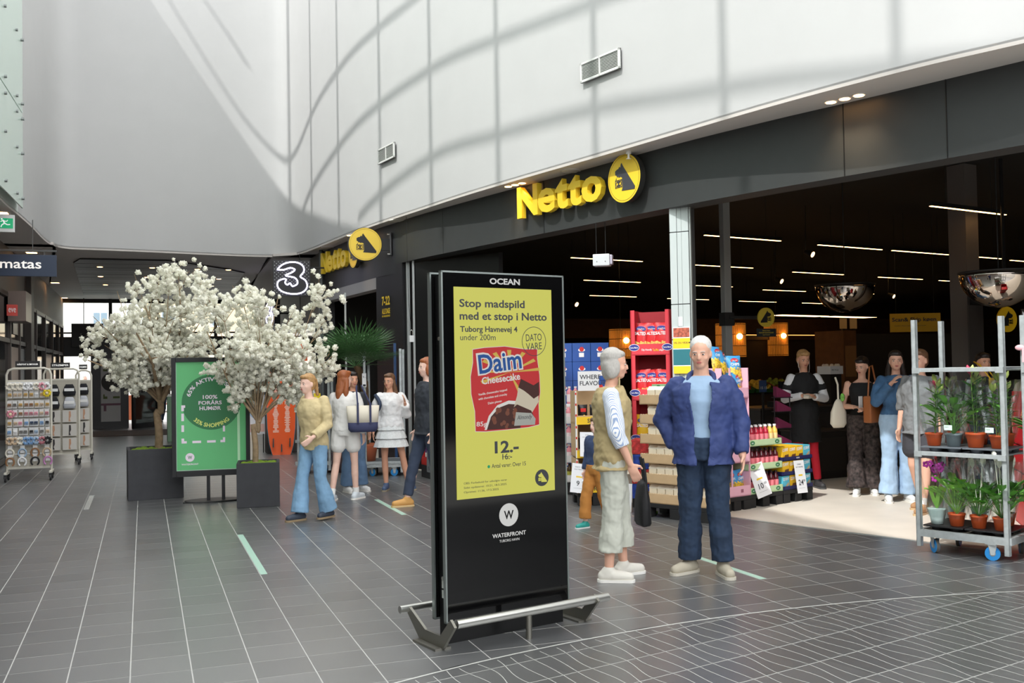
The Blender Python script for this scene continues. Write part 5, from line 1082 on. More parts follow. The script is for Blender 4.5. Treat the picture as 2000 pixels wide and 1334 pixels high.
# 8 crisp snack stand SPRØD
a, b = (4.80, 9.95), (5.16, 9.86); nz_ = face(a, b); NR = Matrix.Rotation(nz_, 3, 'Z'); nb = Vector((4.50, 10.12, 0))
t = thing('crisp_snack_stand', 'cardboard snack stand with yellow bands reading SPRØD beside the woman in beige', 'display', tuple(nb), nz_); pallet(t, .44, .4)
for i, z in enumerate((.145, .53, .90)):
    tr_ = MB().box(0, .44, 0, .01, z, z+.10).box(0, .012, 0, .4, z, z+.37).box(.428, .44, 0, .4, z, z+.37).box(0, .44, .39, .4, z, z+.37).box(0, .44, 0, .4, z, z+.01).build('tray', cardboard, t)
    MB().box(-.004, .444, -.006, -.001, z, z+.085).build('yellow_band', M('band_yellow', (244, 200, 30)), tr_); text('words', ('SPRØD NYHED', 'SPRØD', 'SPRØD')[i], dark, tr_, .12, z+.02, -.008, h=.045, bold=.015)
    MB().box(-.012, .0, -.005, .03, z, z+.37).build('edge_strip', paper, tr_)
    for q_ in range(3): MB().box(-.014, -.0, -.008, -.004, z+.09+q_*.12, z+.115+q_*.12).build('red_tab', M('tab_red', (214, 40, 36)), tr_)
    for k in range(3):
        q = thing('snack_bottle', 'black snack pack with a red cap, %s on the %s shelf of the snack stand' % (('left', 'middle', 'right')[k], ('bottom', 'middle', 'top')[i]), 'snack pack', nb+NR @ Vector((.09+k*.13, .12, z+.012)), nz_+.3*k, 'black snack packs on the snack stand'); pillow(.11, .2, .08).build('pack', M('pack_black', (34, 32, 34), rough=.35, var=.3, vs=30), q); q.location.z += .105
        MB().box(-.03, .03, -.045, -.04, .02, .06).build('red_patch', M('tab_red'), q); MB().ell((.01, -.03, -.04), .022, .02, .03, n=8, m=6).build('yellow_patch', yellow, q)
freeze(t)
price_sign(nb+NR @ Vector((.10, -.06, .55)), nz_, ('CHIPS', 'ALLE VARIANTER', '15', '00'), 2, 'white price sign reading 15 on the snack stand', .27, .16)
price_sign(nb+NR @ Vector((-.02, -.10, .16)), nz_, ('SNACK CHIPS', 'ALLE VARIANTER', '9', '00'), 8, 'white price sign reading 9 low on the snack stand', .32, .18)
q = thing('topper_sign', 'white topper card reading WHERE FLAVOUR above the snack stand', 'sign', nb+NR @ Vector((.05, .15, 1.27)), nz_); MB().box(0, .24, 0, .01, 0, .22).build('card', paper, q); text('words', 'WHERE', dark, q, .02, .13, -.002, h=.05, bold=.01); text('words', 'FLAVOUR', dark, q, .02, .06, -.002, h=.05, bold=.01)
# blue and yellow box pile with a price sign seen between the couple
q = thing('blue_snack_boxes', 'blue snack box pile between the woman in beige and the cartons', 'box', (4.98, 9.75, 0), bz+.5)
for k, z in enumerate((.10, .26, .42, .58)): MB().box(0, .3, 0, .3, z, z+.155, .003).build('snack_box', M('snackbox%d' % (k % 2), ((40, 70, 160), (200, 60, 60))[k % 2], rough=.4, var=.5, vs=25), q)
MB().box(0, .3, 0, .3, 0, .10).build('base', pal, q)
price_sign((4.74, 9.50, 0), -.5, ('DIP', 'FLERE SLAGS', '9', '00'), 3, 'white price sign low beside the black carrier bag', .3, .17)
tag(MB().rings([(0, 0, 0, .06, .045), (0, 0, .02, .07, .05), (0, 0, .035, .03, .02)], n=10).build('sweet_bag', M('sweet_green', (130, 200, 90), var=.4, vs=30)), 'small bright green sweet bag on the floor before the cartons', 'bag').location = (4.95, 9.25, .001)
# ------------------------------------------------------------------ inside the shop
ls = M('strip_light', (255, 210, 160), emit=7, ecol=(255, 196, 120)); lh = M('strip_housing', (20, 20, 20))
Lm = [(8.4, 8.91), (7.16, 11.73), (9.47, 12.32), (11.17, 12.69), (12.73, 13.03), (14.5, 13.5), (6.47, 14.66), (9.09, 15.3), (11.81, 16.15), (14.42, 16.81), (8.43, 18.47), (11.2, 19.25), (13.95, 20.25), (16.5, 20.8), (10.42, 22.49), (13.05, 23.29), (15.75, 24.03), (18.3, 24.6), (16.5, 17.3)]
RW = [(0, 'nearest', 0), (1, 'second', 0), (2, 'second', 1), (3, 'second', 2), (4, 'second', 3), (5, 'second', 4), (6, 'third', 0), (7, 'third', 1), (8, 'third', 2), (9, 'third', 3), (10, 'fourth', 0), (11, 'fourth', 1), (12, 'fourth', 2), (13, 'fourth', 3), (14, 'farthest', 0), (15, 'farthest', 1), (16, 'farthest', 2), (17, 'farthest', 3), (18, 'third', 4)]
for k, (x, y) in enumerate(Lm):
    t = thing('strip_light', 'warm linear ceiling light, %s from left in the %s row of the shop' % (ORD[RW[k][2]], RW[k][1]), 'light', (x, y, 3.3), math.radians(12.3), 'linear lights of the shop ceiling', 1)
    MB().box(0, 1.5, -.02, .02, 0, .05).build('housing', lh, t); MB().box(.01, 1.49, -.016, .016, -.006, 0).build('tube', ls, t)
    MB().cyl((.3, 0, .05), (.3, 0, .62), .004, n=5).build('cord', lh, t); MB().cyl((1.2, 0, .05), (1.2, 0, .62), .004, n=5).build('cord', lh, t)
for x0, y0 in ((19.6, 27.8), (22.3, 28.6)):
    t = thing('light_panel', 'wide flat light panel far at the back of the shop, %s' % ('left one' if x0 < 20 else 'right one'), 'light', (x0, y0, 3.12), math.radians(17)); MB().box(0, 2.6, -.3, .3, 0, .05).build('housing', lh, t); MB().box(.02, 2.58, -.28, .28, -.006, 0).build('panel', M('panel_glow', (255, 215, 165), emit=2.5, ecol=(255, 205, 150)), t); MB().cyl((1.3, 0, .05), (1.3, 0, .8), .006, n=5).build('cord', lh, t)
def spot(x, y, z, rz, label):
    t = thing('spotlight', label, 'light', (x, y, z), rz, 'small track spotlights in the shop'); MB().cyl((0, 0, 0), (.0, -.12, -.05), .035, .05).build('head', lh, t); MB().cyl((0, -.121, -.051), (0, -.125, -.053), .044).build('lens', M('spot_lens', (255, 220, 180), emit=3, ecol=(255, 200, 140)), t); MB().cyl((0, 0, 0), (.03, 0, 3.92-z), .006, n=6).build('stem', lh, t)
for p in ((1573, 492, 12.5, 'brightest one, above the denim jacket girl'), (1117, 590, 17, 'leftmost, by the yellow kiosk screen'), (1313, 532, 12, 'just left of the steel column'), (1515, 545, 15, 'right of the slim post'), (1735, 575, 17, 'right of the left mirror dome'), (1900, 592, 16, 'under the right mirror dome')):
    q = at(p[0], p[1], p[2]); spot(q.x, q.y, q.z, .4, 'small dark spotlight %s' % p[3])
# mirror domes
mir = M('mirror_dome', (190, 180, 170), rough=.03, metal=1)
def dome(px, py, Y, r, label):
    p = at(px, py, Y); t = thing('mirror_dome', label, 'mirror', p, 0, 'mirror domes in the shop'); mb = MB(); R_ = [(0, 0, -r*math.sin(a), r*math.cos(a), r*math.cos(a)) for a in [PI/2*k/14*.995 for k in range(15)]][::-1]
    mb.rings([(0, 0, z*.95, a_, b_) for _, _, z, a_, b_ in R_], n=40).build('dome', mir, t); MB().rings([(0, 0, 0, r*1.03, r*1.03), (0, 0, .015, r*1.03, r*1.03)], n=40).build('rim', lh, t); MB().cyl((0, 0, 0), (0, 0, 3.92-p.z), .008, n=6).build('rod', lh, t)
dome(1650, 558, 10.6, .37, 'mirrored half dome hanging in the middle of the shop'); dome(1950, 533, 7.9, .38, 'mirrored half dome hanging at the right edge of the shop')
# door sensor box
t = thing('door_sensor', 'white sensor box hanging in the left shop opening', 'sensor', at(1175, 508, 10.6), math.radians(-35)); MB().box(-.10, .10, -.04, .10, -.07, .07, .012).build('case', M('sensor_white', (200, 204, 206), rough=.4), t); MB().box(.09, .13, -.02, .08, -.055, .06, .012).build('lens_cap', M('sensor_grey', (180, 176, 190), rough=.3), t)
for x in (-.06, .05): MB().cyl((x, 0, .07), (x, 0, 3.92-t.location.z), .004, n=5).build('cord', lh, t)
for x in (-.05, .05): MB().cyl((x, -.043, -.02), (x, -.04, -.02), .006, n=6).build('screw', black, t)
# woven lamp shades
wv_ = M('woven_shade', (196, 134, 60), rough=.8, var=.3, vs=50, stretch=(6, 6, .3), emit=.16, ecol=(220, 130, 40)); bulb = M('bulb_glow', (255, 190, 110), emit=14, ecol=(255, 180, 90))
def shade(px0, px1, py0, py1, Y, label):
    a_, b_ = at(px0, py0, Y), at(px1, py1, Y); r = (b_.x-a_.x)/2; t = thing('woven_lamp', label, 'lamp', (a_.x+r, Y, b_.z), 0, 'woven pendant lamps in the shop'); h = a_.z-b_.z
    mb = MB(); n = 46
    for i in range(n):
        q = 2*PI*i/n; mb.cyl((r*math.cos(q), r*math.sin(q), 0), (r*.985*math.cos(q+.01), r*.985*math.sin(q+.01), h), r*.048, n=5)
    mb.build('reeds', wv_, t, kind='stuff')
    for z in (.02, h*.33, h*.66, h-.02): MB().tube([(r*1.04*math.cos(q), r*1.04*math.sin(q), z) for q in [2*PI*i/24 for i in range(24)]], .006, n=5, closed=True).build('hoop', M('hoop_brown', (110, 70, 34)), t)
    MB().ell((0, -r*1.0-.03, h*.6), .05).build('bulb', bulb, t); MB().cyl((0, 0, h-.02), (0, 0, 3.92-b_.z), .006, n=5).build('cord', lh, t); MB().box(-r, r, -.005, .005, h-.02, h-.01).build('cross_bar', lh, t)
shade(1402, 1452, 632, 697, 14.5, 'woven reed pendant lamp right behind the head of the man'); shade(1496, 1535, 631, 695, 16.0, 'woven reed pendant lamp behind the slim grey post'); shade(1192, 1232, 643, 700, 15.0, 'woven reed pendant lamp behind the grey-haired woman')
# round sign on the slim post + text plate
t = thing('round_shop_sign', 'dim round yellow dog sign on the slim post above a small plate', 'sign', (7.22, 10.92, 0), 0, 'round yellow dog signs'); p = at(1495, 620, 10.92); t.location = (p.x, 10.92, p.z)
MB().cyl((0, -.02, 0), (0, 0, 0), .125, n=36).build('disc', M('dim_yellow', (190, 166, 50), rough=.6), t); dog(t, 0, 0, .13, -.024, black, mir=-1); MB().box(-.14, .15, -.012, .0, -.25, -.145).build('plate', M('plate_navy', (24, 32, 36)), t); MB().box(7.02-p.x, -.1, .0, .06, -.02, .02).build('arm', black, t)
for i, s_ in enumerate(('Denne kasse', 'KUN BETALINGSKORT', 'Ingen kontanter')): text('plate_words', s_, M('dim_yellow'), t, 0, -.178-i*.028, -.014, h=.016, align='c', bold=.01)
q = at(1738, 612, 13.0); t = thing('hanging_sign', 'yellow hanging sign about scanning behind the flower trolley', 'sign', at(1739, 649, 13.0), math.radians(-24)); wd = .80; MB().box(0, wd, 0, .02, 0, .30).build('board', M('board_yellow', (214, 166, 20), rough=.6), t); text('words', 'Scan& Skip køen', dark, t, .03, .15, -.004, h=.085, wd=.70, bold=.02); text('small_words', 'Scan&Go i Netto+ appen næste gang du handler', dark, t, .07, .09, -.004, h=.02, wd=.5)
for x in (.1, .70): MB().cyl((x, .01, .3), (x, .01, 3.92-t.location.z), .004, n=5).build('cord', lh, t)
# column and round sign at right
p = fl(1920, 900); t = thing('shop_column', 'pale square column inside the shop behind the right mirror dome', 'column', (9.45, 9.35, 0), math.radians(10)); MB().box(-.12, .12, 0, .24, 0, 3.92).build('shaft', M('column_pale', (84, 78, 74), rough=.6), t); MB().box(-.14, .14, -.02, 0, 0, 2.2).build('guard', M('dark_band', (60, 56, 54)), t); MB().box(-.13, .13, -.03, .0, 2.2, 2.36).build('strap', black, t)
t = thing('round_shop_sign', 'round yellow dog sign between the posts of the right trolley', 'sign', at(1965, 624, 9.0), 0, 'round yellow dog signs'); MB().cyl((0, -.02, 0), (0, 0, 0), .15, n=36).build('disc', M('sign_mid', (226, 180, 20), rough=.5), t); dog(t, 0, 0, .15, -.024, black, mir=-1); MB().box(-.02, .02, .0, .02, 0, 2.02).build('arm', black, t)
# counters, stacked crates, produce shelves
cd = M('counter_dark', (34, 30, 28), rough=.6)
def block(nm, label, cat, x, y, rz, wx_, wy_, h, m, z=0):
    t = thing(nm, label, cat, (x, y, z), rz); MB().box(0, wx_, 0, wy_, 0, h, .01).build('body', m, t); MB().box(-.01, wx_+.01, -.01, wy_+.01, h, h+.025).build('top', M('counter_top', (60, 52, 46), rough=.4), t); MB().box(.03, wx_-.03, -.008, 0, .1, h-.08).build('front_panel', M('counter_panel', (44, 38, 34), rough=.6), t); return t
block('checkout_counter', 'dark checkout counter behind the shop assistant', 'counter', 7.9, 11.6, .2, 2.2, .7, .9, cd); block('checkout_counter', 'second dark counter behind the woman in the black top', 'counter', 10.4, 11.4, .2, 1.8, .7, .92, cd)
t = block('low_cabinet', 'dark low cabinet directly behind the red leggings', 'cabinet', 8.15, 10.9, .15, .7, .5, .62, cd)
cr1 = thing('crate_stack', 'stack of dark red and green crates behind the man', 'crates', (7.3, 12.5, 0), .15)
for k in range(9): MB().box(0, .62, 0, .5, k*.16, k*.16+.15, .008).build('crate', M('crate%d' % (k % 2), ((28, 84, 82), (120, 34, 34))[k % 2], rough=.5), cr1)
# long produce shelf with trays at the back
t = thing('produce_shelf', 'long dark produce shelf with sloping green trays', 'shelf', (9.0, 14.6, 0), .21); MB().box(0, 4.6, .2, .9, 0, 1.0).build('base', M('shelf_brown', (50, 38, 30), rough=.7), t)
MB().box(0, 4.6, .9, .98, 0, 2.0).build('back', M('shelf_brown'), t); MB().box(0, 4.6, .85, .92, 1.98, 2.06).build('cornice', M('timber_band'), t)
tg_ = M('tray_dark_green', (30, 90, 50), rough=.5); rp2 = random.Random(6); fc = [(200, 120, 40), (170, 40, 30), (214, 180, 60), (120, 150, 50), (200, 90, 40)]
for k in range(8):
    T = Matrix.Translation((.05+k*.57, .15, 1.02)) @ Matrix.Rotation(.35, 4, 'X')
    tr_ = MB().box(0, .53, 0, .5, 0, .01, T=T).box(0, .53, 0, .01, 0, .07, T=T).box(0, .01, 0, .5, 0, .07, T=T).box(.52, .53, 0, .5, 0, .07, T=T).build('tray', tg_ if k % 3 else M('crate1'), t)
    mb = MB()
    for _ in range(34): mb.ell((rp2.uniform(.05, .48), rp2.uniform(.05, .45), rp2.uniform(.04, .08)), .038, n=8, m=6, T=T)
    mb.build('produce', M('produce%d' % (k % 5), fc[k % 5], rough=.4), tr_, kind='stuff')
t = thing('bread_shelf', 'bread and fruit shelf glowing dimly behind the shop assistant', 'shelf', (10.7, 16.2, 0), .21); MB().box(0, 2.8, .3, .9, 0, 2.1).build('cabinet', M('shelf_brown'), t)
for z in (1.25, 1.55, 1.85):
    s_ = MB().box(0, 2.8, -.05, .3, z, z+.02).build('board', M('timber_band'), t); mb = MB()
    for _ in range(46): mb.ell((rp2.uniform(.06, 2.7), rp2.uniform(.02, .26), z+.07), .07, .05, .045, n=8, m=6)
    mb.build('loaves', M('bread', (190, 120, 60), rough=.7, var=.3, vs=10), s_, kind='stuff'); MB().box(.1, 2.7, .26, .28, z+.24, z+.25).build('shelf_lamp', M('shelf_glow', (255, 190, 110), emit=1.6, ecol=(255, 170, 90)), s_)
t = thing('white_carton', 'white open carton of paper bags on the counter behind the shop assistant', 'box', at(1622, 731, 12.2), .2); MB().box(0, .28, 0, .25, 0, .12, .003).build('carton', paper, t); mb = MB()
for _ in range(9): mb.ell((rp2.uniform(.04, .24), rp2.uniform(.04, .2), .13), .03, .03, .025, n=7, m=5)
mb.build('bag_tops', M('bag_tops', (226, 214, 196)), t, kind='stuff'); text('print', 'RECYCLE', dark, t, .03, .05, -.002, h=.025)
MB().box(.02, .26, .02, .23, -.9, 0).build('stand', cd, t)
t = thing('timber_gondola', 'timber-ended dark shelf gondola behind the woman in the black top', 'shelf', (10.6, 13.2, 0), .18); MB().box(0, .3, 0, .6, 0, 2.05).build('end_panel', M('oak_dark', (96, 62, 34), rough=.6, var=.2, vs=8), t); MB().box(.3, 3.8, .1, .5, 0, 2.0).build('shelves', M('shelf_black', (26, 24, 23), rough=.7), t); MB().box(.03, .27, -.02, 0, 1.3, 1.8).build('notice_board', M('oak_light', (140, 100, 60)), t)
for k in range(2): q = thing('paper_sign', '%s small warm paper sign standing on the timber gondola' % ('left', 'right')[k], 'sign', (10.62+k*.2, 13.3, 2.05), .1); MB().box(0, .15, 0, .01, .03, .20).build('card', M('card_warm', (226, 190, 130)), q); MB().box(.05, .10, -.01, .03, 0, .03).build('foot', black, q)
t = thing('poster_board', 'small dark blue price board behind the slim post', 'sign', at(1484, 766, 11.5), 0); MB().box(0, .11, 0, .015, 0, .16).build('board', M('board_blue', (24, 48, 84)), t); text('words', '15 15', M('board_words', (180, 176, 160)), t, .015, .04, -.002, h=.035); MB().box(.04, .07, .0, .02, -t.location.z, 0).build('post', black, t)
t = thing('red_crates', 'stack of bright red crates behind the right flower trolley', 'crates', (7.75, 6.55, 0), .9)
for k in range(5):
    cr2 = MB().box(0, .62, 0, .42, k*.25, k*.25+.012).box(0, .62, 0, .012, k*.25, k*.25+.235).box(0, .62, .408, .42, k*.25, k*.25+.235).box(0, .012, 0, .42, k*.25, k*.25+.235).box(.608, .62, 0, .42, k*.25, k*.25+.235).build('crate', M('crate_red', (206, 30, 38), rough=.4), t)
    MB().box(.04, .58, -.008, 0, k*.25+.03, k*.25+.05).box(.04, .58, -.008, 0, k*.25+.19, k*.25+.21).build('rib', M('crate_red'), cr2)
t = thing('wire_stand', 'narrow wire stand with plum card holders right of the slim post', 'stand', (7.15, 10.2, 0), 0)
for x in (0, .22): MB().cyl((x, 0, 0), (x, 0, 1.15), .008, n=6).build('upright', black, t)
for z in (.55, .75, .95, 1.12): MB().box(0, .22, -.06, .06, z, z+.01).build('shelf', black, t); MB().prism([(0, z+.01), (.2, z+.01), (.2, z+.05), (0, z+.14)], -.05, .02).build('card_holder', M('plum_card', (110, 30, 66), rough=.5), t)
for x in (0, .22): MB().box(x-.02, x+.02, -.12, .12, 0, .02).build('foot', black, t)
t = thing('till_terminal', 'black till terminal on the counter behind the slim post', 'till', (8.3, 11.7, .925), .2); MB().box(0, .35, 0, .25, 0, .08).build('base', black, t); MB().box(.05, .3, .05, .08, .14, .36).build('screen', M('till_screen', (30, 34, 38), rough=.15), t); MB().box(.16, .19, .07, .1, .07, .2).build('neck', black, t)
# ------------------------------------------------------------------ flower trolleys in front
P4 = [(5.88, 6.45), (6.14, 5.82), (6.60, 6.00), (6.34, 6.64)]
ft, Q = trolley('nearest steel flower trolley loaded with lilies and wrapped plants', P4, 1.875, (.80, 1.47))
c = Vector((ft.location.x, ft.location.y, 0)); FR = Matrix.Rotation(ft.rotation_euler.z, 3, 'Z'); frz = ft.rotation_euler.z
X0, X1 = min(q.x for q in Q), max(q.x for q in Q); Y0, Y1 = min(q.y for q in Q), max(q.y for q in Q)
tb_ = M('tray_black', (28, 28, 30), rough=.4); tgy = M('tray_grey', (92, 98, 104), rough=.4)
def ptray(x0, x1, z, m, label):
    t = thing('plant_tray', label, 'tray', c+FR @ Vector((0, 0, z)), frz, 'plastic plant trays on the trolley'); MB().box(x0, x1, Y0+.02, Y1-.02, .028, .04, .003).build('rim', m, t)
    for i in range(2):
        for j in range(3): xx = x0+(x1-x0)*(.27+.46*i); yy = Y0+.02+(Y1-Y0-.04)*(.18+.32*j); MB().cyl((xx, yy, 0), (xx, yy, .03), .045, .055, n=14).build('cup', m, t)
xm = (X0+X1)/2
ptray(X0+.02, xm-.005, .813, tgy, 'grey plant tray at the left of the upper shelf'); ptray(xm+.005, X1-.02, .813, tgy, 'grey plant tray at the right of the upper shelf')
ptray(X0+.02, xm-.005, .181, tb_, 'black plant tray at the left of the bottom board'); ptray(xm+.005, X1-.02, .181, tb_, 'black plant tray at the right of the bottom board')
pot_or = M('pot_orange', (214, 92, 40), rough=.6); pot_wr = M('wrap_pale', (196, 216, 212), rough=.4); film = glass('cellophane', (250, 252, 252), .10, .12); potg = M('pot_grey', (120, 134, 138), rough=.5)
lg = [M('leaf_green_%d' % i, cc, rough=.45, spec=.5) for i, cc in enumerate(((84, 140, 52), (122, 172, 66), (66, 114, 50)))]
bud = M('lily_bud', (190, 206, 110), rough=.5); budr = M('lily_red', (200, 60, 90), rough=.5); orc = M('orchid_magenta', (206, 60, 180), rough=.6); wht = M('spathe_white', (240, 240, 225), rough=.5); stm = M('stem_green', (96, 130, 60), rough=.6)
def leaf(mb, p, d, L, w_, droop=.3):
    d = d.normalized(); s = d.cross(Vector((0, 0, 1))); s = s.normalized() if s.length > .01 else Vector((1, 0, 0))
    a, b, e = p+d*L*.35, p+d*L*.72+Vector((0, 0, -droop*L*.12)), p+d*L+Vector((0, 0, -droop*L*.4)); n_ = s.cross(d)*w_*.25
    mb.add([p, a-s*w_*.42, a+n_*-1, a+s*w_*.42, b-s*w_*.40, b+n_*-.8, b+s*w_*.40, e], [(0, 1, 2), (0, 2, 3), (1, 4, 5, 2), (2, 5, 6, 3), (4, 7, 5), (5, 7, 6)])
def plant(kind, x, y, z, label, seed, s=1.0, film_h=.42):
    r = random.Random(seed); t = thing({'lily': 'potted_lily', 'peace': 'peace_lily', 'orchid': 'orchid', 'leafy': 'potted_foliage'}[kind], label, 'plant', c+FR @ Vector((x, y, z)), frz+r.uniform(0, 1), 'plants on the nearest flower trolley', s)
    wrap = kind == 'orchid'
    if wrap: MB().rings([(0, 0, 0, .045, .045), (0, 0, .05, .055, .055), (0, 0, .11, .068, .068), (0, 0, .125, .075, .07)], n=14, fn=lambda a, j: 1+.06*math.sin(7*a+j)).build('wrap', pot_wr, t)
    else: MB().rings([(0, 0, 0, .048, .048), (0, 0, .085, .062, .062), (0, 0, .086, .066, .066), (0, 0, .10, .067, .067), (0, 0, .10, .058, .058), (0, 0, .09, .056, .056)], n=16).build('pot', pot_or if kind != 'leafy' or seed % 2 else potg, t)
    V3 = Vector
    if kind == 'lily':
        mb = MB(); lv = MB(); bd_ = MB(); bs = []
        for k in range(3):
            q = V3((r.uniform(-.05, .05), r.uniform(-.05, .05), r.uniform(.40, .50))); mb.tube([(q.x*.3, q.y*.3, .09), (q.x*.6, q.y*.6, .26), tuple(q)], .0035, n=5)
            for j in range(13):
                f = .15+.8*j/13; p = V3((q.x*f, q.y*f, .09+(q.z-.09)*f)); az = j*2.4+k; el = .35+.4*f; leaf(lv, p, V3((math.cos(az)*math.cos(el), math.sin(az)*math.cos(el), math.sin(el))), r.uniform(.09, .13), .03, .6)
            for j in range(2 if k else 3):
                az = r.uniform(0, 6.3); d = V3((math.cos(az)*.45, math.sin(az)*.45, 1)).normalized(); bs.append((q, q+d*.03, q+d*.095))
        mb.build('stems', stm, t); lv.build('leaves', lg[seed % 3], t)
        for p, a, b in bs:
            ax = (b-a); mb2 = MB(); mb2.tube([p, a], .0025, n=4); mb2.tube([a, a+ax*.25, a+ax*.6, b], [.006, .015, .016, .003], n=9); mb2.build('bud', bud if r.random() < .85 else budr, t)
    elif kind == 'peace' or kind == 'leafy':
        lv = MB(); n = 30 if kind == 'peace' else 22
        for k in range(n):
            az = k*2.4; el = r.uniform(.7, 1.35); L = r.uniform(.20, .34); d = V3((math.cos(az)*math.cos(el), math.sin(az)*math.cos(el), math.sin(el)))
            st_ = V3((0, 0, .09)); e = st_+d*L*.75; lv.tube([st_, e], .0022, n=4); leaf(lv, e, (d+V3((math.cos(az)*.5, math.sin(az)*.5, 0))), L*.55, .075, .7)
        lv.build('leaves', lg[1 if seed % 2 else 0], t)
        if kind == 'peace':
            for k in range(3):
                az = r.uniform(0, 6.3); d = V3((math.cos(az)*.15, math.sin(az)*.15, 1)).normalized(); e = V3((0, 0, .1))+d*r.uniform(.34, .44); mb2 = MB(); mb2.tube([(0, 0, .1), e], .003, n=4); leaf(mb2, e, d, .10, .05, 0); mb2.build('spathe', wht, t)
    else:
        lv = MB()
        for k in range(5): az = k*1.3; leaf(lv, V3((0, 0, .11)), V3((math.cos(az)*.35, math.sin(az)*.35, 1)), .22, .06, .1)
        lv.build('leaves', lg[1], t); mb = MB()
        for k in range(2): mb.tube([(.01*k, 0, .1), (.02-.03*k, 0, .35), (.06-.12*k, 0, .50)], .0035, n=5)
        mb.build('stems', M('orchid_stem', (84, 40, 60)), t)
        for k in range(8):
            q = V3((r.uniform(-.08, .08), r.uniform(-.04, .04), r.uniform(.34, .50))); mb2 = MB()
            for j in range(5): a = 2*PI*j/5; mb2.ell(q+V3((.016*math.cos(a), -.005, .016*math.sin(a))), .013, .003, .013, n=7, m=5)
            mb2.build('bloom', orc if seed % 2 else M('orchid_white', (236, 226, 230)), t)
    h = film_h; MB().rings([(0, 0, .06, .066, .066), (0, 0, h*.5, .105, .105), (0, 0, h, .15, .14), (0, 0, h+.10, .165, .15)], n=12, caps=False, fn=lambda a, j: 1+.10*math.sin(3*a+1.2*j+seed)).build('cellophane', film, t)
    return t
zt_ = .856; zl = .224; yF = Y0+.11; yB = Y1-.12; n_ = X1-X0
for k, (fx, kd, lab) in enumerate(((.13, 'lily', 'leftmost lily on the upper shelf'), (.36, 'leafy', 'broad-leaved plant in a grey pot on the upper shelf'), (.61, 'lily', 'tallest lily on the upper shelf, near its middle'), (.86, 'lily', 'rightmost lily on the upper shelf'))):
    plant(kd, X0+n_*fx, yF, zt_, lab, 21+k, 1.14 if k == 2 else 1.02)
for k, (fx, lab) in enumerate(((.22, 'back left'), (.5, 'back middle'), (.80, 'back right'))): plant('lily', X0+n_*fx, yB, zt_, '%s lily on the upper shelf' % lab, 31+k, 1.0)
for k, (fx, kd, lab) in enumerate(((.14, 'orchid', 'leftmost magenta orchid in pale wrap on the bottom board'), (.37, 'leafy', 'pale-wrapped plant beside the orchid on the bottom board'), (.62, 'peace', 'peace lily with white blooms on the bottom board'), (.87, 'peace', 'dark leafy peace lily at the right of the bottom board'))): plant(kd, X0+n_*fx, yF, zl, lab, (41, 43, 44, 46)[k], 1.0)
for k, (fx, kd) in enumerate(((.2, 'orchid'), (.48, 'orchid'), (.78, 'peace'))): plant(kd, X0+n_*fx, yB, zl, '%s on the bottom board' % ('white orchid back left', 'pale orchid back middle', 'peace lily back right')[k], 52+2*k, 1.0)
for k, (fx, z) in enumerate(((.37, .99), (.83, .98))):
    q = thing('plant_label', '%s pale green price label stuck on the upper shelf plants' % ('left', 'right')[k], 'price tag', c+FR @ Vector((X0+n_*fx, yF-.115, z)), frz, 'price labels on the plants'); MB().box(-.032, .032, 0, .001, 0, .04).build('card', M('label_mint', (196, 222, 208)), q); text('words', 'LILJE 30,-', dark, q, -.025, .02, -.001, h=.008)
P5 = [(6.25, 5.72), (6.52, 5.10), (6.98, 5.30), (6.71, 5.92)]
f2, Q2 = trolley('second steel flower trolley cut by the right edge of the picture', P5, 1.875, (.80, 1.47)); c = Vector((f2.location.x, f2.location.y, 0)); FR = Matrix.Rotation(f2.rotation_euler.z, 3, 'Z'); frz = f2.rotation_euler.z
X0, X1 = min(q.x for q in Q2), max(q.x for q in Q2); Y0, Y1 = min(q.y for q in Q2), max(q.y for q in Q2)
plant('lily', X0+.08, Y0+.12, 1.484, 'lily with a pale pink ribbon on the top shelf of the second trolley', 61, .85); plant('peace', X0+.08, Y0+.12, .813, 'leafy plant on the middle shelf of the second trolley', 62, .9); plant('leafy', X0+.1, Y0+.14, .181, 'leafy plant on the bottom board of the second trolley', 63, .9)
q = thing('ribbon_bow', 'pale pink ribbon bow at the right picture edge', 'ribbon', c+FR @ Vector((X0+.02, Y0-.05, 1.63)), frz)
MB().ell((-.03, 0, 0), .035, .012, .022).ell((.03, 0, 0), .035, .012, .022).build('loops', M('ribbon_pink', (226, 170, 176)), q); MB().box(-.012, .012, -.01, .01, -.11, 0).build('tail', M('ribbon_pink'), q)
# street things near the far doors
t = thing('terracotta_planter', 'terracotta pot with a dark red shrub outside the far doors', 'planter', (-.33, 36.4, 0)); MB().rings([(0, 0, 0, .27, .27), (0, 0, .7, .36, .36), (0, 0, .72, .40, .40), (0, 0, .82, .40, .40), (0, 0, .82, .32, .32)], n=24).build('pot', M('terracotta'), t); mb = MB(); rp = random.Random(8)
for _ in range(420): a = Vector((rp.gauss(0, .28), rp.gauss(0, .28), rp.uniform(.9, 2.3))); q = Vector((rp.gauss(0, 1), rp.gauss(0, 1), rp.gauss(0, 1))).normalized()*.09; r_ = q.orthogonal().normalized()*.05; mb.add([a-q, a+r_, a+q, a-r_], [(0, 1, 2, 3)])
mb.build('foliage', M('foliage_red', (92, 48, 56), rough=.6, var=.3, vs=5), t, kind='stuff'); MB().tube([(0, 0, .7), (.05, 0, 1.3), (-.03, 0, 1.9)], .03).build('trunk', twig, t)
t = thing('bicycle', 'red-framed bicycle parked outside beside the terracotta pot', 'bicycle', (.15, 37.2, 0), .15); bt = M('tyre')
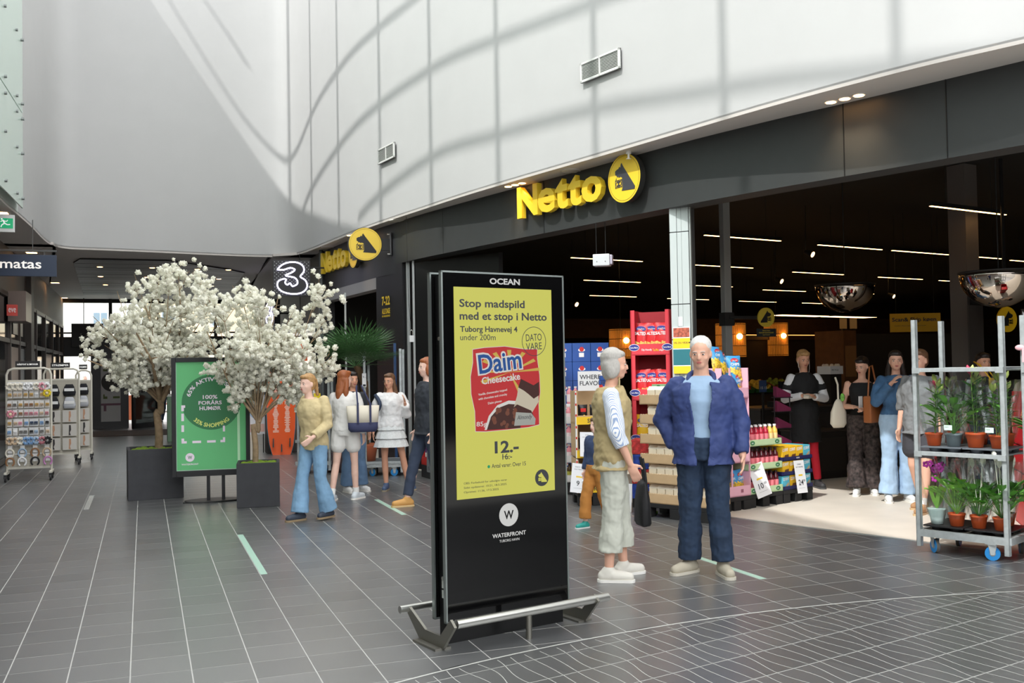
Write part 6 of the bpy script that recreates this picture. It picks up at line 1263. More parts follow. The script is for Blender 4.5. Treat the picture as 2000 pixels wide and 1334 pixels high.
for x in (0, 1.05):
    wh = MB().tube([(x+.34*math.cos(q), 0, .34+.34*math.sin(q)) for q in [2*PI*i/28 for i in range(28)]], .018, n=6, closed=True).build('wheel', bt, t); mb = MB()
    for i in range(10): q = PI*i/10; mb.cyl((x-.33*math.cos(q), 0, .34-.33*math.sin(q)), (x+.33*math.cos(q), 0, .34+.33*math.sin(q)), .002, n=4)
    mb.build('spokes', alu, wh)
mb = MB()
for a_, b_ in (((0, .34), (.35, .8)), ((.35, .8), (.42, .34)), ((0, .34), (.42, .34)), ((.35, .75), (.92, .78)), ((.42, .34), (.92, .68)), ((.9, .9), (1.05, .34))): mb.cyl((a_[0], 0, a_[1]), (b_[0], 0, b_[1]), .018, n=7)
mb.build('frame', M('bike_red', (190, 70, 40), rough=.3), t); MB().ell((.33, 0, .9), .13, .07, .035).build('saddle', bt, t); MB().tube([(.80, -.25, 1.0), (.9, -.1, 1.02), (.9, .1, 1.02), (.80, .25, 1.0)], .014).build('handlebar', bt, t)
t = thing('green_cabinet', 'tall narrow pale green cabinet behind the green poster', 'cabinet', (.50, 23.9, 0), 0); MB().box(0, .55, 0, .5, 0, 1.02, .01).build('body', M('cabinet_green', (110, 140, 112), rough=.5), t); MB().box(-.02, .57, -.02, .52, 1.02, 1.07, .006).build('top', M('cab_top', (206, 210, 200)), t)
# ------------------------------------------------------------------ people
WT = bpy.data.textures.new('wrinkle', 'CLOUDS'); WT.noise_scale = .09; WT.noise_depth = 2
def soft(mb, name, mat, parent, vox, sm=6, wr=0, label=None):
    """closed overlapping shapes -> one continuous smooth surface"""
    o = mb.build(name, mat, parent, label=label); r = o.modifiers.new('r', 'REMESH'); r.mode = 'VOXEL'; r.voxel_size = vox; r.use_smooth_shade = True
    s = o.modifiers.new('s', 'SMOOTH'); s.factor = .5; s.iterations = sm
    if wr: d = o.modifiers.new('d', 'DISPLACE'); d.texture = WT; d.strength = wr; d.mid_level = .5; d.texture_coords = 'LOCAL'
    return o
def skinm(nm, rgb): return M('skin_'+nm, rgb, rough=.5, spec=.35, var=.04, vs=20)
V3 = Vector
BASE = dict(pel=(0, 0, .95), che=(0, 0, 1.27), nec=(0, .012, 1.46), hea=(0, -.008, 1.625), shl=(.175, .01, 1.405), shr=(-.175, .01, 1.405), ell=(.225, .03, 1.13), elr=(-.225, .03, 1.13), wrl=(.235, -.04, .88), wrr=(-.235, -.04, .88),
            hil=(.09, 0, .92), hir=(-.09, 0, .92), knl=(.10, -.015, .50), knr=(-.10, -.015, .50), anl=(.105, .02, .085), anr=(-.105, .02, .085), hd=(0, -1, 0), fl=(.12, -1, 0), fr=(-.12, -1, 0))
def hand(mb, w_, d, n_, k, curl, side):
    d = d.normalized(); n_ = (n_-d*n_.dot(d)).normalized(); a = d.cross(n_)
    T = Matrix((( *a, 0), (*d, 0), (*n_, 0), (0, 0, 0, 1))).transposed(); T.translation = w_+d*.045*k
    mb.ell((0, 0, 0), .040*k, .052*k, .017*k, n=12, m=8, T=T)
    for i, (l, o) in enumerate(((.92, -1.5), (1.0, -.5), (.95, .5), (.78, 1.5))):
        b = w_+d*.080*k+a*o*.0200*k; d1 = (d+n_*curl*.6+a*o*.06).normalized(); d2 = (d+n_*curl*1.6).normalized(); d3 = (d+n_*curl*3).normalized()
        p1 = b+d1*.036*l*k; p2 = p1+d2*.026*l*k; p3 = p2+d3*.02*l*k
        mb.cap(b-d*.02*k, .0098*k, p1, .0092*k, n=8).cap(p1, .0092*k, p2, .0086*k, n=8).cap(p2, .0086*k, p3, .0078*k, n=8)
    b = w_+d*.022*k+a*side*.030*k; p1 = b+(d*.6+a*side*.8+n_*.3).normalized()*.038*k; p2 = p1+(d*.9+a*side*.2+n_*.4).normalized()*.03*k
    mb.cap(b, .0135*k, p1, .0115*k, n=8).cap(p1, .0115*k, p2, .0095*k, n=8)
def lerp(a, b, t): return a+(b-a)*t
def loft(mb, pts, n=18):
    """pts: (centre, rx, ry) rings stacked along a spine"""
    vs = []; k = len(pts)
    for i, (c_, rx, ry) in enumerate(pts):
        d = (pts[min(i+1, k-1)][0]-pts[max(i-1, 0)][0]).normalized(); x = V3((1, 0, 0)); x = (x-d*x.dot(d)).normalized(); y = d.cross(x)
        for j in range(n): t = 2*PI*j/n; vs.append(c_+x*rx*math.cos(t)+y*ry*math.sin(t))
    return mb.add(vs, [(i*n+j, i*n+(j+1) % n, (i+1)*n+(j+1) % n, (i+1)*n+j) for i in range(k-1) for j in range(n)]+[tuple(range(n))[::-1], tuple(range((k-1)*n, k*n))], True)
class Human:
    def __init__(s, label, loc, rz, H, pose, skin, vox=.009, fem=False, child=False, group=None, curl=(.35, .35), sx=1):
        s.t = thing('person', label, 'person', (loc[0], loc[1], 0), rz, group); s.k = H/1.75; s.vox = vox; s.fem = fem; s.sx = sx
        P = dict(BASE); P.update(pose); k = s.k
        s.J = J = {n: (V3(v) if n in ('hd', 'fl', 'fr') else V3(v)*k) for n, v in P.items()}
        mb = MB(); w_ = (.92 if fem else 1)*sx
        loft(mb, s.torso(1.0)); mb.cap(J['nec']-V3((0, 0, .04*k)), .056*k*w_, lerp(J['nec'], J['hea'], .6), .050*k*w_)
        s.head(mb, J['hea'], J['hd'].normalized(), k*(1.12 if child else 1))
        for a in 'lr':
            sh, el, wr = J['sh'+a], J['el'+a], J['wr'+a]; mb.cap(sh, .044*k*w_, lerp(sh, el, .5), .041*k*w_).cap(lerp(sh, el, .5), .041*k*w_, el, .036*k*w_).cap(el, .040*k*w_, lerp(el, wr, .35), .040*k*w_).cap(lerp(el, wr, .35), .040*k*w_, wr, .026*k*w_)
            side = 1 if a == 'l' else -1; d = (wr-el).normalized(); n_ = V3((-side, -.2, 0)) if abs(d.z) > .5 else V3((0, 0, 1 if pose.get('palm_up') else -1)); hand(mb, wr, d, n_, k*.98, curl[0 if a == 'l' else 1], 1 if (d.cross(n_)).y < 0 else -1)
            hi, kn, an = J['hi'+a], J['kn'+a], J['an'+a]; mb.cap(hi, .088*k*w_, lerp(hi, kn, .6), .066*k*w_).cap(lerp(hi, kn, .6), .066*k*w_, kn, .053*k*w_).cap(kn, .052*k*w_, lerp(kn, an, .35)+V3((0, .012*k, 0)), .054*k*w_).cap(lerp(kn, an, .35)+V3((0, .012*k, 0)), .054*k*w_, an, .036*k*w_)
            f = J['f'+a].normalized(); mb.cap(an-V3((0, 0, .040*k))-f*.02*k, .030*k, an+f*.09*k-V3((0, 0, .050*k)), .022*k)
        soft(mb, 'body', skin, s.t, vox, 4)
    def torso(s, g, off=0, lo=None, hi=1.0):
        """elliptic rings from hip to collar; g scales, off adds cloth thickness"""
        J, k = s.J, s.k; f = s.fem; out = []
        R = [(-.25, .150, .105), (-.05, .168 if not f else .172, .112), (.2, .160 if not f else .158, .108), (.5, .145 if not f else .125, .100), (.8, .158 if not f else .142, .108), (1.0, .170 if not f else .155, .115)]
        for t_, rx, ry in R: out.append((lerp(J['pel'], J['che'], t_), (rx*g*s.sx+off)*k, (ry*g*s.sx+off)*k))
        for t_, rx, ry in ((.45, .178 if not f else .162, .105), (.78, .135 if not f else .120, .080), (1.0, .062, .060)): out.append((lerp(J['che'], J['nec'], t_), (rx*g*s.sx+off)*k, (ry*g*s.sx+off)*k))
        return out[(lo or 0):] if hi == 1.0 else out[(lo or 0):int(hi)]
    def hmat(s, c_, f):
        z = V3((0, 0, 1)); y = -f; y = (y-z*y.dot(z)*.0).normalized(); x = y.cross(z).normalized(); z = x.cross(y); T = Matrix(((*x, 0), (*y, 0), (*z, 0), (0, 0, 0, 1))).transposed(); T.translation = c_; return T
    def head(s, mb, c_, f, k):
        T = s.hT = s.hmat(c_, f); s.hk = k; e = lambda c2, a, b, d: mb.ell(V3(c2)*k, a*k, b*k, d*k, n=16, m=12, T=T)
        e((0, .012, .035), .074, .092, .085); e((0, -.008, -.02), .064, .078, .085); e((0, -.035, -.075), .040, .042, .034); e((0, -.085, -.015), .011, .018, .024); e((0, -.092, -.027), .015, .013, .010)
        for x in (-1, 1): e((x*.076, .012, -.008), .008, .018, .028); e((x*.038, -.050, -.030), .022, .020, .018)
        e((0, -.078, -.056), .020, .010, .006); e((0, -.068, .018), .048, .016, .012)
    def local(s, mb, c2, a, b, d, n=10): return mb.ell(V3(c2)*s.hk, a*s.hk, b*s.hk, d*s.hk, n=n, m=8, T=s.hT)
    def face(s, brow=(90, 70, 55), glasses=False):
        ew_ = M('eye_white', (226, 224, 220), rough=.2); ed = M('eye_dark', (50, 38, 32), rough=.15); lip = M('lip', (176, 96, 90), rough=.45)
        for x in (-1, 1):
            o = s.local(MB(), (x*.030, -.074, .003), .0115, .007, .0055).build('eye', ew_, s.t); s.local(MB(), (x*.030, -.0808, .003), .0056, .003, .0054).build('iris', ed, o)
            mb = MB(); mb.tube([s.hT @ (V3((x*q, -.0845+abs(q-.03)*.25, .020+.003*(1-abs(q-.03)/.018)))*s.hk) for q in (.014, .022, .03, .038, .046)], .0032*s.hk, n=6); mb.build('eyebrow', M('brow%s' % str(brow), brow), s.t)
        mb = MB(); s.local(mb, (0, -.087, -.0525), .021, .006, .0042); s.local(mb, (0, -.086, -.0595), .017, .006, .0048); mb.build('mouth', lip, s.t)
        if glasses:
            mb = MB()
            for x in (-1, 1): mb.tube([s.hT @ (V3((x*.031+.023*math.cos(q), -.094, .002+.019*math.sin(q)))*s.hk) for q in [2*PI*i/16 for i in range(16)]], .0014*s.hk, n=5, closed=True); mb.tube([s.hT @ (V3(p)*s.hk) for p in ((x*.054, -.094, .006), (x*.078, .0, .004))], .0014*s.hk, n=5)
            mb.build('glasses', M('glasses_wire', (120, 110, 100), metal=1, rough=.3), s.t)
    def hair(s, mat, kind='short', L=.3, wr=.01, label=None):
        mb = MB(); l = s.local
        l(mb, (0, .026, .055), .082, .094, .080, 18)
        if kind != 'bald': l(mb, (0, .045, .0), .080, .068, .085, 16)
        if kind == 'short': l(mb, (0, -.035, .085), .066, .052, .036)
        if kind == 'bob':
            for x in (-1, 1): l(mb, (x*.062, .022, -.025), .030, .062, .085)
            l(mb, (0, .05, -.045), .072, .055, .080); l(mb, (0, -.030, .080), .066, .048, .034)
        if kind == 'long':
            l(mb, (0, -.035, .088), .068, .056, .034); k = s.hk
            for x in (-1, 1):
                a = s.hT @ (V3((x*.066, .02, .0))*k); b = s.hT @ (V3((x*.082, .045, -.16))*k); c_ = s.hT @ (V3((x*.075, .055, -.16-L))*k)
                mb.cap(a, .028*k, b, .038*k).cap(b, .038*k, c_, .026*k)
            a = s.hT @ (V3((0, .06, .0))*k); b = s.hT @ (V3((0, .085, -.17))*k); c_ = s.hT @ (V3((0, .10, -.17-L))*k); mb.cap(a, .062*k, b, .062*k).cap(b, .062*k, c_, .040*k)
        if kind == 'bun': l(mb, (0, .125, .04), .045, .045, .055); l(mb, (0, -.04, .085), .066, .05, .032)
        if kind == 'tail': l(mb, (0, -.04, .085), .066, .05, .032); k = s.hk; mb.cap(s.hT @ (V3((0, .12, .04))*k), .032*k, s.hT @ (V3((.01, .15, -.12))*k), .022*k)
        return soft(mb, 'hair', mat, s.t, .0075, 3, wr, label)
    def top(s, mat, name='jacket', off=.014, sleeve=1.0, hem=0, flare=0, slv_r=.014, wr=.02, open_=False, label=None, neck=True, smooth=6):
        """torso + sleeves; hem: first ring index used (0 = below hips)"""
        J, k = s.J, s.k; mb = MB(); T = s.torso(1.0, off, hem)
        if hem == 0: T = [(T[0][0]-V3((0, 0, .03*k)), T[0][1]+flare*k, T[0][2]+flare*k)]+T
        if not neck: T = T[:-1]
        loft(mb, T, 22); w_ = (.92 if s.fem else 1)*s.sx
        if sleeve > 0:
            for a in 'lr':
                sh, el, wr_ = J['sh'+a], J['el'+a], J['wr'+a]; mb.cap(sh-V3((sh.x*.10, 0, .012*k)), (.055*w_+slv_r*.65)*k, lerp(sh, el, .4), (.050*w_+slv_r*.9)*k).cap(lerp(sh, el, .4), (.050*w_+slv_r*.9)*k, lerp(sh, el, min(1, sleeve*2)), (.044*w_+slv_r)*k)
                if sleeve > .5: mb.cap(el, (.042*w_+slv_r)*k, lerp(el, wr_, (sleeve-.5)*2), (.032*w_+slv_r)*k, end=False)
        return soft(mb, name, mat, s.t, s.vox, smooth, wr, label)
    def trousers(s, mat, name='trousers', off=.014, length=1.0, flare=0, wr=.02, waist=2, label=None):
        J, k = s.J, s.k; mb = MB(); T = s.torso(1.0, off)[:waist+1]; T = [(T[0][0]-V3((0, 0, .02*k)), T[0][1]*.98, T[0][2])]+T; loft(mb, T, 20); w_ = (.92 if s.fem else 1)*s.sx
        for a in 'lr':
            hi, kn, an = J['hi'+a], J['kn'+a], J['an'+a]; mb.cap(hi, (.088*w_+off)*k, kn, (.056*w_+off)*k)
            if length > .5: e = lerp(kn, an, (length-.5)*2); mb.cap(kn, (.056*w_+off)*k, e, (.046*w_+off+flare)*k, end=False)
            else: pass
        return soft(mb, name, mat, s.t, s.vox, 5, wr, label)
    def shorts(s, mat, name='shorts', off=.02, ln=.45, wr=.01):
        J, k = s.J, s.k; mb = MB(); T = s.torso(1.0, off)[:3]; loft(mb, T, 20)
        for a in 'lr': hi, kn = J['hi'+a], J['kn'+a]; mb.cap(hi, (.088+off)*k, lerp(hi, kn, ln), (.085+off)*k)
        return soft(mb, name, mat, s.t, s.vox, 5, wr)
    def shoes(s, mat, sole=(236, 234, 228), h=.0, sock=None):
        k = s.k
        for a in 'lr':
            an, f = s.J['an'+a], s.J['f'+a].normalized(); base = V3((an.x, an.y, 0)); lift = max(0, an.z-.085*k); up = V3((0, 0, lift)); sd = V3((-f.y, f.x, 0)); mb = MB()
            mb.cap(base+up-f*.045*k+V3((0, 0, .047*k)), .042*k, base+up+f*.03*k+V3((0, 0, .052*k)), .047*k); mb.cap(base+up+f*.03*k+V3((0, 0, .050*k)), .048*k, base+up+f*.150*k+V3((0, 0, .040*k)), .037*k); mb.cap(base+up-f*.02*k+V3((0, 0, .07*k)), .045*k, an+V3((0, 0, h)), .046*k)
            o = soft(mb, 'shoe', mat, s.t, .0075, 3)
            q = []
            for c_, r, a0 in ((base-f*.045*k, .046*k, PI/2), (base+f*.150*k, .044*k, -PI/2)):
                for i in range(9): t = a0+PI*i/8; q.append((c_+f*math.cos(t)*r+sd*math.sin(t)*r))
            MB().slab([(p.x, p.y) for p in q], lift+.001, lift+.022*k).build('sole', M('sole%s' % str(sole), sole, rough=.6), o)
            if sock: mb = MB(); mb.cyl(lerp(an, s.J['kn'+a], .03), lerp(an, s.J['kn'+a], .20), .041*k, .043*k, n=16); mb.build('sock', sock, s.t)
    def skirt(s, mat, n=3, length=.38):
        k = s.k; c_ = s.J['pel']+V3((0, 0, .10*k)); L = length*k/n
        for i in range(n):
            z0 = c_.z-i*L; r0 = (.150+.028*i)*k; MB().rings([(c_.x, c_.y, z0-L*1.15, r0+.055*k, (r0+.045*k)*.85), (c_.x, c_.y, z0-L*.5, r0+.03*k, (r0+.02*k)*.82), (c_.x, c_.y, z0, r0*.98, r0*.76)], n=60, caps=False, fn=lambda a, j: 1+.035*(2-j)/2*math.sin(13*a+i*1.3)).build('ruffle', mat, s.t)
grey_h = M('hair_grey', (176, 172, 166), rough=.7, var=.15, vs=60, stretch=(4, 4, .6)); white_h = M('hair_white', (206, 204, 200), rough=.7, var=.08, vs=60)
auburn = M('hair_auburn', (150, 84, 44), rough=.5, var=.25, vs=40, stretch=(6, 6, .3)); brown_h = M('hair_brown', (104, 74, 52), rough=.5, var=.25, vs=40, stretch=(6, 6, .3)); dark_h = M('hair_dark', (34, 26, 22), rough=.45, var=.2, vs=40, stretch=(6, 6, .3)); blond_h = M('hair_blond', (176, 136, 88), rough=.6, var=.2, vs=40)
sk1 = skinm('fair', (222, 172, 148)); sk2 = skinm('tan', (212, 158, 130)); sk3 = skinm('pale', (232, 192, 174))
# the standing couple
h = Human('grey-haired woman in a beige vest and pale cropped trousers, facing the man', (3.20, 6.56), math.radians(66), 1.67, dict(hea=(0, -.03, 1.63), wrr=(-.20, -.12, .89), elr=(-.225, -.02, 1.13), ell=(.22, .05, 1.12), wrl=(.24, .03, .88), anl=(.14, -.07, .085), anr=(-.10, .05, .085), knl=(.12, -.05, .50), knr=(-.09, .01, .5), hd=(.05, -1, -.05), fl=(.55, -1, 0), fr=(-.1, -1, 0)), sk1, vox=.007, fem=True)
h.face(); h.hair(grey_h, 'bob', wr=.014)
sm_ = M('striped_shirt', (214, 222, 232), rough=.8); nt = sm_.node_tree; wvn = nt.nodes.new('ShaderNodeTexWave'); wvn.inputs['Scale'].default_value = 48; wvn.inputs['Distortion'].default_value = .0; tcn = nt.nodes.new('ShaderNodeTexCoord'); nt.links.new(tcn.outputs['Object'], wvn.inputs['Vector']); crn = nt.nodes.new('ShaderNodeValToRGB'); crn.color_ramp.elements[0].color = (*lin((150, 170, 205)), 1); crn.color_ramp.elements[1].color = (*lin((236, 238, 240)), 1); crn.color_ramp.elements[0].position = .2; crn.color_ramp.elements[1].position = .5; nt.links.new(wvn.outputs[0], crn.inputs[0]); nt.links.new(crn.outputs[0], nt.nodes['Principled BSDF'].inputs['Base Color'])
h.top(sm_, 'shirt', .012, .72, 1, wr=.015, slv_r=.026); h.top(M('vest_beige', (172, 154, 112), rough=.85), 'vest', .036, 0, 0, flare=.03, wr=.035, smooth=8)
h.trousers(M('trousers_pale', (190, 192, 180), rough=.85), off=.030, length=.83, flare=.022, wr=.025); h.shoes(M('shoe_offwhite', (214, 210, 200), rough=.7), (228, 226, 220))
MB().tube([h.hT @ (V3((x*.078, -.03, -.10-.12*q))*h.hk) for x, q in ((-1, 1), (-1, .2), (-.6, 0), (.6, 0), (1, .2), (1, 1))], .006, n=6).build('collar', M('vest_beige'), h.t)
t = thing('carrier_bag', 'black fabric carrier bag held low behind the woman in beige', 'bag', (3.56, 6.80, .34), math.radians(70)); MB().rings([(0, 0, 0, .15, .05), (0, 0, .02, .17, .06), (0, 0, .18, .16, .055), (0, 0, .30, .13, .035), (0, 0, .33, .11, .015)], n=24, fn=lambda a, j: 1+.07*math.sin(5*a+j)).build('bag', M('bag_black', (20, 20, 22), rough=.7, bump=.4, vs=20), t)
for x in (-.07, .05): MB().tube([(x, -.02, .30), (x+.01, -.01, .42), (x+.03, 0, .50)], .012, n=6).build('handle', M('bag_black'), t)
h = Human('white-haired man in an open navy jacket and dark jeans, standing in front of the cartons', (3.88, 6.44), math.radians(-34), 1.75, dict(hea=(.0, -.035, 1.625), elr=(-.30, .06, 1.14), wrr=(-.20, .0, .93), ell=(.275, .03, 1.13), wrl=(.285, -.07, .88), shl=(.195, .01, 1.405), shr=(-.195, .01, 1.405), anl=(.13, -.03, .085), anr=(-.12, .03, .085), hd=(-.1, -1, -.12), fl=(.35, -1, 0), fr=(-.8, -1, 0)), sk1, vox=.007, sx=1.1)
h.face((170, 165, 160)); h.hair(white_h, 'bald', wr=.008)
h.top(M('shirt_lightblue', (150, 176, 204), rough=.8), 'shirt', .006, 0, 1, wr=.008); h.trousers(M('jeans_dark', (30, 48, 72), rough=.85, var=.2, vs=10), off=.022, length=.97, flare=.014, wr=.03)
nj = M('jacket_navy', (44, 60, 112), rough=.7, var=.1, vs=5); J, k = h.J, h.k; mb = MB()
# open jacket: the ring is cut in front, with two front panels
T_ = h.torso(1.0, .036, 0)[:-1]; T_ = [(T_[0][0]-V3((0, 0, .06*k)), T_[0][1]*1.08, T_[0][2]*1.12)]+T_
vs = []; n = 26; K = len(T_)
for th_ in (0, .014):
    for i, (c_, rx_, ry_) in enumerate(T_):
        gap = .18+.16*i/(K-1)
        for j in range(n): q = -PI/2+gap+(2*PI-2*gap)*j/(n-1); fo = 1+.03*math.sin(9*q+i*.7)*(K-i)/K; vs.append((c_.x+(rx_+th_)*fo*math.cos(q), c_.y+(ry_+th_)*fo*math.sin(q), c_.z))
N = K*n; fs = []
for i in range(K-1):
    for j in range(n-1): q = i*n+j; fs += [(q, q+n, q+n+1, q+1), (N+q, N+q+1, N+q+n+1, N+q+n)]
for i in range(K-1):
    for j in (0, n-1): q = i*n+j; fs.append((q, q+n, N+q+n, N+q))
for j in range(n-1): fs += [(j, j+1, N+j+1, N+j), (N-n+j, N-n+j+1, 2*N-n+j+1, 2*N-n+j)]
mb.add(vs, fs, True)
for a in 'lr':
    sh, el, wr_ = J['sh'+a], J['el'+a], J['wr'+a]; mb.cap(sh-V3((sh.x*.10, 0, .015*k)), .078*k, lerp(sh, el, .4), .078*k).cap(lerp(sh, el, .4), .078*k, el, .070*k).cap(el, .072*k, lerp(el, wr_, .95), .054*k, end=False)
soft(mb, 'jacket', nj, h.t, .0085, 6, .03)
MB().tube(catmull([h.J['nec']+V3(q)*k for q in ((-.085, -.09, -.10), (-.085, -.01, .01), (0, .075, .03), (.085, -.01, .01), (.085, -.09, -.10))], 4), .020*k, n=8).build('collar', nj, h.t)
h.shoes(M('shoe_beige', (176, 168, 150), rough=.8), (196, 190, 176))
# girls by the palm
h = Human('girl with long auburn hair, white top and shorts, seen from behind with a tote bag', (2.26, 11.86), math.radians(150), 1.55, dict(anr=(-.10, -.10, .085), knr=(-.10, -.06, .5), anl=(.16, .13, .085), knl=(.13, .02, .5), ell=(.21, -.04, 1.14), wrl=(.17, -.20, 1.0), hd=(-.75, -1, .0), fl=(.1, -1, 0), fr=(-.3, -1, 0)), sk3, vox=.009, fem=True)
h.face(); h.hair(auburn, 'long', .24); h.top(M('top_white', (232, 230, 226), rough=.8), 'blouse', .022, .95, 1, wr=.02, slv_r=.02); h.shorts(M('shorts_white', (226, 224, 220), rough=.8)); h.shoes(M('sneaker_grey', (206, 214, 220), rough=.6), sock=M('sock_white', (235, 235, 232), rough=.8))
R_ = Matrix.Rotation(math.radians(-12), 3, 'Z'); t = thing('tote_bag', 'cream tote bag with navy base and handles on the auburn-haired girl', 'bag', (2.42, 11.62, .82), math.radians(-10), None, .86); MB().rings([(0, 0, .0, .17, .055), (0, 0, .04, .20, .065), (0, 0, .13, .205, .065)], n=28).build('base', M('tote_navy', (50, 54, 86), rough=.8), t)
MB().rings([(0, 0, .13, .205, .065), (0, 0, .25, .215, .06), (0, 0, .36, .225, .05)], n=28).build('bag', M('tote_cream', (226, 218, 200), rough=.85), t)
for x in (-.07, .10): MB().box(x-.014, x+.014, -.071, -.064, .12, .40).build('strap', M('tote_navy'), t); MB().tube([(x, -.06, .38), (x*.5-.05, .0, .60), (x*.4-.05, .10, .63)], .012, n=6).build('handle', M('tote_navy'), t)
h = Human('dark-haired girl in blue jeans, mostly hidden behind the auburn-haired girl', (2.50, 12.62), math.radians(20), 1.53, dict(hd=(-.2, -1, 0), anl=(.13, 0, .085)), sk2, vox=.011, fem=True); h.face(); h.hair(dark_h, 'long', .2); h.top(M('top_dark', (44, 46, 54), rough=.8), 'top', .014, .8, 1); h.trousers(M('jeans_blue', (92, 120, 152), rough=.85, var=.15, vs=9), off=.03, length=.98, flare=.03, wr=.02); h.shoes(M('sneaker_white', (230, 230, 228), rough=.6))
h = Human('girl in a white sweatshirt and tiered skirt with one hand raised', (2.98, 12.58), math.radians(-6), 1.50, dict(hea=(-.015, -.01, 1.625), ell=(.24, .0, 1.13), wrl=(.20, -.13, 1.30), elr=(-.24, .03, 1.13), wrr=(-.26, .0, .88), anl=(.25, -.02, .085), knl=(.17, -.02, .5), anr=(-.08, .0, .085), hd=(-.75, -1, 0), fl=(.45, -1, 0), fr=(-.35, -1, 0)), sk2, vox=.008, fem=True, curl=(.2, .35))
h.face(glasses=True); h.hair(brown_h, 'long', .30); h.top(M('sweat_white', (226, 226, 226), rough=.85), 'sweatshirt', .035, .92, 1, wr=.03, slv_r=.032, smooth=8); h.skirt(M('skirt_grey', (214, 218, 218), rough=.8, var=.1, vs=70)); h.shoes(M('shoe_blue', (70, 92, 124), rough=.4), (150, 140, 120))
mb = MB(); mb.tube(catmull([(-.19, .0, 1.22), (-.15, -.13, 1.1), (-.22, -.06, .95), (-.25, .02, .80)], 4), .026, n=8); mb.build('bag_strap', M('strap_navy', (40, 52, 74), rough=.8), h.t)
# passers-by
h = Human('walker in a beige top and flared blue jeans crossing in front of the surfboard', (1.67, 10.5), math.radians(-58), 1.55, dict(pel=(0, 0, .93), che=(0, -.05, 1.24), nec=(0, -.07, 1.43), hea=(0, -.10, 1.59), anr=(-.09, -.16, .085), knr=(-.10, -.10, .50), anl=(.10, .12, .10), knl=(.10, .0, .49), wrl=(.22, -.22, .98), ell=(.23, .0, 1.12), wrr=(-.22, .14, .92), elr=(-.23, .08, 1.14)), sk3, vox=.009, fem=True)
h.face(); h.hair(blond_h, 'tail'); h.top(M('top_sand', (204, 186, 142), rough=.85), 'sweater', .03, .95, 0, wr=.03, slv_r=.025); h.trousers(M('jeans_light', (126, 164, 196), rough=.85, var=.12, vs=9), off=.022, length=.99, flare=.045, wr=.02); h.shoes(M('shoe_navy', (54, 62, 76), rough=.6), (150, 130, 100))
h = Human('red-haired person in a dark coat stepping out from behind the kiosk', (3.02, 10.95), math.radians(-80), 1.68, dict(anr=(-.09, -.24, .085), knr=(-.1, -.14, .5), anl=(.1, .28, .12), knl=(.1, .05, .48)), sk3, vox=.011); h.face(); h.hair(auburn, 'bob'); h.top(M('coat_dark', (42, 46, 54), rough=.8), 'coat', .03, 1, 0, flare=.03, wr=.03); h.trousers(M('trousers_navy', (50, 60, 80), rough=.85), length=.95); h.shoes(M('shoe_tan', (200, 150, 84), rough=.7), (210, 180, 130))
h = Human('small child with mustard trousers and teal shoes behind the woman in beige', (4.08, 8.72), math.radians(-70), 1.05, dict(anr=(-.09, -.20, .085), knr=(-.1, -.16, .5), anl=(.1, .24, .10), knl=(.1, .03, .48)), sk3, vox=.009, child=True); h.face(); h.hair(brown_h, 'short'); h.top(M('coat_childblue', (50, 66, 100), rough=.8), 'jacket', .03, .95, 1, wr=.02, slv_r=.03); h.trousers(M('trousers_mustard', (178, 118, 52), rough=.85), off=.034, length=.92, flare=.02); h.shoes(M('shoe_teal', (40, 150, 140), rough=.5), (220, 222, 220))
# people in the shop entrance
h = Human('blond shop assistant in black with white sleeves and red leggings', (7.66, 10.30), math.radians(-22), 1.70, dict(hd=(.1, -1, -.2), ell=(.25, -.02, 1.13), wrl=(.05, -.24, 1.16), elr=(-.25, -.02, 1.13), wrr=(-.07, -.25, 1.18), anl=(.14, -.02, .085)), sk2, vox=.009, fem=True); h.face(); h.hair(blond_h, 'tail'); h.top(M('sleeve_white', (222, 222, 224), rough=.8), 'undershirt', .010, .95, 2, wr=.01, slv_r=.016)
J = h.J; mb = MB(); T_ = h.torso(1, .022, 0); loft(mb, [(T_[0][0]-V3((0, 0, .28)), .20, .15), (T_[0][0]-V3((0, 0, .12)), .19, .145)]+T_, 22)
for a in 'lr': mb.cap(J['sh'+a]*.95, .060, lerp(J['sh'+a], J['el'+a], .5), .066)
soft(mb, 'dress', M('dress_black', (20, 20, 22), rough=.8), h.t, .010, 5, .02); h.trousers(M('leggings_red', (206, 30, 50), rough=.8), 'leggings', .006, .97, wr=.005); h.shoes(M('shoe_darkgrey', (56, 56, 58), rough=.6), (80, 80, 80))
t = thing('paper_bundle', 'pale paper bundle in the hands of the shop assistant', 'paper', h.t.matrix_basis @ V3((0, -.29, 1.13)), math.radians(30)); MB().box(-.13, .13, -.03, .04, -.02, .015, .008).box(-.10, .12, -.02, .05, .015, .03, .006).build('sheets', M('paper_dull', (206, 196, 180)), t)
MB().tube(catmull([h.hT @ (V3(q)*h.hk) for q in ((-.075, .0, -.02), (-.06, -.05, -.14), (0, -.08, -.32), (.06, -.05, -.14), (.075, .0, -.02))], 4), .002, n=5).build('earphone_cable', paper, h.t)
h = Human('woman in a black tank top and floral trousers looking at her receipt', (7.86, 9.48), math.radians(-38), 1.60, dict(hd=(-.5, -1, -.3), ell=(.24, -.02, 1.12), wrl=(.04, -.26, 1.10), elr=(-.24, -.0, 1.12), wrr=(-.10, -.24, 1.12), anr=(-.10, -.10, .085)), sk1, vox=.009, fem=True); h.face(); h.hair(dark_h, 'bun'); h.top(M('tank_black', (18, 18, 20), rough=.8), 'tank_top', .008, 0, 1, wr=.006, neck=False); fm = M('floral_dark', (60, 50, 48), rough=.8, var=.9, vs=26); h.trousers(fm, off=.04, length=.99, flare=.045, wr=.03); h.shoes(M('shoe_white', (240, 240, 238), rough=.5))
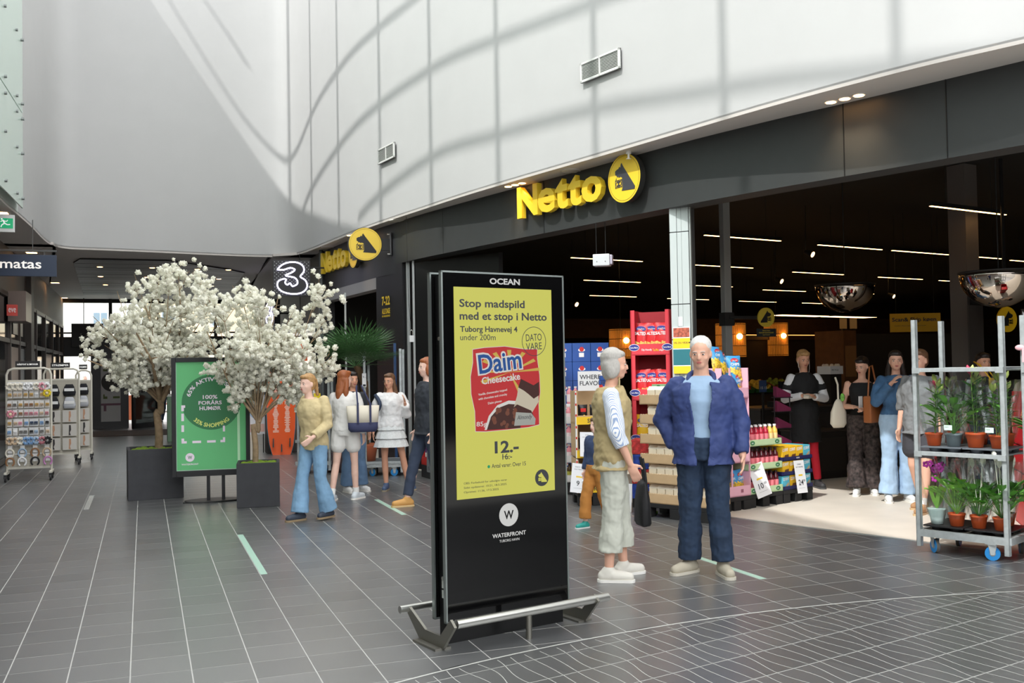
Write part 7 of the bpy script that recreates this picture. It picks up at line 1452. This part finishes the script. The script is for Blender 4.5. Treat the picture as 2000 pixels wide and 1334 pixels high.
t = thing('tote_bag', 'cream cloth bag hanging at the arm of the woman in the black top', 'bag', h.t.matrix_basis @ V3((-.27, -.10, .78)), math.radians(10)); MB().rings([(0, 0, 0, .08, .03), (0, 0, .05, .13, .05), (0, 0, .18, .12, .045), (0, 0, .30, .06, .02), (0, 0, .33, .03, .012)], n=20, fn=lambda a, j: 1+.05*math.sin(5*a+j)).build('bag', M('tote_cream'), t); MB().tube([(0, 0, .32), (.02, .02, .50), (.05, .08, .58)], .012, n=6).build('handle', M('tote_cream'), t); MB().ell((.05, -.02, .35), .035, .02, .05, n=8, m=6).build('snack_packet', M('sweet_green'), t)
t = thing('receipt', 'white receipt held by the woman in the black top', 'paper', h.t.matrix_basis @ V3((-.03, -.31, 1.12)), .1); MB().box(-.03, .03, 0, .002, -.12, .03).build('sheet', paper, t)
h = Human('girl in a blue denim jacket and light jeans with a brown bag', (7.80, 8.85), math.radians(-30), 1.66, dict(hd=(-.1, -1, 0), elr=(-.24, -.05, 1.16), wrr=(-.08, -.17, 1.38), ell=(.24, .02, 1.13), anr=(-.13, -.05, .085)), sk1, vox=.009, fem=True, curl=(.35, .9)); h.face(); h.hair(dark_h, 'long', .25); h.top(M('denim_jacket', (62, 98, 136), rough=.85, var=.2, vs=12), 'jacket', .03, .95, 1, wr=.03, slv_r=.03); h.trousers(M('jeans_pale', (164, 192, 220), rough=.85, var=.1, vs=9), off=.035, length=.99, flare=.035, wr=.02); h.shoes(M('sneaker_white'))
t = thing('brown_bag', 'tan leather shoulder bag beside the denim jacket girl', 'bag', (7.66, 9.06, .86), math.radians(20)); MB().box(-.14, .14, -.05, .05, 0, .30, .02).build('bag', M('leather_tan', (150, 88, 46), rough=.5), t); MB().tube([(-.11, 0, .29), (-.03, .02, .62), (.06, .04, .64), (.12, 0, .29)], .010, n=6).build('strap', M('leather_tan'), t)
h = Human('person in a loose grey shirt, white socks and tan clogs behind the trolley', (7.50, 8.16), math.radians(-70), 1.66, dict(anl=(.1, -.22, .085), knl=(.1, -.12, .50), anr=(-.1, .16, .085)), sk1, vox=.009); h.face(); h.hair(brown_h, 'short'); h.top(M('shirt_grey', (122, 124, 126), rough=.85), 'shirt', .045, .6, 0, flare=.03, wr=.04, slv_r=.03); h.shorts(M('shorts_dark', (60, 60, 66), rough=.8), off=.03, ln=.6); h.shoes(M('clog_tan', (170, 130, 92), rough=.7), (200, 170, 130), sock=M('sock_white'))
h = Human('dark-haired shopper in a dark top behind the left of the trolley', (8.75, 8.55), math.radians(-30), 1.62, dict(hd=(.2, -1, 0)), sk2, vox=.012); h.face(); h.hair(dark_h, 'short'); h.top(M('top_dark'), 'top', .02, .5, 1); h.trousers(M('jeans_dark'), length=.97); h.shoes(M('shoe_darkgrey'))
t = thing('yellow_bag', 'small bright yellow sling bag on the dark-haired shopper', 'bag', (8.70, 8.37, 1.22), .5); MB().box(-.09, .09, -.03, .03, 0, .12, .015).build('bag', M('bag_yellow', (240, 190, 30), rough=.6), t); MB().tube([(-.08, 0, .10), (-.12, .10, .26), (.0, .2, .30), (.14, .10, .22), (.08, 0, .10)], .008, n=6).build('strap', M('bag_yellow'), t)
h = Human('dark-haired shopper in a beige top behind the right of the trolley', (8.62, 7.75), math.radians(-50), 1.58, dict(hd=(-.3, -1, -.1)), sk1, vox=.012, fem=True); h.face(); h.hair(dark_h, 'bob'); h.top(M('top_beige2', (186, 164, 144), rough=.85), 'top', .02, .5, 1); h.trousers(M('jeans_blue'), length=.97); h.shoes(M('sneaker_white'))
h = Human('distant person in a black coat walking out past the bicycle', (.50, 32.6), math.radians(200), 1.72, dict(anr=(-.09, -.2, .085), anl=(.1, .22, .12)), sk3, vox=.016); h.hair(dark_h, 'short'); h.top(M('coat_black', (34, 36, 42), rough=.8), 'coat', .03, 1, 0); h.trousers(M('trousers_navy'), length=.97); h.shoes(M('shoe_darkgrey'))
h = Human('distant old man with a wheeled shopper outside the glass front', (-2.02, 36.8), math.radians(80), 1.62, dict(hea=(0, -.16, 1.55), nec=(0, -.10, 1.42), che=(0, -.06, 1.25), wrl=(.2, -.3, 1.0), wrr=(-.2, -.3, 1.0)), sk3, vox=.016); h.hair(white_h, 'bald'); h.top(M('jacket_greyblue', (130, 138, 150), rough=.8), 'jacket', .03, 1, 1); h.trousers(M('jeans_blue'), length=.97); h.shoes(M('shoe_darkgrey'))
t = thing('wheeled_shopper', 'distant grey wheeled shopping bag pushed by the old man', 'bag', (-1.62, 36.75, 0)); MB().box(-.16, .16, -.12, .12, .12, .72, .02).build('bag', M('shopper_grey', (120, 110, 112)), t); MB().tube([(-.14, 0, .7), (-.2, 0, 1.0), (-.3, 0, 1.02)], .012).build('handle', black, t)
for x in (-.14, .14): MB().cyl((x, -.02, .08), (x, .02, .08), .08, n=14).build('wheel', black, t)
